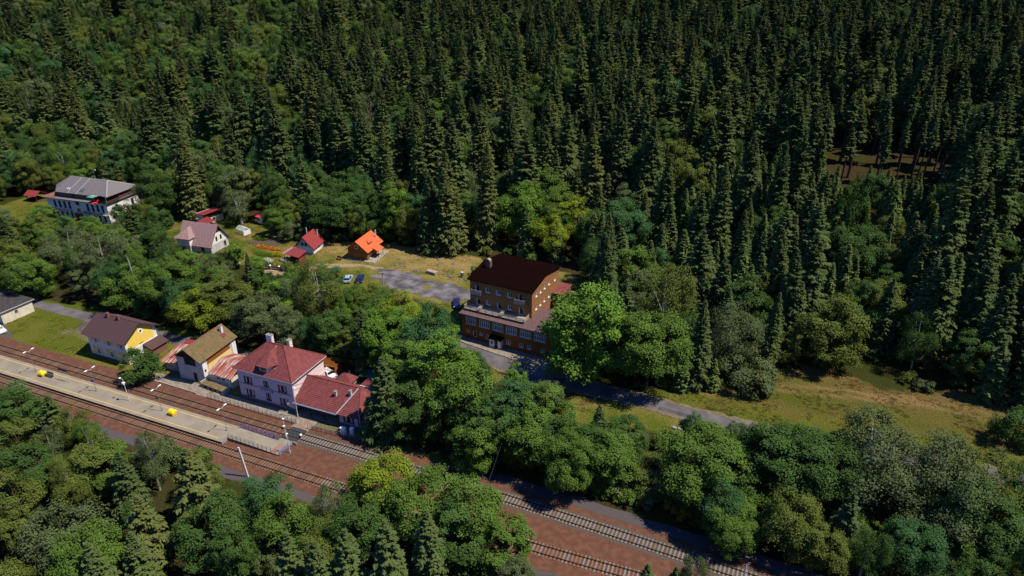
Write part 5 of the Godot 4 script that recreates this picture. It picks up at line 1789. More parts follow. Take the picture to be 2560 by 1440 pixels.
	slope(st, Vector3(-0.55, 1.75, -6.5), Vector3(-0.55, 1.75, 0.7), Vector3(2.6, 5.15, 0.7), Vector3(2.6, 5.15, -6.5), 2, 0.02, 0.1, 12, 0.03)
	part(o, "roof", st, mats["sheet_red"])
	for q in [[1.6, -4.0, 4.0], [4.2, -5.2, 3.3]]:
		st = S()
		tube(st, Vector3(q[0], q[2] - 0.6, q[1]), Vector3(q[0], q[2] + 2.1, q[1]), 0.12, 0.12, 8)
		part(o, "chimney_pipe", st, mats["steel_pale"])
	o = thing("lean_to_shed", -122.3, 136.6, 5.0, 0.13, "lean-to with a weathered red sheet roof in front of the steep red-roofed cottage", "shed")
	st = S()
	for x in [0.1, 2.9, 5.7]:
		box(st, Vector3(x, 1.1, 2.2), Vector3(0.14, 2.2, 0.14))
		box(st, Vector3(x, 1.3, 0.1), Vector3(0.14, 2.6, 0.14))
	part(o, "post", st, mats["wood_brown"])
	st = S()
	span(st, Vector3(0.0, 0, -0.05), Vector3(5.8, 2.5, 0.05))
	span(st, Vector3(5.72, 0, 0.06), Vector3(5.8, 2.2, 2.2))
	part(o, "wall", st, mats["board_dark"])
	st = S()
	span(st, Vector3(5.81, 0.05, 0.1), Vector3(5.87, 1.9, 2.4))
	part(o, "red_door", st, mats["sheet_red"])
	for i in 6:
		var s2 := S()
		var f := i / 6.0
		var g := (i + 1.02) / 6.0
		var p0 := Vector3(-0.3, 2.25, 2.7)
		var p1 := Vector3(6.2, 2.25, 2.7)
		var p2 := Vector3(6.0, 3.05, -0.6)
		var p3 := Vector3(0.2, 3.05, -0.6)
		slope(s2, p0.lerp(p1, f), p0.lerp(p1, minf(g, 1)), p3.lerp(p2, minf(g, 1)), p3.lerp(p2, f), 1, 0.01 + 0.01 * (i % 2), 0.03, 3, 0.03)
		part(o, "roof_sheet", s2, mats["tile_rose" if i == 0 else "sheet_red" if i % 3 else "tile_red"])

	# ---- orange-roofed cabin
	o = thing("timber_cabin", -107.3, 142.4, 5.0, -0.09, "orange-brown board cabin with a bright orange roof, small dormer and porch", "cabin")
	st = S()
	four_walls(st, 5.8, 7.8, 0, 3.0, [], [R(1.2, 0.05, 1.0, 2.1), R(4.6, 0.9, 0.9, 1.0)])
	tri(st, Vector3(0, 3, 0), Vector3(5.8, 3, 0), Vector3(2.9, 5.35, 0))
	tri(st, Vector3(5.8, 3, -7.8), Vector3(0, 3, -7.8), Vector3(2.9, 5.35, -7.8))
	part(o, "wall", st, mats["board_orange"])
	st = S()
	for i in 20:
		span(st, Vector3(i * 0.29 + 0.02, 0.02, 0.002), Vector3(i * 0.29 + 0.24, 3.0, 0.028 + rnd(0, 0.012)))
	part(o, "front_boards", st, mats["board_orange"]).set_meta("kind", "stuff")
	st = S()
	span(st, Vector3(1.55, 0.5, 0.045), Vector3(3.9, 1.75, 0.07))
	part(o, "hatch", st, mats["board_brown"])
	st = S()
	span(st, Vector3(2.3, 3.1, 0.01), Vector3(3.2, 4.1, 0.06))
	var gw := part(o, "gable_window", st, mats["frame_white"])
	st = S()
	span(st, Vector3(2.42, 3.22, 0.061), Vector3(3.08, 3.98, 0.075))
	part(gw, "pane", st, mats["glass"])
	opening(o, "door", Vector3(5.8, 0, 0), Vector3.FORWARD, R(1.2, 0.05, 1.0, 2.1), 0.1, 1, 1, mats["frame_white"], mats["glass"], 0.12, false)
	opening(o, "window", Vector3(5.8, 0, 0), Vector3.FORWARD, R(4.6, 0.9, 0.9, 1.0), 0.1, 2, 1, mats["frame_white"], mats["glass"], 0.08)
	st = S()
	slope(st, Vector3(6.5, 2.55, 0.7), Vector3(6.5, 2.55, -8.4), Vector3(2.9, 5.5, -8.4), Vector3(2.9, 5.5, 0.7), 12, 0.03, 0.12)
	slope(st, Vector3(-0.7, 2.55, -8.4), Vector3(-0.7, 2.55, 0.7), Vector3(2.9, 5.5, 0.7), Vector3(2.9, 5.5, -8.4), 12, 0.03, 0.12)
	roof = part(o, "roof", st, mats["sheet_orange"])
	st = S()
	slope(st, Vector3(8.2, 2.05, -2.2), Vector3(8.2, 2.05, -5.4), Vector3(6.2, 2.95, -5.4), Vector3(6.2, 2.95, -2.2), 4, 0.03, 0.08)
	part(o, "porch_roof", st, mats["sheet_orange"])
	for z in [-2.5, -5.1]:
		st = S()
		box(st, Vector3(7.9, 1.0, z), Vector3(0.12, 2.1, 0.12))
		part(o, "porch_post", st, mats["wood_brown"])
	st = S()
	var dt := Vector3(3.7, 4.85, -3.4)
	slope(st, Vector3(5.35, 4.15, -2.2), Vector3(5.35, 4.15, -4.6), dt, dt + Vector3(0, 0, 0.01), 5, 0.03, 0.06)
	part(roof, "dormer_roof", st, mats["sheet_orange"])
	st = S()
	quad(st, Vector3(5.2, 3.6, -2.5), Vector3(5.2, 3.6, -4.3), Vector3(5.2, 4.15, -4.3), Vector3(5.2, 4.15, -2.5))
	part(roof, "dormer_window", st, mats["glass"])
	st = S()
	tube(st, Vector3(4.9, 3.6, -7.2), Vector3(4.9, 6.2, -7.2), 0.16, 0.16, 8)
	part(o, "chimney_pipe", st, mats["steel_pale"])
	st = S()
	span(st, Vector3(-0.4, -0.2, -8.0), Vector3(8.4, 0.06, 0.9))
	part(o, "terrace", st, mats["concrete"])


func gazebo(s: float, t: float, label: String, w: float, d: float, h: float, roof: String):
	var o := thing("gazebo", s, t, H(s, t), -0.1, label, "gazebo")
	for x in [0.15, w - 0.15]:
		for z in [-0.15, -d + 0.15]:
			var st := S()
			box(st, Vector3(x, h * 0.32, z), Vector3(0.15, h * 0.64, 0.15))
			part(o, "post", st, mats["wood_brown"])
	var st := S()
	var y := h * 0.62
	slope(st, Vector3(-0.4, y, 0.5), Vector3(w + 0.4, y, 0.5), Vector3(w + 0.4, h, -d / 2), Vector3(-0.4, h, -d / 2), 3, 0.02, 0.08, 7, 0.04)
	slope(st, Vector3(w + 0.4, y, -d - 0.5), Vector3(-0.4, y, -d - 0.5), Vector3(-0.4, h, -d / 2), Vector3(w + 0.4, h, -d / 2), 3, 0.02, 0.08, 7, 0.04)
	part(o, "roof", st, mats[roof])
	st = S()
	span(st, Vector3(0.1, 0.0, -d), Vector3(w, 0.1, -0.1))
	part(o, "floor_boards", st, mats["wood_brown"])
	st = S()
	span(st, Vector3(0.1, 0.1, -d + 0.1), Vector3(w - 0.1, 0.9, -d + 0.16))
	span(st, Vector3(0.1, 0.1, -d + 0.2), Vector3(0.16, 0.9, -0.3))
	part(o, "side_boards", st, mats["frame_red"])


# ---------------------------------------------------------------- cars, lamps, garden and other small things
func car(s: float, t: float, heading: float, paint: String, l: float, label: String, estate := 0.0):
	# x along the car (front at +x)
	var o := thing("parked_car", s, t, H(s, t), heading, label, "car", "")
	var w := 1.74
	var st := S()
	frustum(st, Vector3(0, 0.22, 0), Vector2(l * 0.96, w * 0.94), Vector2(l, w), 0.34)
	frustum(st, Vector3(0, 0.56, 0), Vector2(l, w), Vector2(l * 0.95, w * 0.92), 0.26)
	frustum(st, Vector3(l * 0.33, 0.82, 0), Vector2(l * 0.30, w * 0.90), Vector2(l * 0.22, w * 0.78), 0.07, Vector2(-l * 0.02, 0))
	part(o, "body", st, mats[paint])
	st = S()
	frustum(st, Vector3(-l * 0.08 - estate * 0.2, 0.82, 0), Vector2(l * 0.60 + estate * 0.5, w * 0.90), Vector2(l * 0.40 + estate * 0.6, w * 0.72), 0.52, Vector2(-l * 0.02, 0))
	var cab := part(o, "cabin", st, mats["glass"])
	st = S()
	frustum(st, Vector3(-l * 0.10 - estate * 0.2, 1.335, 0), Vector2(l * 0.41 + estate * 0.6, w * 0.73), Vector2(l * 0.36 + estate * 0.55, w * 0.62), 0.07)
	part(cab, "car_roof", st, mats[paint])
	st = S()
	for k in [-1, 1]:
		for x in [[l * 0.22, l * 0.09], [-l * 0.08, -l * 0.09], [-l * 0.36 - estate * 0.4, -l * 0.29 - estate * 0.5]]:
			bar(st, Vector3(x[0], 0.82, k * w * 0.45), Vector3(x[1], 1.34, k * w * 0.365), 0.09, 0.06)
	part(cab, "pillar", st, mats[paint])
	for x in [l * 0.31, -l * 0.30]:
		for k in [-1, 1]:
			st = S()
			tube(st, Vector3(x, 0.31, k * (w / 2 - 0.2)), Vector3(x, 0.31, k * (w / 2 + 0.02)), 0.31, 0.31, 14)
			var wh := part(o, "wheel", st, mats["tyre"])
			st = S()
			tube(st, Vector3(x, 0.31, k * (w / 2 + 0.01)), Vector3(x, 0.31, k * (w / 2 + 0.03)), 0.19, 0.19, 10)
			part(wh, "rim", st, mats["steel_pale"])
	for k in [-1, 1]:
		st = S()
		box(st, Vector3(l * 0.488, 0.66, k * w * 0.36), Vector3(0.08, 0.15, 0.32))
		part(o, "headlight", st, mats["lamp_white"])
		st = S()
		box(st, Vector3(-l * 0.489, 0.70, k * w * 0.38), Vector3(0.06, 0.18, 0.22))
		part(o, "tail_light", st, mats["lamp_red"])
	st = S()
	box(st, Vector3(l * 0.495, 0.46, 0), Vector3(0.05, 0.11, 0.52))
	box(st, Vector3(-l * 0.497, 0.52, 0), Vector3(0.05, 0.11, 0.52))
	part(o, "number_plate", st, mats["lamp_white"])


func double_lamp(s: float, t: float, label: String):
	var o := thing("platform_lamp", s, t, 0.5, 0, label, "lamp post", "double-headed lamps along the platform")
	var st := S()
	tube(st, Vector3(0, 0, 0), Vector3(0, 5.2, 0), 0.05, 0.035, 6)
	tube(st, Vector3(0, 0.06, 0), Vector3(0, 0.8, 0), 0.09, 0.09, 6)
	part(o, "pole", st, mats["rail_grey"])
	for k in [-1, 1]:
		st = S()
		tube(st, Vector3(0, 5.15, 0), Vector3(0, 5.35, k * 0.55), 0.03, 0.03, 5)
		var arm := part(o, "arm", st, mats["steel_pale"])
		st = S()
		ball(st, Vector3(0, 5.4, k * 0.86), Vector3(0.17, 0.09, 0.38), 10, 6)
		part(arm, "lamp_head", st, mats["lamp_white"])


func single_lamp(s: float, t: float, y: float, h: float, label: String, lean := 0.0, arm := 0.0):
	var o := thing("lamp_post", s, t, y, 0, label, "lamp post", "lamp posts of the halt")
	var st := S()
	var top := Vector3(lean, h, 0)
	tube(st, Vector3.ZERO, top, 0.07, 0.05, 6)
	tube(st, Vector3.ZERO, Vector3(lean * 0.1, 0.6, 0), 0.11, 0.11, 6)
	part(o, "pole", st, mats["steel_pale"])
	st = S()
	ball(st, top + Vector3(-arm, 0.1, 0), Vector3(0.22, 0.13, 0.22), 10, 6)
	var hd := part(o, "lamp_head", st, mats["lamp_white"])
	if arm != 0.0:
		st = S()
		tube(st, top, top + Vector3(-arm, 0.1, 0), 0.03, 0.03, 4)
		part(hd, "arm", st, mats["steel_pale"])


func wooden_pole(called: String, s: float, t: float, h: float, label: String, m: String, lean := Vector2.ZERO, brace := false):
	var o := thing(called, s, t, H(s, t) - 0.2, 0, label, "pole")
	var st := S()
	var top := Vector3(lean.x, h, lean.y)
	tube(st, Vector3.ZERO, top, 0.15, 0.10, 7)
	part(o, "pole", st, mats[m])
	st = S()
	var c := Vector3(lean.x, h, lean.y) * 0.96
	bar(st, c + Vector3(-0.5, 0, 0), c + Vector3(0.5, 0, 0), 0.08, 0.08)
	for k in [-0.4, 0.4]:
		tube(st, c + Vector3(k, 0.04, 0), c + Vector3(k, 0.22, 0), 0.04, 0.03, 5)
	part(o, "crossarm", st, mats["wood_brown"])
	if brace:
		st = S()
		tube(st, Vector3(-1.5, 0, 0.3), Vector3(0, h * 0.62, 0), 0.09, 0.08, 6)
		part(o, "brace", st, mats[m])


func plank_stack(s: float, t: float, label: String):
	var o := thing("plank_stack", s, t, H(s, t), 0.2, label, "plank stack")
	for j in 4:
		for i in 3:
			var st := S()
			box(st, Vector3(rnd(-0.06, 0.06), 0.12 + j * 0.22, (i - 1) * 0.42), Vector3(3.0, 0.14, 0.36))
			part(o, "plank", st, mats["wood_grey"])


func build_small_things():
	double_lamp(-156.5, 74.6, "double-headed platform lamp nearest the left edge of the photo")
	double_lamp(-139.8, 74.6, "double-headed platform lamp left of the first yellow grit bin")
	double_lamp(-121.7, 74.4, "double-headed platform lamp carrying the small blue sign")
	double_lamp(-104.1, 74.5, "double-headed platform lamp just left of the second yellow grit bin")
	double_lamp(-88.0, 74.5, "double-headed platform lamp nearest the ramp")
	single_lamp(-112.9, 74.6, 0.5, 5.0, "single lamp post with a loudspeaker in the middle of the platform", -0.15, 0.7)
	var st := S()
	frustum(st, Vector3(0, 3.9, 0.15), Vector2(0.3, 0.3), Vector2(0.45, 0.5), 0.5)
	part(get_node("lamp_post"), "loudspeaker", st, mats["lamp_white"])
	single_lamp(-76.7, 77.3, 0.15, 4.3, "white lamp post beside the rubber crossing")
	single_lamp(-73.5, 74.3, 0.0, 4.2, "white lamp post outside the blue railing at the ramp end")
	single_lamp(-79.0, 83.5, 0.1, 6.6, "tall lamp post at the corner of station and annexe", 0.0, -0.3)
	single_lamp(-65.0, 84.0, 0.0, 5.2, "lamp post at the right end of the annexe beside the dark spruce")
	# yellow grit bins
	for q in [[-137.2, 74.2, "yellow grit bin beside the dark bench on the platform"], [-101.3, 74.4, "yellow grit bin standing alone in the middle of the platform"]]:
		var o := thing("grit_bin", q[0], q[1], 0.56, 0, q[2], "grit bin", "yellow grit bins on the platform")
		st = S()
		frustum(st, Vector3(0, 0.05, 0), Vector2(1.2, 0.9), Vector2(1.4, 1.1), 0.68)
		part(o, "bin", st, mats["box_yellow"])
		st = S()
		frustum(st, Vector3(0, 0.735, 0), Vector2(1.5, 1.18), Vector2(0.95, 0.72), 0.36)
		part(o, "lid", st, mats["box_yellow"])
		st = S()
		box(st, Vector3(0, 0.025, 0), Vector3(1.2, 0.05, 0.9))
		part(o, "foot", st, mats["steel_dark"])
	var o := thing("platform_bench", -135.5, 74.5, 0.56, 0, "dark platform bench right of the first yellow grit bin", "bench")
	st = S()
	for i in 4:
		box(st, Vector3(0, 0.46, 0.28 - i * 0.16), Vector3(1.9, 0.05, 0.13))
	part(o, "seat", st, mats["steel_dark"])
	st = S()
	for i in 3:
		box(st, Vector3(0, 0.62 + i * 0.16, -0.30), Vector3(1.9, 0.13, 0.05))
	part(o, "backrest", st, mats["steel_dark"])
	for x in [-0.8, 0.8]:
		st = S()
		box(st, Vector3(x, 0.22, 0.02), Vector3(0.08, 0.44, 0.55))
		part(o, "leg", st, mats["steel_dark"])
	o = thing("station_sign", -130.9, 74.7, 0.56, 0, "long dark name board on three thin legs on the platform", "sign")
	for x in [-0.95, 0, 0.95]:
		st = S()
		tube(st, Vector3(x, 0, 0), Vector3(x, 2.45, 0), 0.03, 0.03, 5)
		part(o, "leg", st, mats["steel_pale"])
	st = S()
	box(st, Vector3(0, 2.72, 0), Vector3(2.7, 0.55, 0.10))
	part(o, "board", st, mats["steel_dark"])
	o = thing("platform_sign", -121.5, 74.4, 0.56, 0, "small round blue sign hanging on the middle double-headed lamp", "sign")
	st = S()
	tube(st, Vector3(-0.25, 2.6, 0.10), Vector3(-0.25, 2.6, 0.14), 0.36, 0.36, 12)
	part(o, "disc", st, mats["sign_blue"])
	st = S()
	tube(st, Vector3(-0.25, 0, 0.05), Vector3(-0.25, 2.9, 0.05), 0.025, 0.025, 4)
	part(o, "stem", st, mats["steel_pale"])
	o = thing("platform_sign", -104.1, 74.5, 0.56, 0, "small dark hanging sign on the lamp beside the second yellow grit bin", "sign")
	st = S()
	box(st, Vector3(-0.4, 2.9, 0.1), Vector3(0.75, 0.26, 0.1))
	part(o, "board", st, mats["steel_dark"])
	# switch cabinets
	for q in [[-67.7, 82.0, 1.0, "larger white switch cabinet beside the blue railing before the annexe"], [-66.1, 82.5, 0.7, "slimmer white switch cabinet at the end of the blue railing"]]:
		o = thing("switch_cabinet", q[0], q[1] + 0.35, 0.0, 0, q[3] if q.size() > 3 else q[2], "cabinet", "switch cabinets by the track")
		var wd: float = q[2] if q.size() > 3 else 1.0
		st = S()
		box(st, Vector3(0, 0.85, 0), Vector3(wd, 1.5, 0.6))
		part(o, "cabinet", st, mats["lamp_white"])
		st = S()
		frustum(st, Vector3(0, 1.6, 0), Vector2(wd + 0.1, 0.7), Vector2(wd, 0.5), 0.1)
		part(o, "lid", st, mats["frame_white"])
		st = S()
		box(st, Vector3(0, 0.05, 0), Vector3(wd * 0.9, 0.1, 0.5))
		part(o, "base", st, mats["concrete"])
	# concrete post with its stay near the lower track, small markers by the crossing
	o = thing("concrete_post", -76.1, 66.6, 0, 0, "leaning pale concrete post beside the lower track", "post")
	st = S()
	bar(st, Vector3(0, -0.3, 0), Vector3(-0.55, 6.3, 0.25), 0.26, 0.24, Vector3(0, 0, 1))
	part(o, "post", st, mats["steel_pale"])
	st = S()
	tube(st, Vector3(-0.5, 5.9, 0.2), Vector3(-1.3, 5.2, 0.4), 0.06, 0.05, 5)
	part(o, "bracket", st, mats["steel_dark"])
	for q in [[-74.4, 78.6, "round white track marker at the right edge of the rubber crossing"], [-79.0, 79.5, "round white track marker at the left edge of the rubber crossing"]]:
		o = thing("track_marker", q[0], q[1], 0.02, 0, q[2], "marker", "track markers at the crossing")
		st = S()
		tube(st, Vector3(0, 0, 0), Vector3(0, 0.55, 0), 0.04, 0.04, 5)
		part(o, "stem", st, mats["steel_pale"])
		st = S()
		ball(st, Vector3(0, 0.66, 0), Vector3(0.27, 0.2, 0.27), 10, 6)
		part(o, "head", st, mats["lamp_white"])
	o = thing("concrete_block", -74.3, 76.7, 0, 0.2, "low dark concrete trough beside the end of the ramp", "block")
	st = S()
	frustum(st, Vector3(0, 0, 0), Vector2(1.2, 0.6), Vector2(1.0, 0.45), 0.4)
	tag(part(o, "trough", st, mats["stone_grey"]), "", "")
	# signal at the bottom right
	o = thing("railway_signal", 4.1, 76.4, 0, 0.0, "railway signal with a dark head on a ladder mast beside the upper track", "signal")
	st = S()
	tube(st, Vector3(0, 0, 0), Vector3(0, 4.3, 0), 0.09, 0.08, 7)
	part(o, "mast", st, mats["steel_pale"])
	st = S()
	box(st, Vector3(-0.1, 4.2, 0.15), Vector3(0.55, 1.05, 0.25))
	var sh := part(o, "signal_head", st, mats["steel_dark"])
	for i in 3:
		st = S()
		tube(st, Vector3(-0.1, 3.88 + i * 0.32, -0.02), Vector3(-0.1, 3.88 + i * 0.32, -0.12), 0.11, 0.12, 8)
		part(sh, "hood", st, mats["steel_dark"])
	st = S()
	for i in 10:
		box(st, Vector3(0.25, 0.5 + i * 0.36, 0.1), Vector3(0.34, 0.03, 0.03))
	box(st, Vector3(0.42, 2.1, 0.1), Vector3(0.03, 3.6, 0.03))
	part(o, "ladder", st, mats["steel_pale"])
	# cars
	car(-99.0, 130.1, -1.92, "paint_car_pale", 4.0, "pale blue parked car partly under the olive birch")
	car(-96.2, 131.3, -1.96, "paint_car_blue", 4.3, "dark blue parked car on the grass of the parking place")
	car(-82.1, 97.7, 0.35, "paint_car_white", 4.4, "white estate car parked behind the station's right wall", 0.5)
	car(-67.7, 129.4, 1.1, "paint_car_blue", 4.2, "dark car parked in the shade left of the hotel")
	car(-165.5, 83.8, 0.2, "paint_car_white", 4.2, "white car cut by the left edge of the photo below the hut")
	# poles and their cables
	wooden_pole("telegraph_pole", -84.0, 123.5, 8.0, "pale wooden pole standing before the parking place", "wood_grey")
	wooden_pole("telegraph_pole", -121.6, 124.5, 4.4, "short pale pole at the left end of the dirt lane", "wood_grey", Vector2(-0.3, 0))
	wooden_pole("telegraph_pole", -39.7, 103.4, 6.6, "dark braced wooden pole on the verge below the road", "wood_brown", Vector2(-0.15, 0.1), true)
	wooden_pole("telegraph_pole", -168.9, 151.6, 6.0, "pale pole beside the red-roofed barn", "wood_grey")
	st = S()
	cable(st, P(-39.7, 103.4, 6.3), P(-33.0, 66.0, 7.0), 0.035, 1.2)
	tag(part(self, "overhead_cable", st, mats["wire"]), "thin black cable strung across both tracks from the braced pole", "cable")
	st = S()
	cable(st, P(-84.0, 123.5, 7.7), P(-104.5, 143.5, 4.6), 0.025, 0.8)
	tag(part(self, "overhead_cable", st, mats["wire"]), "thin cable from the parking place pole to the orange-roofed cabin", "cable")
	st = S()
	cable(st, P(-84.0, 123.5, 7.6), W(-60.0, 121.5, 15.0), 0.025, 0.8)
	tag(part(self, "overhead_cable", st, mats["wire"]), "thin cable from the parking place pole to the hotel's upper corner", "cable")
	# dead snag above the yellow house
	o = thing("dead_tree", -142.3, 104.4, H(-142.3, 104.4), 0, "bare silvery dead trunk standing out of the bank trees above the yellow house", "tree")
	st = S()
	tube(st, Vector3(0, -0.5, 0), Vector3(-0.9, 13.0, 0), 0.22, 0.12, 7)
	part(o, "trunk", st, mats["bark_pale"])
	st = S()
	for i in 7:
		var y := 6.0 + i
		var a := i * 2.4
		tube(st, Vector3(-0.07 * y, y, 0), Vector3(-0.07 * y + cos(a) * 0.9, y + 0.5, sin(a) * 0.9), 0.05, 0.015, 4)
	tube(st, Vector3(-0.9, 13.0, 0), Vector3(-1.05, 14.6, 0.1), 0.12, 0.03, 6)
	part(o, "branch", st, mats["bark_pale"])
	build_garden()


func cable(st: SurfaceTool, a: Vector3, b: Vector3, r: float, sag: float):
	var n := 12
	var at := func(f): return a.lerp(b, f) - Vector3.UP * sag * 4.0 * f * (1.0 - f)
	for i in n:
		tube(st, at.call(float(i) / n), at.call(float(i + 1) / n), r, r, 4)


func flowers(s: float, t: float, r: Vector2, n: int, m: Material, called: String, label: String, h := 0.7):
	# a bed of leaf- and petal-sized faces
	pts = PackedVector3Array()
	cols = PackedColorArray()
	for i in n:
		var u := Vector2(rnd(-1, 1), rnd(-1, 1))
		if u.length() > 1.0:
			continue
		var v := rnd(0.75, 1.15)
		var d := (Vector3.UP * 0.5 + unit()).normalized()
		kite(Vector3(u.x * r.x, rnd(0.1, h) * (1.0 - 0.5 * u.length()), u.y * r.y), d, d.cross(unit()).normalized(), rnd(0.18, 0.34), 0.10, Color(v, v, v))
	var o := MeshInstance3D.new()
	o.name = numbered(called)
	o.mesh = sheaf()
	o.material_override = m
	o.position = P(s, t, 0.0)
	o.rotation.y = -TH
	add_child(o)
	tag(o, label, "plants")


func build_garden():
	# pergola, green-roofed hut and garden furniture behind the station
	var o := thing("pergola", -84.2, 97.6, 0, -0.1, "orange-brown timber pergola with many rafters behind the station", "pergola")
	for x in [0.0, 3.6]:
		for z in [0.0, -2.8]:
			var st := S()
			box(st, Vector3(x, 1.2, z), Vector3(0.14, 2.4, 0.14))
			part(o, "post", st, mats["pergola_wood"])
	var st := S()
	for z in [0.0, -2.8]:
		box(st, Vector3(1.8, 2.46, z), Vector3(4.2, 0.16, 0.12))
	part(o, "beam", st, mats["pergola_wood"])
	for i in 12:
		st = S()
		var x := -0.25 + i * 0.37
		bar(st, Vector3(x, 2.6, 0.4), Vector3(x, 2.6, -3.2), 0.09, 0.12)
		part(o, "rafter", st, mats["pergola_wood"])
	st = S()
	for i in 7:
		box(st, Vector3(3.66, 0.25 + i * 0.32, -1.4), Vector3(0.05, 0.22, 2.6))
	part(o, "side_boards", st, mats["pergola_wood"])
	o = thing("green_roofed_hut", -74.1, 98.0, 0, -0.15, "small dark garden hut with a flat green roof behind the annexe", "hut")
	st = S()
	four_walls(st, 2.8, 2.4, 0, 1.9, [R(0.9, 0.02, 0.9, 1.7)], [])
	part(o, "wall", st, mats["board_dark"])
	st = S()
	span(st, Vector3(0.92, 0.04, -0.14), Vector3(1.78, 1.7, -0.10))
	part(o, "door", st, mats["wood_brown"])
	st = S()
	slope(st, Vector3(-0.35, 2.0, 0.4), Vector3(3.15, 2.0, 0.4), Vector3(3.15, 2.5, -2.8), Vector3(-0.35, 2.5, -2.8), 3, 0.03, 0.1)
	part(o, "roof", st, mats["green_sheet"])
	for q in [[-78.4, 99.5, "white garden chair on the lawn behind the annexe, left of the pink cushion"], [-76.4, 100.0, "white garden chair on the lawn close to the green-roofed hut"], [-75.8, 97.5, "white garden chair on the lawn nearest the annexe roof"]]:
		o = thing("garden_chair", q[0], q[1], 0.0, 0.5, q[2], "chair", "white garden chairs behind the annexe")
		st = S()
		box(st, Vector3(0, 0.44, 0), Vector3(0.55, 0.06, 0.55))
		part(o, "seat", st, mats["lamp_white"])
		st = S()
		box(st, Vector3(0, 0.78, -0.26), Vector3(0.55, 0.6, 0.05))
		part(o, "backrest", st, mats["lamp_white"])
		for k in [[-0.24, 0.24], [0.24, 0.24], [-0.24, -0.24], [0.24, -0.24]]:
			st = S()
			box(st, Vector3(k[0], 0.2, k[1]), Vector3(0.05, 0.41, 0.05))
			part(o, "leg", st, mats["lamp_white"])
	o = thing("cushion", -77.5, 99.7, 0.0, 0, "round pink seat cushion lying on the lawn between white garden chairs", "cushion")
	st = S()
	ball(st, Vector3(0, 0.25, 0), Vector3(0.5, 0.25, 0.5), 10, 6)
	part(o, "cover", st, mats["pink_sheet"])
	# garden wall with pillars along the dirt lane
	o = thing("garden_wall", -124.6, 127.7, 5.0, -0.16, "low stone garden wall with pillars and rails above the dirt lane", "wall")
	for i in 5:
		st = S()
		box(st, Vector3(i * 2.6, 0.6, 0), Vector3(0.38, 1.2, 0.38))
		var p := part(o, "pillar", st, mats["concrete"])
		st = S()
		frustum(st, Vector3(i * 2.6, 1.2, 0), Vector2(0.5, 0.5), Vector2(0.2, 0.2), 0.18)
		part(p, "pillar_cap", st, mats["trim_white"])
		if i < 4:
			st = S()
			box(st, Vector3(i * 2.6 + 1.3, 0.22, 0), Vector3(2.22, 0.5, 0.26))
			part(o, "wall_section", st, mats["stone_grey"])
			st = S()
			for k in 3:
				box(st, Vector3(i * 2.6 + 1.3, 0.62 + k * 0.2, 0), Vector3(2.22, 0.06, 0.05))
			part(o, "rail", st, mats["wood_brown"])
	# vegetable beds as separate ridged strips
	for i in 6:
		st = S()
		hexa(st, P(-139.5 + i * 1.5, 143.2, 0.06), (W(0.45, 0) - W(0, 0)), Vector3.UP * 0.14, W(0.6, 3.0) * -1.0)
		var bd := part(self, "vegetable_bed", st, mats["ballast_grey"])
		tag(bd, ["first", "second", "third", "fourth", "fifth", "sixth"][i] + " raised vegetable bed right of the greenhouse, counted from it", "garden bed", "vegetable beds by the greenhouse")
	flowers(-132.5, 139.4, Vector2(5.0, 0.8), 1500, tints_early("flame", lin(0.62, 0.22, 0.02)), "marigold_border", "long border of orange flowers across the vegetable garden")
	flowers(-141.0, 126.9, Vector2(1.5, 1.0), 700, tints_early("snow", lin(0.62, 0.66, 0.55)), "white_hydrangea", "white flowering bush at the right corner of the white house", 1.4)
	flowers(-133.2, 127.5, Vector2(1.3, 0.7), 500, tints_early("snow", Color.WHITE), "white_hydrangea", "white flowering bush beside the garden wall's left end", 1.1)
	flowers(-126.2, 132.0, Vector2(1.7, 0.8), 700, tints_early("snow", Color.WHITE), "white_hydrangea", "white flowering bush inside the garden wall, near its middle", 1.1)
	flowers(-122.0, 133.8, Vector2(1.4, 0.7), 500, tints_early("snow", Color.WHITE), "white_hydrangea", "white flowering bush before the red-roofed cottage's lean-to", 1.1)
	flowers(-126.6, 136.2, Vector2(1.8, 1.0), 900, tints_early("gold", lin(0.36, 0.34, 0.02)), "golden_shrub", "yellow-leaved shrub inside the garden wall", 1.5)
	flowers(-157.9, 126.0, Vector2(1.0, 0.8), 400, tints_early("scarlet", lin(0.50, 0.05, 0.02)), "red_shrub", "red-leaved shrub left of the white house", 1.5)
	flowers(-138.6, 144.0, Vector2(2.4, 1.3), 1100, tints_early("herb", lin(0.10, 0.19, 0.02)), "bean_row", "bright green bean plants before the pink-roofed shed", 1.4)
	flowers(-130.5, 135.4, Vector2(3.6, 1.2), 1500, tints_early("herb", lin(0.10, 0.19, 0.02)), "lettuce_bed", "bright green bed below the orange flower border", 0.7)
	# things lying about
	plank_stack(-81.2, 142.0, "stack of grey planks at the edge of the dry slope above the parking place")
	o = thing("wheeled_bin", -73.2, 143.7, 5.0, 0.2, "pale green wheeled bin at the hotel's left corner", "bin")
	st = S()
	frustum(st, Vector3(0, 0.15, 0), Vector2(0.6, 0.55), Vector2(0.75, 0.7), 0.95)
	part(o, "body", st, mats["glass_pale"])
	st = S()
	frustum(st, Vector3(0, 1.105, 0), Vector2(0.8, 0.75), Vector2(0.7, 0.6), 0.1)
	part(o, "lid", st, mats["zinc"])
	for x in [-0.25, 0.25]:
		st = S()
		tube(st, Vector3(x - 0.04, 0.15, -0.3), Vector3(x + 0.04, 0.15, -0.3), 0.14, 0.14, 8)
		part(o, "wheel", st, mats["tyre"])
	o = thing("tarpaulin", -51.5, 107.6, H(-51.5, 107.6), 0.1, "crumpled turquoise tarpaulin over a heap below the hotel road", "tarpaulin")
	st = S()
	heap(st, Vector3(1.7, 0.7, 1.1), 71)
	part(o, "sheet", st, mats["tarp"])
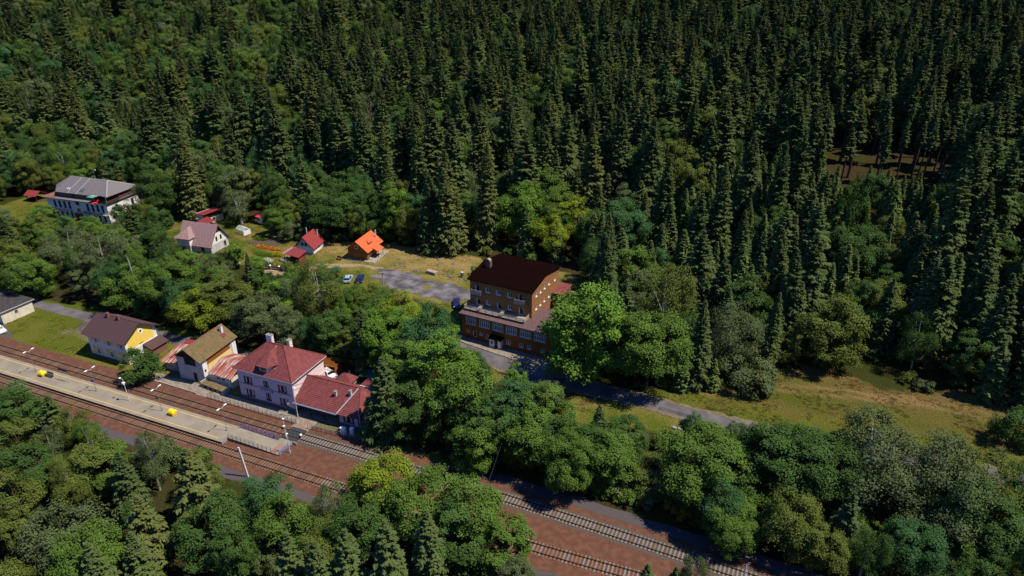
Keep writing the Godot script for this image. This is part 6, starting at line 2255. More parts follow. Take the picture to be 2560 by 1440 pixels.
	o = thing("tarpaulin", -42.7, 162.5, H(-42.7, 162.5), 0.1, "bright blue tarpaulin at the forest edge right behind the hotel", "tarpaulin")
	st = S()
	heap(st, Vector3(1.7, 0.6, 1.0), 72)
	part(o, "sheet", st, mats["sign_blue"])
	o = thing("log_pile", -53.7, 110.5, H(-53.7, 110.5), 0.2, "small pile of dark logs at the roadside before the hotel", "log pile")
	for j in 3:
		for i in 4 - j:
			st = S()
			var y := 0.17 + j * 0.29
			tube(st, Vector3(-0.7 + i * 0.36 + j * 0.18, y, -0.9), Vector3(-0.7 + i * 0.36 + j * 0.18, y, 0.9), 0.17, 0.16, 7)
			part(o, "log", st, mats["wood_brown"])
	for q in [[-10.8, 102.3, "left one of two pale concrete blocks on the verge below the road"], [-9.8, 102.3, "right one of two pale concrete blocks on the verge below the road"]]:
		o = thing("concrete_block", q[0], q[1], H(q[0], q[1]), 0.3, q[2], "block", "two pale blocks on the verge")
		st = S()
		frustum(st, Vector3(0, -0.1, 0), Vector2(0.8, 0.6), Vector2(0.7, 0.5), 0.5)
		part(o, "block", st, mats["concrete"])
	o = thing("garden_bench", -109.1, 140.4, 5.0, 0.1, "small red bench left of the orange-roofed cabin", "bench")
	st = S()
	box(st, Vector3(0, 0.45, 0), Vector3(1.6, 0.08, 0.5))
	part(o, "seat", st, mats["tile_red"])
	st = S()
	box(st, Vector3(0, 0.8, -0.25), Vector3(1.6, 0.5, 0.06))
	part(o, "backrest", st, mats["tile_red"])
	for x in [-0.6, 0.6]:
		st = S()
		box(st, Vector3(x, 0.205, 0), Vector3(0.08, 0.41, 0.45))
		part(o, "leg", st, mats["wood_brown"])
	# pale stones on the dry slope and along its lower edge
	for i in 26:
		var s := -94.0 + i * 1.25 + rnd(-0.5, 0.5)
		var t := 142.6 + 0.9 * sin(i * 0.7) + (rnd(0, 9) if i % 4 == 0 else 0.0)
		o = thing("boulder", s, t, H(s, t), rnd(0, 6), "pale grey stone in the loose row across the dry slope above the parking place", "stone", "stones on the dry slope")
		st = S()
		heap(st, Vector3(rnd(0.35, 0.75), rnd(0.25, 0.5), rnd(0.3, 0.6)), i)
		part(o, "stone", st, mats["pale_stone"])
	meadow_tufts()


func tints_early(called: String, c: Color) -> StandardMaterial3D:
	if not mats.has("petal_" + called):
		mats["petal_" + called] = foliage("petal_" + called, c)
	return mats["petal_" + called]


func heap(st: SurfaceTool, r: Vector3, seed_: int):
	var n := 11
	var m := 5
	var at := func(i, j):
		var a: float = TAU * (i % n) / n
		var b: float = PI * 0.5 * j / m
		var k := 1.0 + 0.28 * noise_b.get_noise_3d(cos(a) * 7 + seed_ * 5, sin(a) * 7, j * 3.0)
		return Vector3(cos(a) * cos(b) * r.x * k, sin(b) * r.y * k - 0.05, sin(a) * cos(b) * r.z * k)
	for j in m:
		for i in n:
			quad(st, at.call(i + 1, j), at.call(i, j), at.call(i, j + 1), at.call(i + 1, j + 1))


func meadow_tufts():
	# rough grass on the open ground: nobody could count it
	pts = PackedVector3Array()
	cols = PackedColorArray()
	for i in 22:
		var a := rnd(0, TAU)
		var d := Vector3(cos(a) * 0.6, rnd(0.6, 1.2), sin(a) * 0.6).normalized()
		var v := rnd(0.8, 1.15)
		kite(Vector3(cos(a) * rnd(0, 0.25), 0, sin(a) * rnd(0, 0.25)), d, Vector3(-sin(a), 0, cos(a)), rnd(0.15, 0.32), 0.035, Color(v, v, v), 0.3)
	var me := sheaf()
	var where_ := []
	var shade := []
	for i in 60000:
		var s := rnd(-235, 66)
		var t := rnd(80, 158)
		var w := where(s, t)
		if w == "" or w == "rail" and (t < 83.2 or s > -118 or t > 94.5) or road_gap(s, t) < 3.4:
			continue
		if noise_b.get_noise_2d(s * 0.8, t * 0.8 + 50) < 0.02:
			continue
		if s > -61 and s < -38 and t > 114 and t < 138 or s > -137 and s < -122 and t < 94:
			continue
		if s > -98 and s < -63 and t > 129 and t < 140.5:
			continue
		where_.append(Vector2(s, t))
		var c := turf(s, t)
		shade.append(c * rnd(1.15, 1.6))
	var mm := MultiMesh.new()
	mm.transform_format = MultiMesh.TRANSFORM_3D
	mm.use_colors = true
	mm.mesh = me
	mm.instance_count = where_.size()
	for i in where_.size():
		var k := rnd(0.6, 1.3)
		mm.set_instance_transform(i, Transform3D(Basis(Vector3.UP, rnd(0, TAU)).scaled(Vector3(k, k, k)), P(where_[i].x, where_[i].y, -0.02)))
		mm.set_instance_color(i, shade[i])
	var o := MultiMeshInstance3D.new()
	o.name = "meadow_grass"
	o.multimesh = mm
	o.material_override = foliage("grass_blades", Color(1, 1, 1), 0.3)
	add_child(o)
	tag(o, "rough tufts of grass on the meadows and verges", "grass", "", "stuff")

# ---------------------------------------------------------------- trees
var pts: PackedVector3Array
var cols: PackedColorArray
var protos := {}
var tints := {}
var stands := []
var count_of := {}


func kite(a: Vector3, d: Vector3, side: Vector3, l: float, w: float, c: Color, drop := 0.0):
	var m := a + d * l * 0.45
	var e := a + d * l + Vector3(0, -drop * l, 0)
	var q := side * w
	pts.append_array([a, m + q, e, a, e, m - q])
	cols.append_array([c, c, c, c, c, c])


func sheaf() -> ArrayMesh:
	var arr := []
	arr.resize(Mesh.ARRAY_MAX)
	arr[Mesh.ARRAY_VERTEX] = pts
	arr[Mesh.ARRAY_COLOR] = cols
	var me := ArrayMesh.new()
	me.add_surface_from_arrays(Mesh.PRIMITIVE_TRIANGLES, arr)
	pts = PackedVector3Array()
	cols = PackedColorArray()
	return me


func rnd(a: float, b: float) -> float:
	return rng.randf_range(a, b)


func unit() -> Vector3:
	var y := rnd(-1, 1)
	var a := rnd(0, TAU)
	return Vector3(sqrt(1 - y * y) * cos(a), y, sqrt(1 - y * y) * sin(a))


func spruce(h: float, r: float, start: float, gap: float, sag: float, ragged: float):
	var tr := S()
	tube(tr, Vector3(0, -0.6, 0), Vector3(0, h * 0.5, 0), h * 0.013 + 0.05, h * 0.008, 7)
	tube(tr, Vector3(0, h * 0.5, 0), Vector3(0, h * 0.985, 0), h * 0.008, 0.02, 6)
	# dead lower branches
	var y := h * 0.06
	while y < h * start + 1.0:
		for i in 3:
			var a := rnd(0, TAU)
			var l := rnd(0.4, 1.0) * r * 0.55
			tube(tr, Vector3(0, y, 0), Vector3(cos(a) * l, y - l * 0.25, sin(a) * l), 0.03, 0.008, 3)
		y += 0.8
	tr.generate_normals()
	y = h * start
	while y < h * 0.995:
		var f := (y - h * start) / (h * (1.0 - start))
		var reach := r * (pow(1.0 - f, 0.80) * 0.97 + 0.03)
		if f < 0.12 and start > 0.1:
			reach *= 0.55 + f * 3.7
		var n := 8 if f < 0.55 else (6 if f < 0.85 else 5)
		var a0 := rnd(0, TAU)
		for i in n:
			if rng.randf() < ragged * 0.35:
				continue
			var a := a0 + TAU * i / n + rnd(-0.35, 0.35)
			var l := reach * rnd(1.0 - ragged, 1.12)
			var out := Vector3(cos(a), 0, sin(a))
			var side := Vector3(-sin(a), 0, cos(a))
			var rise := lerpf(-0.10, 0.75, pow(f, 1.6))
			var sg := sag * (1.0 - f * 0.7)
			var shade := rnd(0.86, 1.08)
			var prev := Vector3(0, y, 0)
			var k := 7 if l > 1.2 else (5 if l > 0.6 else 3)
			for j in k:
				var u := float(j + 1) / k
				var p := Vector3(0, y, 0) + out * l * u + Vector3.UP * l * (rise * u - sg * u * u * (1.3 - 0.6 * u))
				var along := (p - prev).normalized()
				var tone := shade * lerpf(0.96, 1.04, u) * rnd(0.93, 1.07)
				var c := Color(tone, tone, tone * 0.95)
				kite(prev, along, side, (p - prev).length() * 1.3, 0.17, c)
				var tw := minf(1.15, 0.50 * l * (1.08 - 0.62 * u)) + 0.10
				for q in [-1, 1]:
					var d: Vector3 = (along * rnd(0.5, 0.8) + side * q * rnd(0.65, 0.95) + Vector3.DOWN * rnd(0.12, 0.42)).normalized()
					kite(prev.lerp(p, rnd(0.2, 0.8)), d, d.cross(Vector3.UP).normalized(), tw * rnd(0.75, 1.2), rnd(0.15, 0.25), c * rnd(0.92, 1.08), 0.15)
				if l > 0.8 and j > 0:
					var d := (along * 0.35 + side * rnd(-0.4, 0.4) + Vector3.DOWN * 0.9).normalized()
					kite(prev.lerp(p, 0.5), d, side.lerp(along, rnd(0, 0.6)).normalized(), rnd(0.5, 0.95), 0.19, c * 0.95)
				prev = p
		y += gap * rnd(0.8, 1.2) * lerpf(1.0, 0.62, f)
	return [tr.commit(), sheaf()]


func leafy(h: float, rx: float, base: float, lobes: int, clumps: int, leaves: int, leaf: float, weep: float, loose: float):
	var tr := S()
	var bend := Vector3(rnd(-0.05, 0.05), 1, rnd(-0.05, 0.05)) * h
	tube(tr, Vector3(0, -0.6, 0), bend * 0.45, h * 0.020, h * 0.013, 7)
	tube(tr, bend * 0.45, bend * 0.86, h * 0.013, h * 0.003, 6)
	var mid := h * (1.0 + base) * 0.5
	var ry := h * (1.0 - base) * 0.5
	var cs := []
	cs.append([Vector3(0, mid + ry * 0.34, 0), Vector3(rx * 0.55, ry * 0.64, rx * 0.55)])
	for i in lobes:
		var a := TAU * i / lobes * 1.618 * 2.0 + rnd(-0.4, 0.4)
		var q := rnd(-0.62, 0.58)
		var off := sqrt(1.0 - q * q) * rx * rnd(0.50, 0.72)
		var k := rnd(0.34, 0.48)
		var c := Vector3(cos(a) * off, mid + q * ry, sin(a) * off)
		cs.append([c, Vector3(rx * k, minf(ry * 0.5, rx * k * 1.2), rx * k)])
		var fork := bend * rnd(0.28, 0.55)
		tube(tr, fork, fork.lerp(c, 0.55) + Vector3.UP * 0.3, h * 0.008, h * 0.005, 5)
		tube(tr, fork.lerp(c, 0.55) + Vector3.UP * 0.3, c + (c - fork) * 0.25, h * 0.005, 0.015, 4)
	tr.generate_normals()
	var made := 0
	var tries := 0
	while made < clumps and tries < clumps * 12:
		tries += 1
		var e: Array = cs[rng.randi() % cs.size()]
		var d := unit()
		if d.y < -0.45:
			continue
		var p: Vector3 = e[0] + d * e[1] * rnd(0.86, 1.06)
		if p.y < h * base * 0.9:
			continue
		var inside := false
		for o in cs:
			if o != e and ((p - o[0]) / o[1]).length() < 0.84:
				inside = true
				break
		if inside:
			continue
		made += 1
		var cr: float = rx * rnd(0.13, 0.21)
		var tone := rnd(0.74, 1.16)
		var warm := rnd(-0.05, 0.05)
		for i in leaves:
			var o := unit() * pow(rng.randf(), 0.45)
			var at := p + Vector3(o.x, o.y * 0.75, o.z) * cr * (1.0 + loose * rng.randf())
			at.y -= weep * rng.randf() * rng.randf() * 1.6
			var n := (d * 0.75 + Vector3.UP * 0.55 + o * 0.5 + unit() * 0.75).normalized()
			var t := n.cross(unit()).normalized()
			if weep > 0.2:
				t = (t + Vector3.DOWN * weep).normalized()
			var v := tone * rnd(0.9, 1.1)
			kite(at, t, n.cross(t), leaf * rnd(0.75, 1.3), leaf * 0.40, Color(v * (1.0 + warm), v, v * (1.0 - warm)), 0.1)
	return [tr.commit(), sheaf()]


func foliage(called: String, c: Color, glow := 0.35) -> StandardMaterial3D:
	var m := StandardMaterial3D.new()
	m.resource_name = called
	m.albedo_color = c
	m.roughness = 0.75
	m.metallic_specular = 0.22
	m.vertex_color_use_as_albedo = true
	m.backlight_enabled = true
	m.backlight = Color(glow, glow, glow * 0.6).linear_to_srgb()
	return m


func make_protos():
	protos = {
		"spruce": [spruce(24, 4.3, 0.08, 0.42, 0.34, 0.34), spruce(24, 3.7, 0.14, 0.40, 0.40, 0.40), spruce(24, 4.1, 0.05, 0.43, 0.28, 0.32), spruce(24, 4.2, 0.22, 0.48, 0.46, 0.55), spruce(24, 3.8, 0.10, 0.44, 0.38, 0.46), spruce(24, 4.6, 0.12, 0.50, 0.50, 0.5), spruce(24, 4.4, 0.06, 0.46, 0.20, 0.6)],
		"young": [spruce(12, 2.3, 0.02, 0.36, 0.22, 0.2), spruce(12, 2.0, 0.04, 0.36, 0.26, 0.28)],
		"bare": [spruce(24, 2.5, 0.52, 0.55, 0.35, 0.5), spruce(24, 2.2, 0.62, 0.55, 0.35, 0.55)],
		"ragged": [spruce(20, 4.2, 0.12, 0.55, 0.55, 0.55)],
		"maple": [leafy(17, 6.6, 0.05, 15, 150, 190, 0.34, 0.05, 0.5), leafy(16, 6.0, 0.05, 13, 130, 190, 0.34, 0.05, 0.5)],
		"ash": [leafy(16, 4.6, 0.06, 12, 115, 150, 0.30, 0.1, 0.7), leafy(16, 4.1, 0.05, 11, 105, 150, 0.30, 0.1, 0.6), leafy(15, 4.8, 0.08, 13, 110, 150, 0.29, 0.1, 0.9)],
		"birch": [leafy(15, 4.2, 0.10, 10, 110, 130, 0.23, 0.7, 1.2), leafy(15, 3.7, 0.08, 9, 100, 130, 0.23, 0.8, 1.2)],
		"bush": [leafy(6, 3.4, 0.02, 9, 80, 110, 0.25, 0.05, 0.8), leafy(6, 3.0, 0.0, 8, 75, 110, 0.24, 0.1, 0.9)],
		"shrub": [leafy(2.4, 1.6, 0.0, 6, 34, 55, 0.20, 0.05, 0.9)],
	}
	tints = {
		"dark": [foliage("needles_dark", lin(0.0670, 0.1004, 0.0335), 0.32), "dark green"],
		"olive": [foliage("needles_olive", lin(0.1080, 0.1296, 0.0389), 0.32), "olive green"],
		"mid": [foliage("needles_mid", lin(0.0864, 0.1231, 0.0389), 0.32), "mid green"],
		"fresh": [foliage("needles_fresh", lin(0.1080, 0.1598, 0.0432), 0.32), "fresh green"],
		"green": [foliage("leaves_green", lin(0.0912, 0.1638, 0.0260)), "green"],
		"deep": [foliage("leaves_deep", lin(0.0552, 0.1107, 0.0240)), "deep green"],
		"lime": [foliage("leaves_lime", lin(0.1800, 0.2396, 0.0200)), "yellow-green"],
		"bright": [foliage("leaves_bright", lin(0.1080, 0.2090, 0.0260)), "bright green"],
		"grey": [foliage("leaves_grey", lin(0.1008, 0.1379, 0.0520)), "grey-green"],
		"teal": [foliage("leaves_teal", lin(0.0504, 0.1220, 0.0380)), "blue-green"],
		"moss": [foliage("leaves_moss", lin(0.1128, 0.1446, 0.0280)), "olive"],
		"autumn": [foliage("leaves_yellowing", lin(0.2400, 0.1921, 0.0200)), "yellowing"],
		"flame": [foliage("flowers_orange", lin(0.62, 0.22, 0.02)), "orange"],
		"snow": [foliage("flowers_white", lin(0.62, 0.66, 0.55)), "white"],
	}


func natural(kind: String) -> Vector2:
	return {"spruce": Vector2(24, 4.0), "young": Vector2(12, 2.2), "bare": Vector2(24, 2.4), "ragged": Vector2(20, 4.2), "maple": Vector2(17, 6.6), "ash": Vector2(16, 4.6), "birch": Vector2(15, 4.2), "bush": Vector2(6, 3.5), "shrub": Vector2(2.4, 1.6)}[kind]


func conifer(kind: String) -> bool:
	return kind in ["spruce", "young", "bare", "ragged"]


func region(s: float, t: float) -> String:
	if t < 66:
		for q in [[-110, "left of the dark narrow spruce"], [-85, "below the platform"], [-62, "below the ramp"], [-35, "round the yellow-green crown"], [999, "below the hotel"]]:
			if s < q[0]:
				return "in the near wood " + q[1]
	var names := [[-205, "the red-roofed gazebo"], [-185, "the apartment house"], [-160, "the red-roofed barn"], [-135, "the pink-roofed shed"], [-112, "the red-roofed cottage"], [-95, "the orange-roofed cabin"], [-70, "the dry slope"], [-38, "the hotel"], [-15, "the two maples"], [8, "the road bend"], [35, "the meadow"], [999, "the meadow's far end"]]
	if t > 140 or t > 118 and s > -36:
		for n in names:
			if s < n[0]:
				return ("at the forest edge behind " if t < 165 else "low on the slope behind " if t < 195 else "half-way up the slope behind " if t < 245 else "high on the slope behind ") + n[1]
	if s < -150:
		return "on the bank above the flat-roofed hut" if t < 118 else "below the apartment house"
	if s < -125:
		return "on the bank behind the yellow house" if t < 118 else "below the white house"
	if s < -100:
		return "on the bank behind the mossy-roofed shed" if t < 112 else "below the dirt lane"
	if s < -80:
		return "on the bank behind the station" if t < 112 else "below the parking place"
	if s < -58:
		return "between the station annexe and the hotel"
	if s < -36:
		return "between the tracks and the hotel road"
	return "between the gravel path and the road" if s < 0 else "below the meadow"


func clear_height(s: float, t: float, h: float, r: float, keep := 0.0) -> float:
	# the tallest a tree may stand here without hiding what has to stay in view
	var base := P(s, t)
	var c := Vector3(0, 80, 0)
	for p in sights:
		var d := Vector2(p.x, p.z)
		var l := d.length()
		d /= l
		var q := base.x * d.x + base.z * d.y
		if q < 5.0 or q > l - 0.5:
			continue
		var side := absf(base.x * d.y - base.z * d.x)
		if side > r + keep:
			continue
		var y: float = 80.0 + (p.y - 80.0) * (q + r * 0.5) / l - base.y
		h = minf(h, y * (1.0 + 0.35 * side / r))
	return h


func plant(kind: String, s: float, t: float, h: float, w: float, tint: String, label := "", group := ""):
	stands.append({"kind": kind, "s": s, "t": t, "h": h, "w": w, "tint": tint, "label": label, "group": group, "v": rng.randi(), "yaw": rnd(0, TAU), "lean": Vector2(rnd(-0.035, 0.035), rnd(-0.035, 0.035)), "up": H(s, t)})


func tree(d: Dictionary):
	var set_: Array = protos[d.kind]
	var v: Array = set_[d.v % set_.size()]
	var nat := natural(d.kind)
	var o := Node3D.new()
	var called := "shrub" if d.kind == "shrub" or d.kind == "bush" else "spruce_tree" if conifer(d.kind) else "broadleaf_tree"
	o.name = numbered(called)
	o.position = P(d.s, d.t, -0.1)
	o.rotation = Vector3(d.lean.x, d.yaw, d.lean.y)
	o.scale = Vector3(d.w / nat.y, d.h / nat.x, d.w / nat.y)
	add_child(o)
	var label: String = d.label
	var group: String = d.group
	if label == "":
		var size := ""
		if conifer(d.kind):
			size = "tall " if d.h > 21 else "young " if d.h < 13 else ""
		elif called == "broadleaf_tree":
			size = "big " if d.h > 14 else "small " if d.h < 9 else ""
		var noun: String = {"spruce": "spruce", "young": "spruce", "bare": "bare-stemmed spruce", "ragged": "ragged spruce", "maple": "round-crowned tree", "ash": "broadleaf tree", "birch": "feathery birch", "bush": "spreading bush", "shrub": "low shrub"}[d.kind]
		label = size + tints[d.tint][1] + " " + noun + " " + region(d.s, d.t)
		group = noun + ("es " if noun.ends_with("sh") else "s ") + region(d.s, d.t)
	tag(o, label, "shrub" if called == "shrub" else "tree", group)
	for k in 2:
		var m := MeshInstance3D.new()
		m.name = ["trunk", "crown"][k]
		m.mesh = v[k]
		m.material_override = tints[d.tint][0] if k else mats["bark_pale" if d.kind == "birch" else "bark"]
		o.add_child(m)


func seen(s: float, t: float, h: float) -> float:
	# apparent size from where the photograph was taken; 0 outside its frame
	var p := P(s, t, h * 0.5) - Vector3(0, 80, 0)
	var z := -p.z * cos(0.4538) - p.y * sin(0.4538)
	var y := p.y * cos(0.4538) - p.z * sin(0.4538)
	if z < 10 or absf(p.x) > z * 0.76 + 4 or y + h * 0.5 < -z * 0.43 or y - h * 0.5 > z * 0.43:
		return 0.0
	return h / z


func scatter():
	# the wooded slope, the bank below the gardens and the wood on the near side of the tracks
	var grid := 5.4
	for j in range(0, 118):
		for i in range(0, 190):
			var t := 22.0 + j * grid + rnd(-2.0, 2.0)
			var s := -520.0 + i * grid * 1.02 + rnd(-2.0, 2.0)
			var p := W(s, t)
			if t > 560 or s < -520 or absf(p.x) > -p.z * 0.86 + 22 or -p.z < 18 or p.length() > 610:
				continue
			var w := where(s, t)
			if w != "" or road_gap(s, t) < 4.2:
				continue
			if Vector2(s, t).distance_to(Vector2(-50, 124)) < 13:
				continue
			var a := noise_a.get_noise_2d(s + 900, t)
			var b := noise_b.get_noise_2d(s * 0.3 + 100, t * 0.3)
			var kind := "spruce"
			var h := rnd(16, 32) if rng.randf() < 0.75 else rnd(25, 34)
			var tint: String = ["dark", "mid", "olive", "mid", "dark"][rng.randi() % 5]
			if s > -45:
				tint = ["dark", "dark", "mid"][rng.randi() % 3]
			var upper := t > 140 or (s > -36 and t > 112)
			if upper:
				var foot := smoothstep(210.0, 155.0, t)
				var leafy_share := 0.13 + 0.5 * foot + maxf(0.0, a) * 1.0 + (0.10 if s > -200 and s < -60 else 0.0) + 0.22 * smoothstep(-215.0, -270.0, s)
				if s > -40 and t < 200:
					leafy_share *= 0.5
				if s < -190 and t > 185 and a < 0.10:
					kind = "young"
					h = rnd(12, 18)
					tint = ["mid", "fresh", "dark"][rng.randi() % 3]
				elif s > -48 and s < 40 and t > 150 and t < 215 and b > -0.28:
					kind = "young"
					h = rnd(10, 17)
					tint = ["fresh", "mid", "mid"][rng.randi() % 3]
				if rng.randf() < leafy_share:
					if rng.randf() < 0.25:
						continue
					kind = ["ash", "ash", "maple", "birch"][rng.randi() % 4]
					h = rnd(10, 17) if t < 190 else rnd(15, 21)
					tint = ["green", "deep", "deep", "moss", "teal", "grey"][rng.randi() % 6]
					if s > -20:
						tint = ["deep", "moss", "deep"][rng.randi() % 3]
				elif kind == "spruce":
					if rng.randf() < 0.33:
						continue
					if t < 165:
						h *= 0.75
				var g := Vector2(s, t) - V(27.0, 235.4)
				if absf(g.x) < 22 and absf(g.y) < 16:
					if rng.randf() < 0.12:
						continue
					kind = "bare"
					h = rnd(17, 23)
					tint = "dark"
			elif t < 66:
				kind = ["ash", "ash", "maple", "birch", "spruce", "bush"][rng.randi() % 6]
				h = rnd(9, 15)
				tint = ["moss", "deep", "moss", "grey", "green"][rng.randi() % 5]
				if kind == "spruce":
					h = rnd(13, 18)
					tint = "mid"
				if kind == "bush":
					h = rnd(4, 6)
			else:
				kind = ["ash", "ash", "maple", "birch", "bush", "ash"][rng.randi() % 6]
				h = rnd(8, 14)
				tint = ["green", "deep", "moss", "grey", "bright", "green", "teal"][rng.randi() % 7]
				if kind == "bush":
					h = rnd(4, 6)
				if rng.randf() < 0.10:
					kind = "spruce"
					h = rnd(11, 16)
					tint = "dark"
			if not conifer(kind) and rng.randf() < (0.22 if upper else 0.26):
				continue
			var nat := natural(kind)
			var width := nat.y * clampf(h / nat.x, 0.5, 1.25) * (rnd(0.9, 1.5) if conifer(kind) else rnd(0.85, 1.1))
			var hand := false
			for q in stands:
				if q.has("hand") and Vector2(q.s - s, q.t - t).length() < q.w * 0.62 + width * 0.35:
					hand = true
					break
			if hand:
				continue
			if kind != "bare" and (t < 190 or s > -20 and s < 70 and t < 260):
				var m := clear_height(s, t, h, width)
				if m < h:
					if m < 1.6:
						continue
					if m < h * 0.6:
						kind = "bush" if m > 3.4 else "shrub"
						nat = natural(kind)
						tint = ["green", "deep", "moss", "grey"][rng.randi() % 4]
					h = m * 0.97
					width = nat.y * clampf(h / nat.x, 0.5, 1.25)
					if clear_height(s, t, h, width) < h * 0.9:
						continue
			plant(kind, s, t, h, width, tint)


func border():
	# bushes along the foot of the bank beside the tracks, and round the clearings
	for i in 260:
		var s := -60.0 + rng.randf() * 100.0
		var t := track_a(s) + 7.0 + rng.randf() * 8.0
		if where(s, t) != "" or road_gap(s, t) < 3.4:
			continue
		var far_in := t - track_a(s) - 7.0
		var h := rnd(1.6, 2.6) + far_in * rnd(0.2, 0.55)
		var kind := "bush" if h > 2.8 else "shrub"
		var m := clear_height(s, t, h, h * 0.5)
		if m > 1.2:
			plant(kind, s, t, minf(h, m), natural(kind).y * minf(h, m) / natural(kind).x * rnd(0.8, 1.1), ["green", "moss", "deep", "grey", "autumn", "green"][rng.randi() % 6])
	for i in 900:
		var s := rnd(-235, 60)
		var t := rnd(100, 168)
		if where(s, t) != "" or road_gap(s, t) < 3.6 or Vector2(s, t).distance_to(Vector2(-50, 124)) < 13:
			continue
		var near := false
		for k in 8:
			if where(s + 4.5 * cos(k * 0.785), t + 4.5 * sin(k * 0.785)) in ["green", "dry", "garden", "field", "verge"]:
				near = true
				break
		if not near:
			continue
		var h := rnd(1.2, 3.6)
		var kind := "bush" if h > 2.6 else "shrub"
		var m := clear_height(s, t, h, h * 0.5)
		if m > 0.9:
			plant(kind, s, t, minf(h, m), natural(kind).y * minf(h, m) / natural(kind).x * rnd(0.8, 1.1), ["green", "moss", "deep", "grey", "green"][rng.randi() % 5])


func big(kind: String, s: float, t: float, h: float, w: float, tint: String, label: String, group := ""):
	plant(kind, s, t, h, w, tint, label, group)
	stands[stands.size() - 1].hand = true
	if t < 66.0:
		stands[stands.size() - 1].h = h * 0.93


func build_trees():
	make_protos()
	known_trees()
	scatter()
	border()
	# the largest of each kind in the picture stand as trees of their own, the rest as the forest
	for d in stands:
		d.size = (1000.0 if d.has("hand") else 0.0) + seen(d.s, d.t, d.h)
	stands.sort_custom(func(a, b): return a.size > b.size)
	var most := {"c": 295, "l": 295, "b": 200}
	var rest := {}
	for d in stands:
		var k := "b" if d.kind in ["bush", "shrub"] else "c" if conifer(d.kind) else "l"
		if most[k] > 0 and d.size > 0.0:
			most[k] -= 1
			tree(d)
		else:
			var v := "%s %d" % [d.kind, d.v % protos[d.kind].size()]
			if not rest.has(v):
				rest[v] = []
			rest[v].append(d)
	var forest := {}
	for v in rest:
		var kind: String = v.get_slice(" ", 0)
		var pr: Array = protos[kind][int(v.get_slice(" ", 1))]
		var holder := "spruce_forest" if conifer(kind) else "undergrowth" if kind in ["bush", "shrub"] else "broadleaf_forest"
		if not forest.has(holder):
			var o := Node3D.new()
			o.name = holder
			add_child(o)
			tag(o, {"spruce_forest": "mass of dark spruces covering the slope up to the top edge", "undergrowth": "mass of low bushes at the edges of the woods", "broadleaf_forest": "mass of broadleaf trees mixed into the spruce slope"}[holder], {"undergrowth": "bushes"}.get(holder, "forest"), "", "stuff")
			forest[holder] = o
		var nat := natural(kind)
		for k in 2:
			var mm := MultiMesh.new()
			mm.transform_format = MultiMesh.TRANSFORM_3D
			mm.use_colors = k == 1
			mm.mesh = pr[k]
			mm.instance_count = rest[v].size()
			for i in rest[v].size():
				var d: Dictionary = rest[v][i]
				var b := Basis.from_euler(Vector3(d.lean.x, d.yaw, d.lean.y)).scaled_local(Vector3(d.w / nat.y, d.h / nat.x, d.w / nat.y))
				mm.set_instance_transform(i, Transform3D(b, P(d.s, d.t, -0.1)))
				if k:
					var c: Color = tints[d.tint][0].albedo_color.srgb_to_linear()
					mm.set_instance_color(i, c * (0.85 + 0.3 * fposmod(d.yaw * 7.0, 1.0)))
			var o := MultiMeshInstance3D.new()
			o.name = ["trunks", "crowns"][k]
			o.multimesh = mm
			o.material_override = crowd if k else mats["bark"]
			o.set_meta("kind", "stuff")
			forest[holder].add_child(o, true)


var crowd := foliage("forest_foliage", Color(1, 1, 1), 0.2)

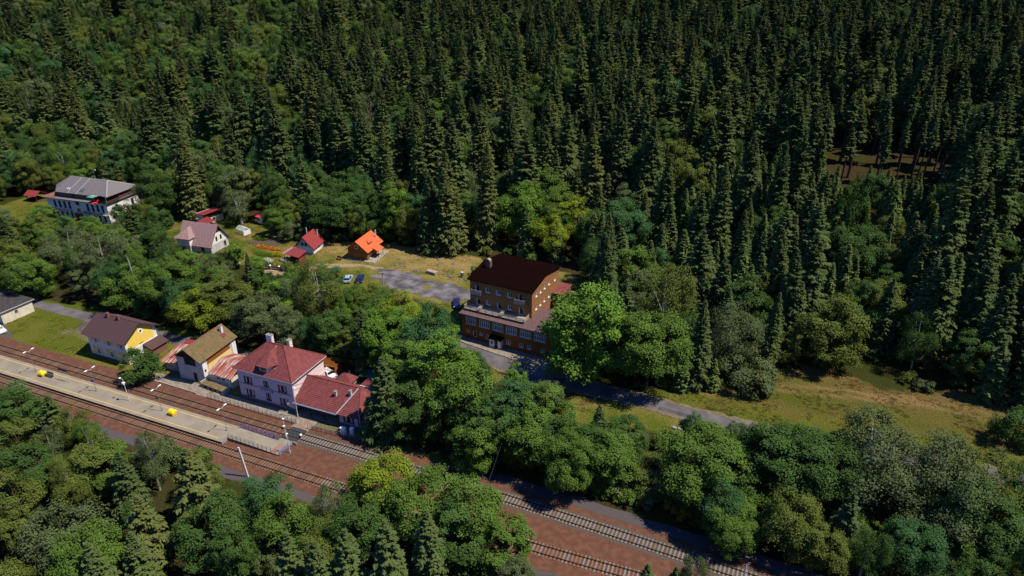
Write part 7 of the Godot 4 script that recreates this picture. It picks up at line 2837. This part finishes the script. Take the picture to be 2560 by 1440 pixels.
func known_trees():
	# s, t, height of trees that one can pick out, then crown radius and colour
	big("maple", -31.4, 112.6, 22.5, 9.4, "bright", "big round-crowned maple hiding the right end of the hotel")
	big("maple", -18.3, 112.9, 17, 7.0, "green", "second round-crowned maple, right of the one beside the hotel")
	big("birch", -18.5, 123.9, 22, 6.0, "moss", "tall feathery olive tree behind the two maples right of the hotel")
	big("spruce", -9.4, 117.1, 19, 3.0, "mid", "slim dark spruce at the roadside right of the two maples")
	big("birch", -4.7, 125.0, 17, 5.2, "grey", "grey-green willow right of the slim roadside spruce")
	big("young", -12.0, 115.0, 9, 2.2, "fresh", "small spruce at the road edge under the second maple")
	big("young", -6.4, 117.3, 7, 1.9, "fresh", "small pointed spruce at the corner of the meadow by the road")
	big("bush", 0.1, 120.5, 8, 5.0, "grey", "broad grey-green bush at the left corner of the meadow")
	big("bush", 5.9, 133.2, 7, 3.2, "moss", "olive bush at the top left edge of the meadow")
	big("spruce", -60.1, 85.2, 17.5, 4.5, "dark", "big dark spruce at the right end of the low station annexe")
	big("spruce", -54.9, 87.5, 12, 3.2, "dark", "shorter dark spruce close right of the big one by the annexe")
	big("ash", -51.8, 93.0, 18.0, 6.0, "bright", "bright green ash with bare grey twigs between annexe and hotel road")
	big("ash", -60.8, 102.5, 14.0, 5.2, "teal", "blue-green tree covering the left end of the hotel road")
	big("maple", -62.0, 108.6, 12.0, 4.2, "teal", "dense blue-green tree standing left of the hotel entrance")
	big("ash", -70.7, 109.9, 13.0, 4.6, "lime", "yellow-green tree at the parking place edge beside the wooden pole")
	big("ash", -76.1, 108.7, 12.0, 5.0, "green", "green tree below the dark blue car")
	big("birch", -92.5, 111.1, 17.0, 5.2, "moss", "tall olive birch in front of the parking place, left of the cars")
	big("birch", -98.9, 110.5, 12.0, 4.0, "grey", "grey-green birch left of the tall olive one by the parking place")
	big("maple", -84.9, 105.1, 12.0, 5.6, "deep", "deep green tree behind the orange pergola")
	big("ash", -102.6, 108.8, 12.0, 4.6, "bright", "bright green tree below the dirt lane")
	big("ash", -115.2, 106.1, 13.0, 5.4, "moss", "olive tree on the bank between yellow house and white house")
	big("ash", -120.5, 101.3, 12.0, 4.8, "lime", "yellow-green tree behind the mossy-roofed shed")
	big("maple", -103.9, 103.3, 12.0, 5.4, "grey", "grey-green tree behind the station's tall roof")
	big("maple", -135.4, 106.7, 13.0, 6.0, "green", "green tree on the bank above the yellow house roof")
	big("maple", -145.7, 102.8, 13.0, 6.2, "green", "green tree on the bank behind the station road")
	big("birch", -162.5, 111.3, 13.0, 6.4, "grey", "broad grey-green willow in front of the grey-roofed apartment house")
	big("birch", -175.3, 111.1, 12.0, 5.8, "grey", "grey-green willow below the left corner of the apartment house")
	big("birch", -155.5, 114.1, 11.0, 5.2, "grey", "grey-green willow below the right corner of the apartment house")
	big("maple", -173.9, 99.3, 12.0, 5.6, "green", "green tree above the white flat-roofed hut")
	big("maple", -186.7, 104.4, 13.0, 5.6, "moss", "olive tree at the left edge above the station road")
	big("spruce", -164.1, 123.8, 14.0, 4.0, "dark", "dark spruce in front of the apartment house's white end wall")
	big("spruce", -156.8, 123.3, 11.0, 3.4, "dark", "lower dark spruce right of the one by the white end wall")
	big("spruce", -170.6, 151.1, 27, 5.2, "olive", "tall broad spruce behind the red-roofed barn")
	big("birch", -153.5, 152.4, 11, 5.5, "grey", "dull grey-green round tree between barn and small pink-roofed shed")
	big("bush", -129.9, 147.6, 6, 4.2, "grey", "grey-green bush left of the red-roofed cottage")
	big("maple", -135.9, 148.7, 9, 4.2, "green", "green tree at the upper end of the garden")
	big("maple", -119.5, 155.6, 14, 8.0, "deep", "wide deep green tree left of the orange-roofed cabin")
	big("ash", -114.4, 159.6, 13, 5.4, "teal", "blue-green tree behind the orange-roofed cabin")
	big("ash", -102.0, 158.1, 18, 4.4, "bright", "slender bright green tree right of the orange-roofed cabin")
	big("ash", -90.1, 162.3, 17, 6.0, "teal", "blue-green tree on the upper edge of the dry slope")
	big("maple", -67.9, 167.6, 19, 7.0, "bright", "broad light green tree behind the hotel roof")
	big("maple", -62.7, 181.9, 18, 7.0, "green", "green tree high behind the hotel's right gable")
	big("ash", -56.8, 164.5, 13, 4.8, "lime", "yellow-green tree directly behind the hotel ridge")
	big("ash", -51.7, 173.0, 14, 5.6, "lime", "second yellow-green tree behind the hotel, farther right")
	big("young", -53.9, 163.0, 11, 2.8, "mid", "pointed spruce standing alone behind the hotel's right gable")
	big("maple", -37.0, 170.0, 15, 7.0, "teal", "blue-green tree behind the blue tarpaulin right of the hotel")
	big("ash", -29.1, 147.0, 15, 5.6, "green", "green tree behind the tall maple at the hotel")
	big("spruce", -75.5, 163.6, 30, 4.4, "olive", "very tall spruce behind the left half of the hotel roof")
	big("spruce", -100.9, 173.5, 29, 4.0, "mid", "very tall spruce above the dry slope between cabin and hotel")
	big("bush", -117.3, 82.0, 7.0, 4.6, "deep", "dark green round tree before the yellow house's gable")
	big("shrub", -70.3, 146.3, 2.6, 1.5, "deep", "small round bush left of the hotel chimney on the dry slope")
	big("young", -83.9, 102.0, 6.5, 0.9, "fresh", "narrow columnar conifer beside the orange pergola")
	big("bush", -0.7, 102.2, 4.2, 2.4, "deep", "dark rounded bush at the lower road edge before the meadow")
	big("maple", 7.7, 94.5, 13.0, 6.6, "deep", "deep green tree hiding the far end of the asphalt road")
	big("maple", -4.2, 89.3, 13.0, 6.4, "green", "green tree below the road, above the signal post")
	big("birch", 19.5, 96.3, 16.0, 7.2, "grey", "broad silvery willow below the meadow, leftmost of three")
	big("birch", 25.9, 96.6, 15.0, 6.8, "grey", "broad silvery willow below the meadow, middle of three")
	big("birch", 30.5, 94.1, 14.0, 6.4, "grey", "broad silvery willow below the meadow, rightmost of three")
	big("maple", 3.8, 88.2, 7.0, 5.0, "green", "green tree beside the grey gravel path at the lower right")
	big("bush", 43.8, 120.3, 7, 4.0, "deep", "dark bush standing in the right-hand end of the meadow")
	big("ash", -31.0, 92.2, 13.0, 4.6, "green", "green tree beside the leaning wooden post by the road")
	big("ash", -38.0, 91.3, 13.0, 4.8, "teal", "blue-green tree below the green tarpaulin heap")
	big("ash", -38.9, 86.5, 14.0, 5.0, "deep", "deep green tree between the tracks and the tarpaulin heap")
	big("ash", -32.2, 86.9, 12.0, 4.8, "green", "green tree above the thin cable across the tracks")
	big("maple", -22.6, 89.5, 10.0, 4.8, "deep", "low deep green tree below the verge of the road")
	big("ash", -17.8, 94.6, 8.0, 3.8, "deep", "deep green upright tree below the two concrete blocks")
	big("maple", -40.7, 83.1, 12.0, 4.8, "green", "green tree right of the bright ash above the track")
	big("maple", -11.6, 89.6, 5.0, 4.0, "moss", "olive bushy tree beside the gravel path")
	big("ash", -45.7, 87.6, 17.0, 5.6, "green", "green tree filling the belt between the bright ash and the tarpaulin heap")
	big("ash", -26.3, 87.8, 12.0, 4.6, "deep", "deep green tree between the verge and the tracks, right of the braced pole")
	big("ash", -18.8, 87.7, 11.0, 4.4, "green", "green tree at the lower edge of the verge, left of the concrete blocks")
	big("maple", 12.0, 94.5, 13.0, 5.6, "deep", "deep green tree left of the three silvery willows")
	big("maple", 0.5, 90.1, 12.0, 5.4, "deep", "deep green tree before the end of the asphalt road")
	big("birch", 34.5, 97.9, 13.0, 5.2, "moss", "olive tree hiding the last visible stretch of road below the meadow")
	big("maple", 34.5, 93.1, 13.0, 5.8, "deep", "deep green tree right of the three silvery willows")
	big("ash", -55.9, 85.8, 12, 4.2, "deep", "deep green tree squeezed between the big annexe spruce and the bright ash")
	big("ash", -61.2, 95.1, 13.0, 4.4, "green", "green tree behind the big annexe spruce")
	# the wood on the near side
	big("maple", -47.8, 66.0, 14.0, 4.8, "lime", "yellow-green tree crown covering the middle of both tracks")
	big("maple", -48.4, 59.9, 13.0, 5.0, "deep", "dark grey-green tree before the yellow-green crown")
	big("maple", -40.2, 64.8, 14.0, 5.2, "green", "green tree right of the yellow-green crown by the tracks")
	big("ash", -33.9, 66.2, 14.0, 4.6, "green", "green tree reaching over the upper track, right of the middle")
	big("ash", -27.3, 64.0, 12.0, 4.0, "green", "green tree at the right end of the near wood by the lower track")
	big("ash", -34.5, 62.3, 14.0, 4.8, "deep", "deep green tree in the near wood right of the middle")
	big("spruce", -35.9, 57.8, 17.0, 3.4, "mid", "dark green spruce at the bottom edge, right of the middle")
	big("spruce", -39.8, 54.1, 18.0, 3.4, "mid", "dark green spruce at the bottom edge below the yellow-green crown")
	big("spruce", -45.4, 52.3, 17.0, 3.2, "mid", "dark green spruce at the bottom edge left of the tallest one")
	big("spruce", -47.8, 50.2, 16.0, 3.2, "mid", "pointed dark green spruce at the bottom edge, third from the right")
	big("spruce", -52.9, 49.5, 16.0, 3.2, "mid", "dark green spruce at the bottom edge beside the round green tree")
	big("ragged", -76.6, 56.6, 16.0, 4.6, "olive", "ragged spruce with dead brown branches below the platform")
	big("ragged", -77.5, 47.8, 15.0, 4.2, "olive", "second ragged spruce with dead branches, lower left")
	big("spruce", -112.2, 59.9, 13.0, 3.6, "mid", "dark spruce reaching up to the lower track at the left")
	big("spruce", -88.2, 53.9, 14.0, 2.8, "dark", "narrow dark spruce below the middle of the platform")
	big("maple", -69.0, 51.4, 13.0, 5.6, "deep", "round deep green tree at the bottom, left of the middle")
	big("ash", -66.1, 59.4, 11.0, 3.6, "teal", "blue-green tree beside the leaning concrete post")
	big("ash", -59.4, 56.8, 12.0, 4.2, "green", "green tree at the edge of the lower track bed")
	big("birch", -88.2, 59.0, 13.0, 2.8, "grey", "thin grey-green birch reaching over the lower track")
	big("ash", -122.8, 60.3, 11.0, 4.6, "deep", "deep green tree at the left edge below the track")
	big("ash", -96.5, 54.7, 12.0, 4.6, "moss", "olive tree with dead twigs in the near wood at the left")
	big("ash", -94.5, 55.8, 11.0, 4.4, "green", "green tree beside the narrow dark spruce")
	big("ash", -88.8, 43.6, 14.0, 5.0, "grey", "grey-green tree at the lower left")
	big("maple", -106.3, 51.6, 12.0, 5.0, "deep", "deep green tree at the left edge of the near wood")
	big("maple", -81.3, 40.8, 14.0, 5.0, "green", "green round tree at the bottom left corner")
	big("young", -7.9, 66.3, 9.0, 1.9, "mid", "tip of a young spruce before the lower track at the bottom right")
	big("young", -4.6, 66.6, 9.0, 1.9, "dark", "tip of a darker young spruce at the bottom right")
	big("birch", -2.2, 67.9, 11.0, 2.2, "grey", "thin grey-green birch top before the upper track at the bottom right")
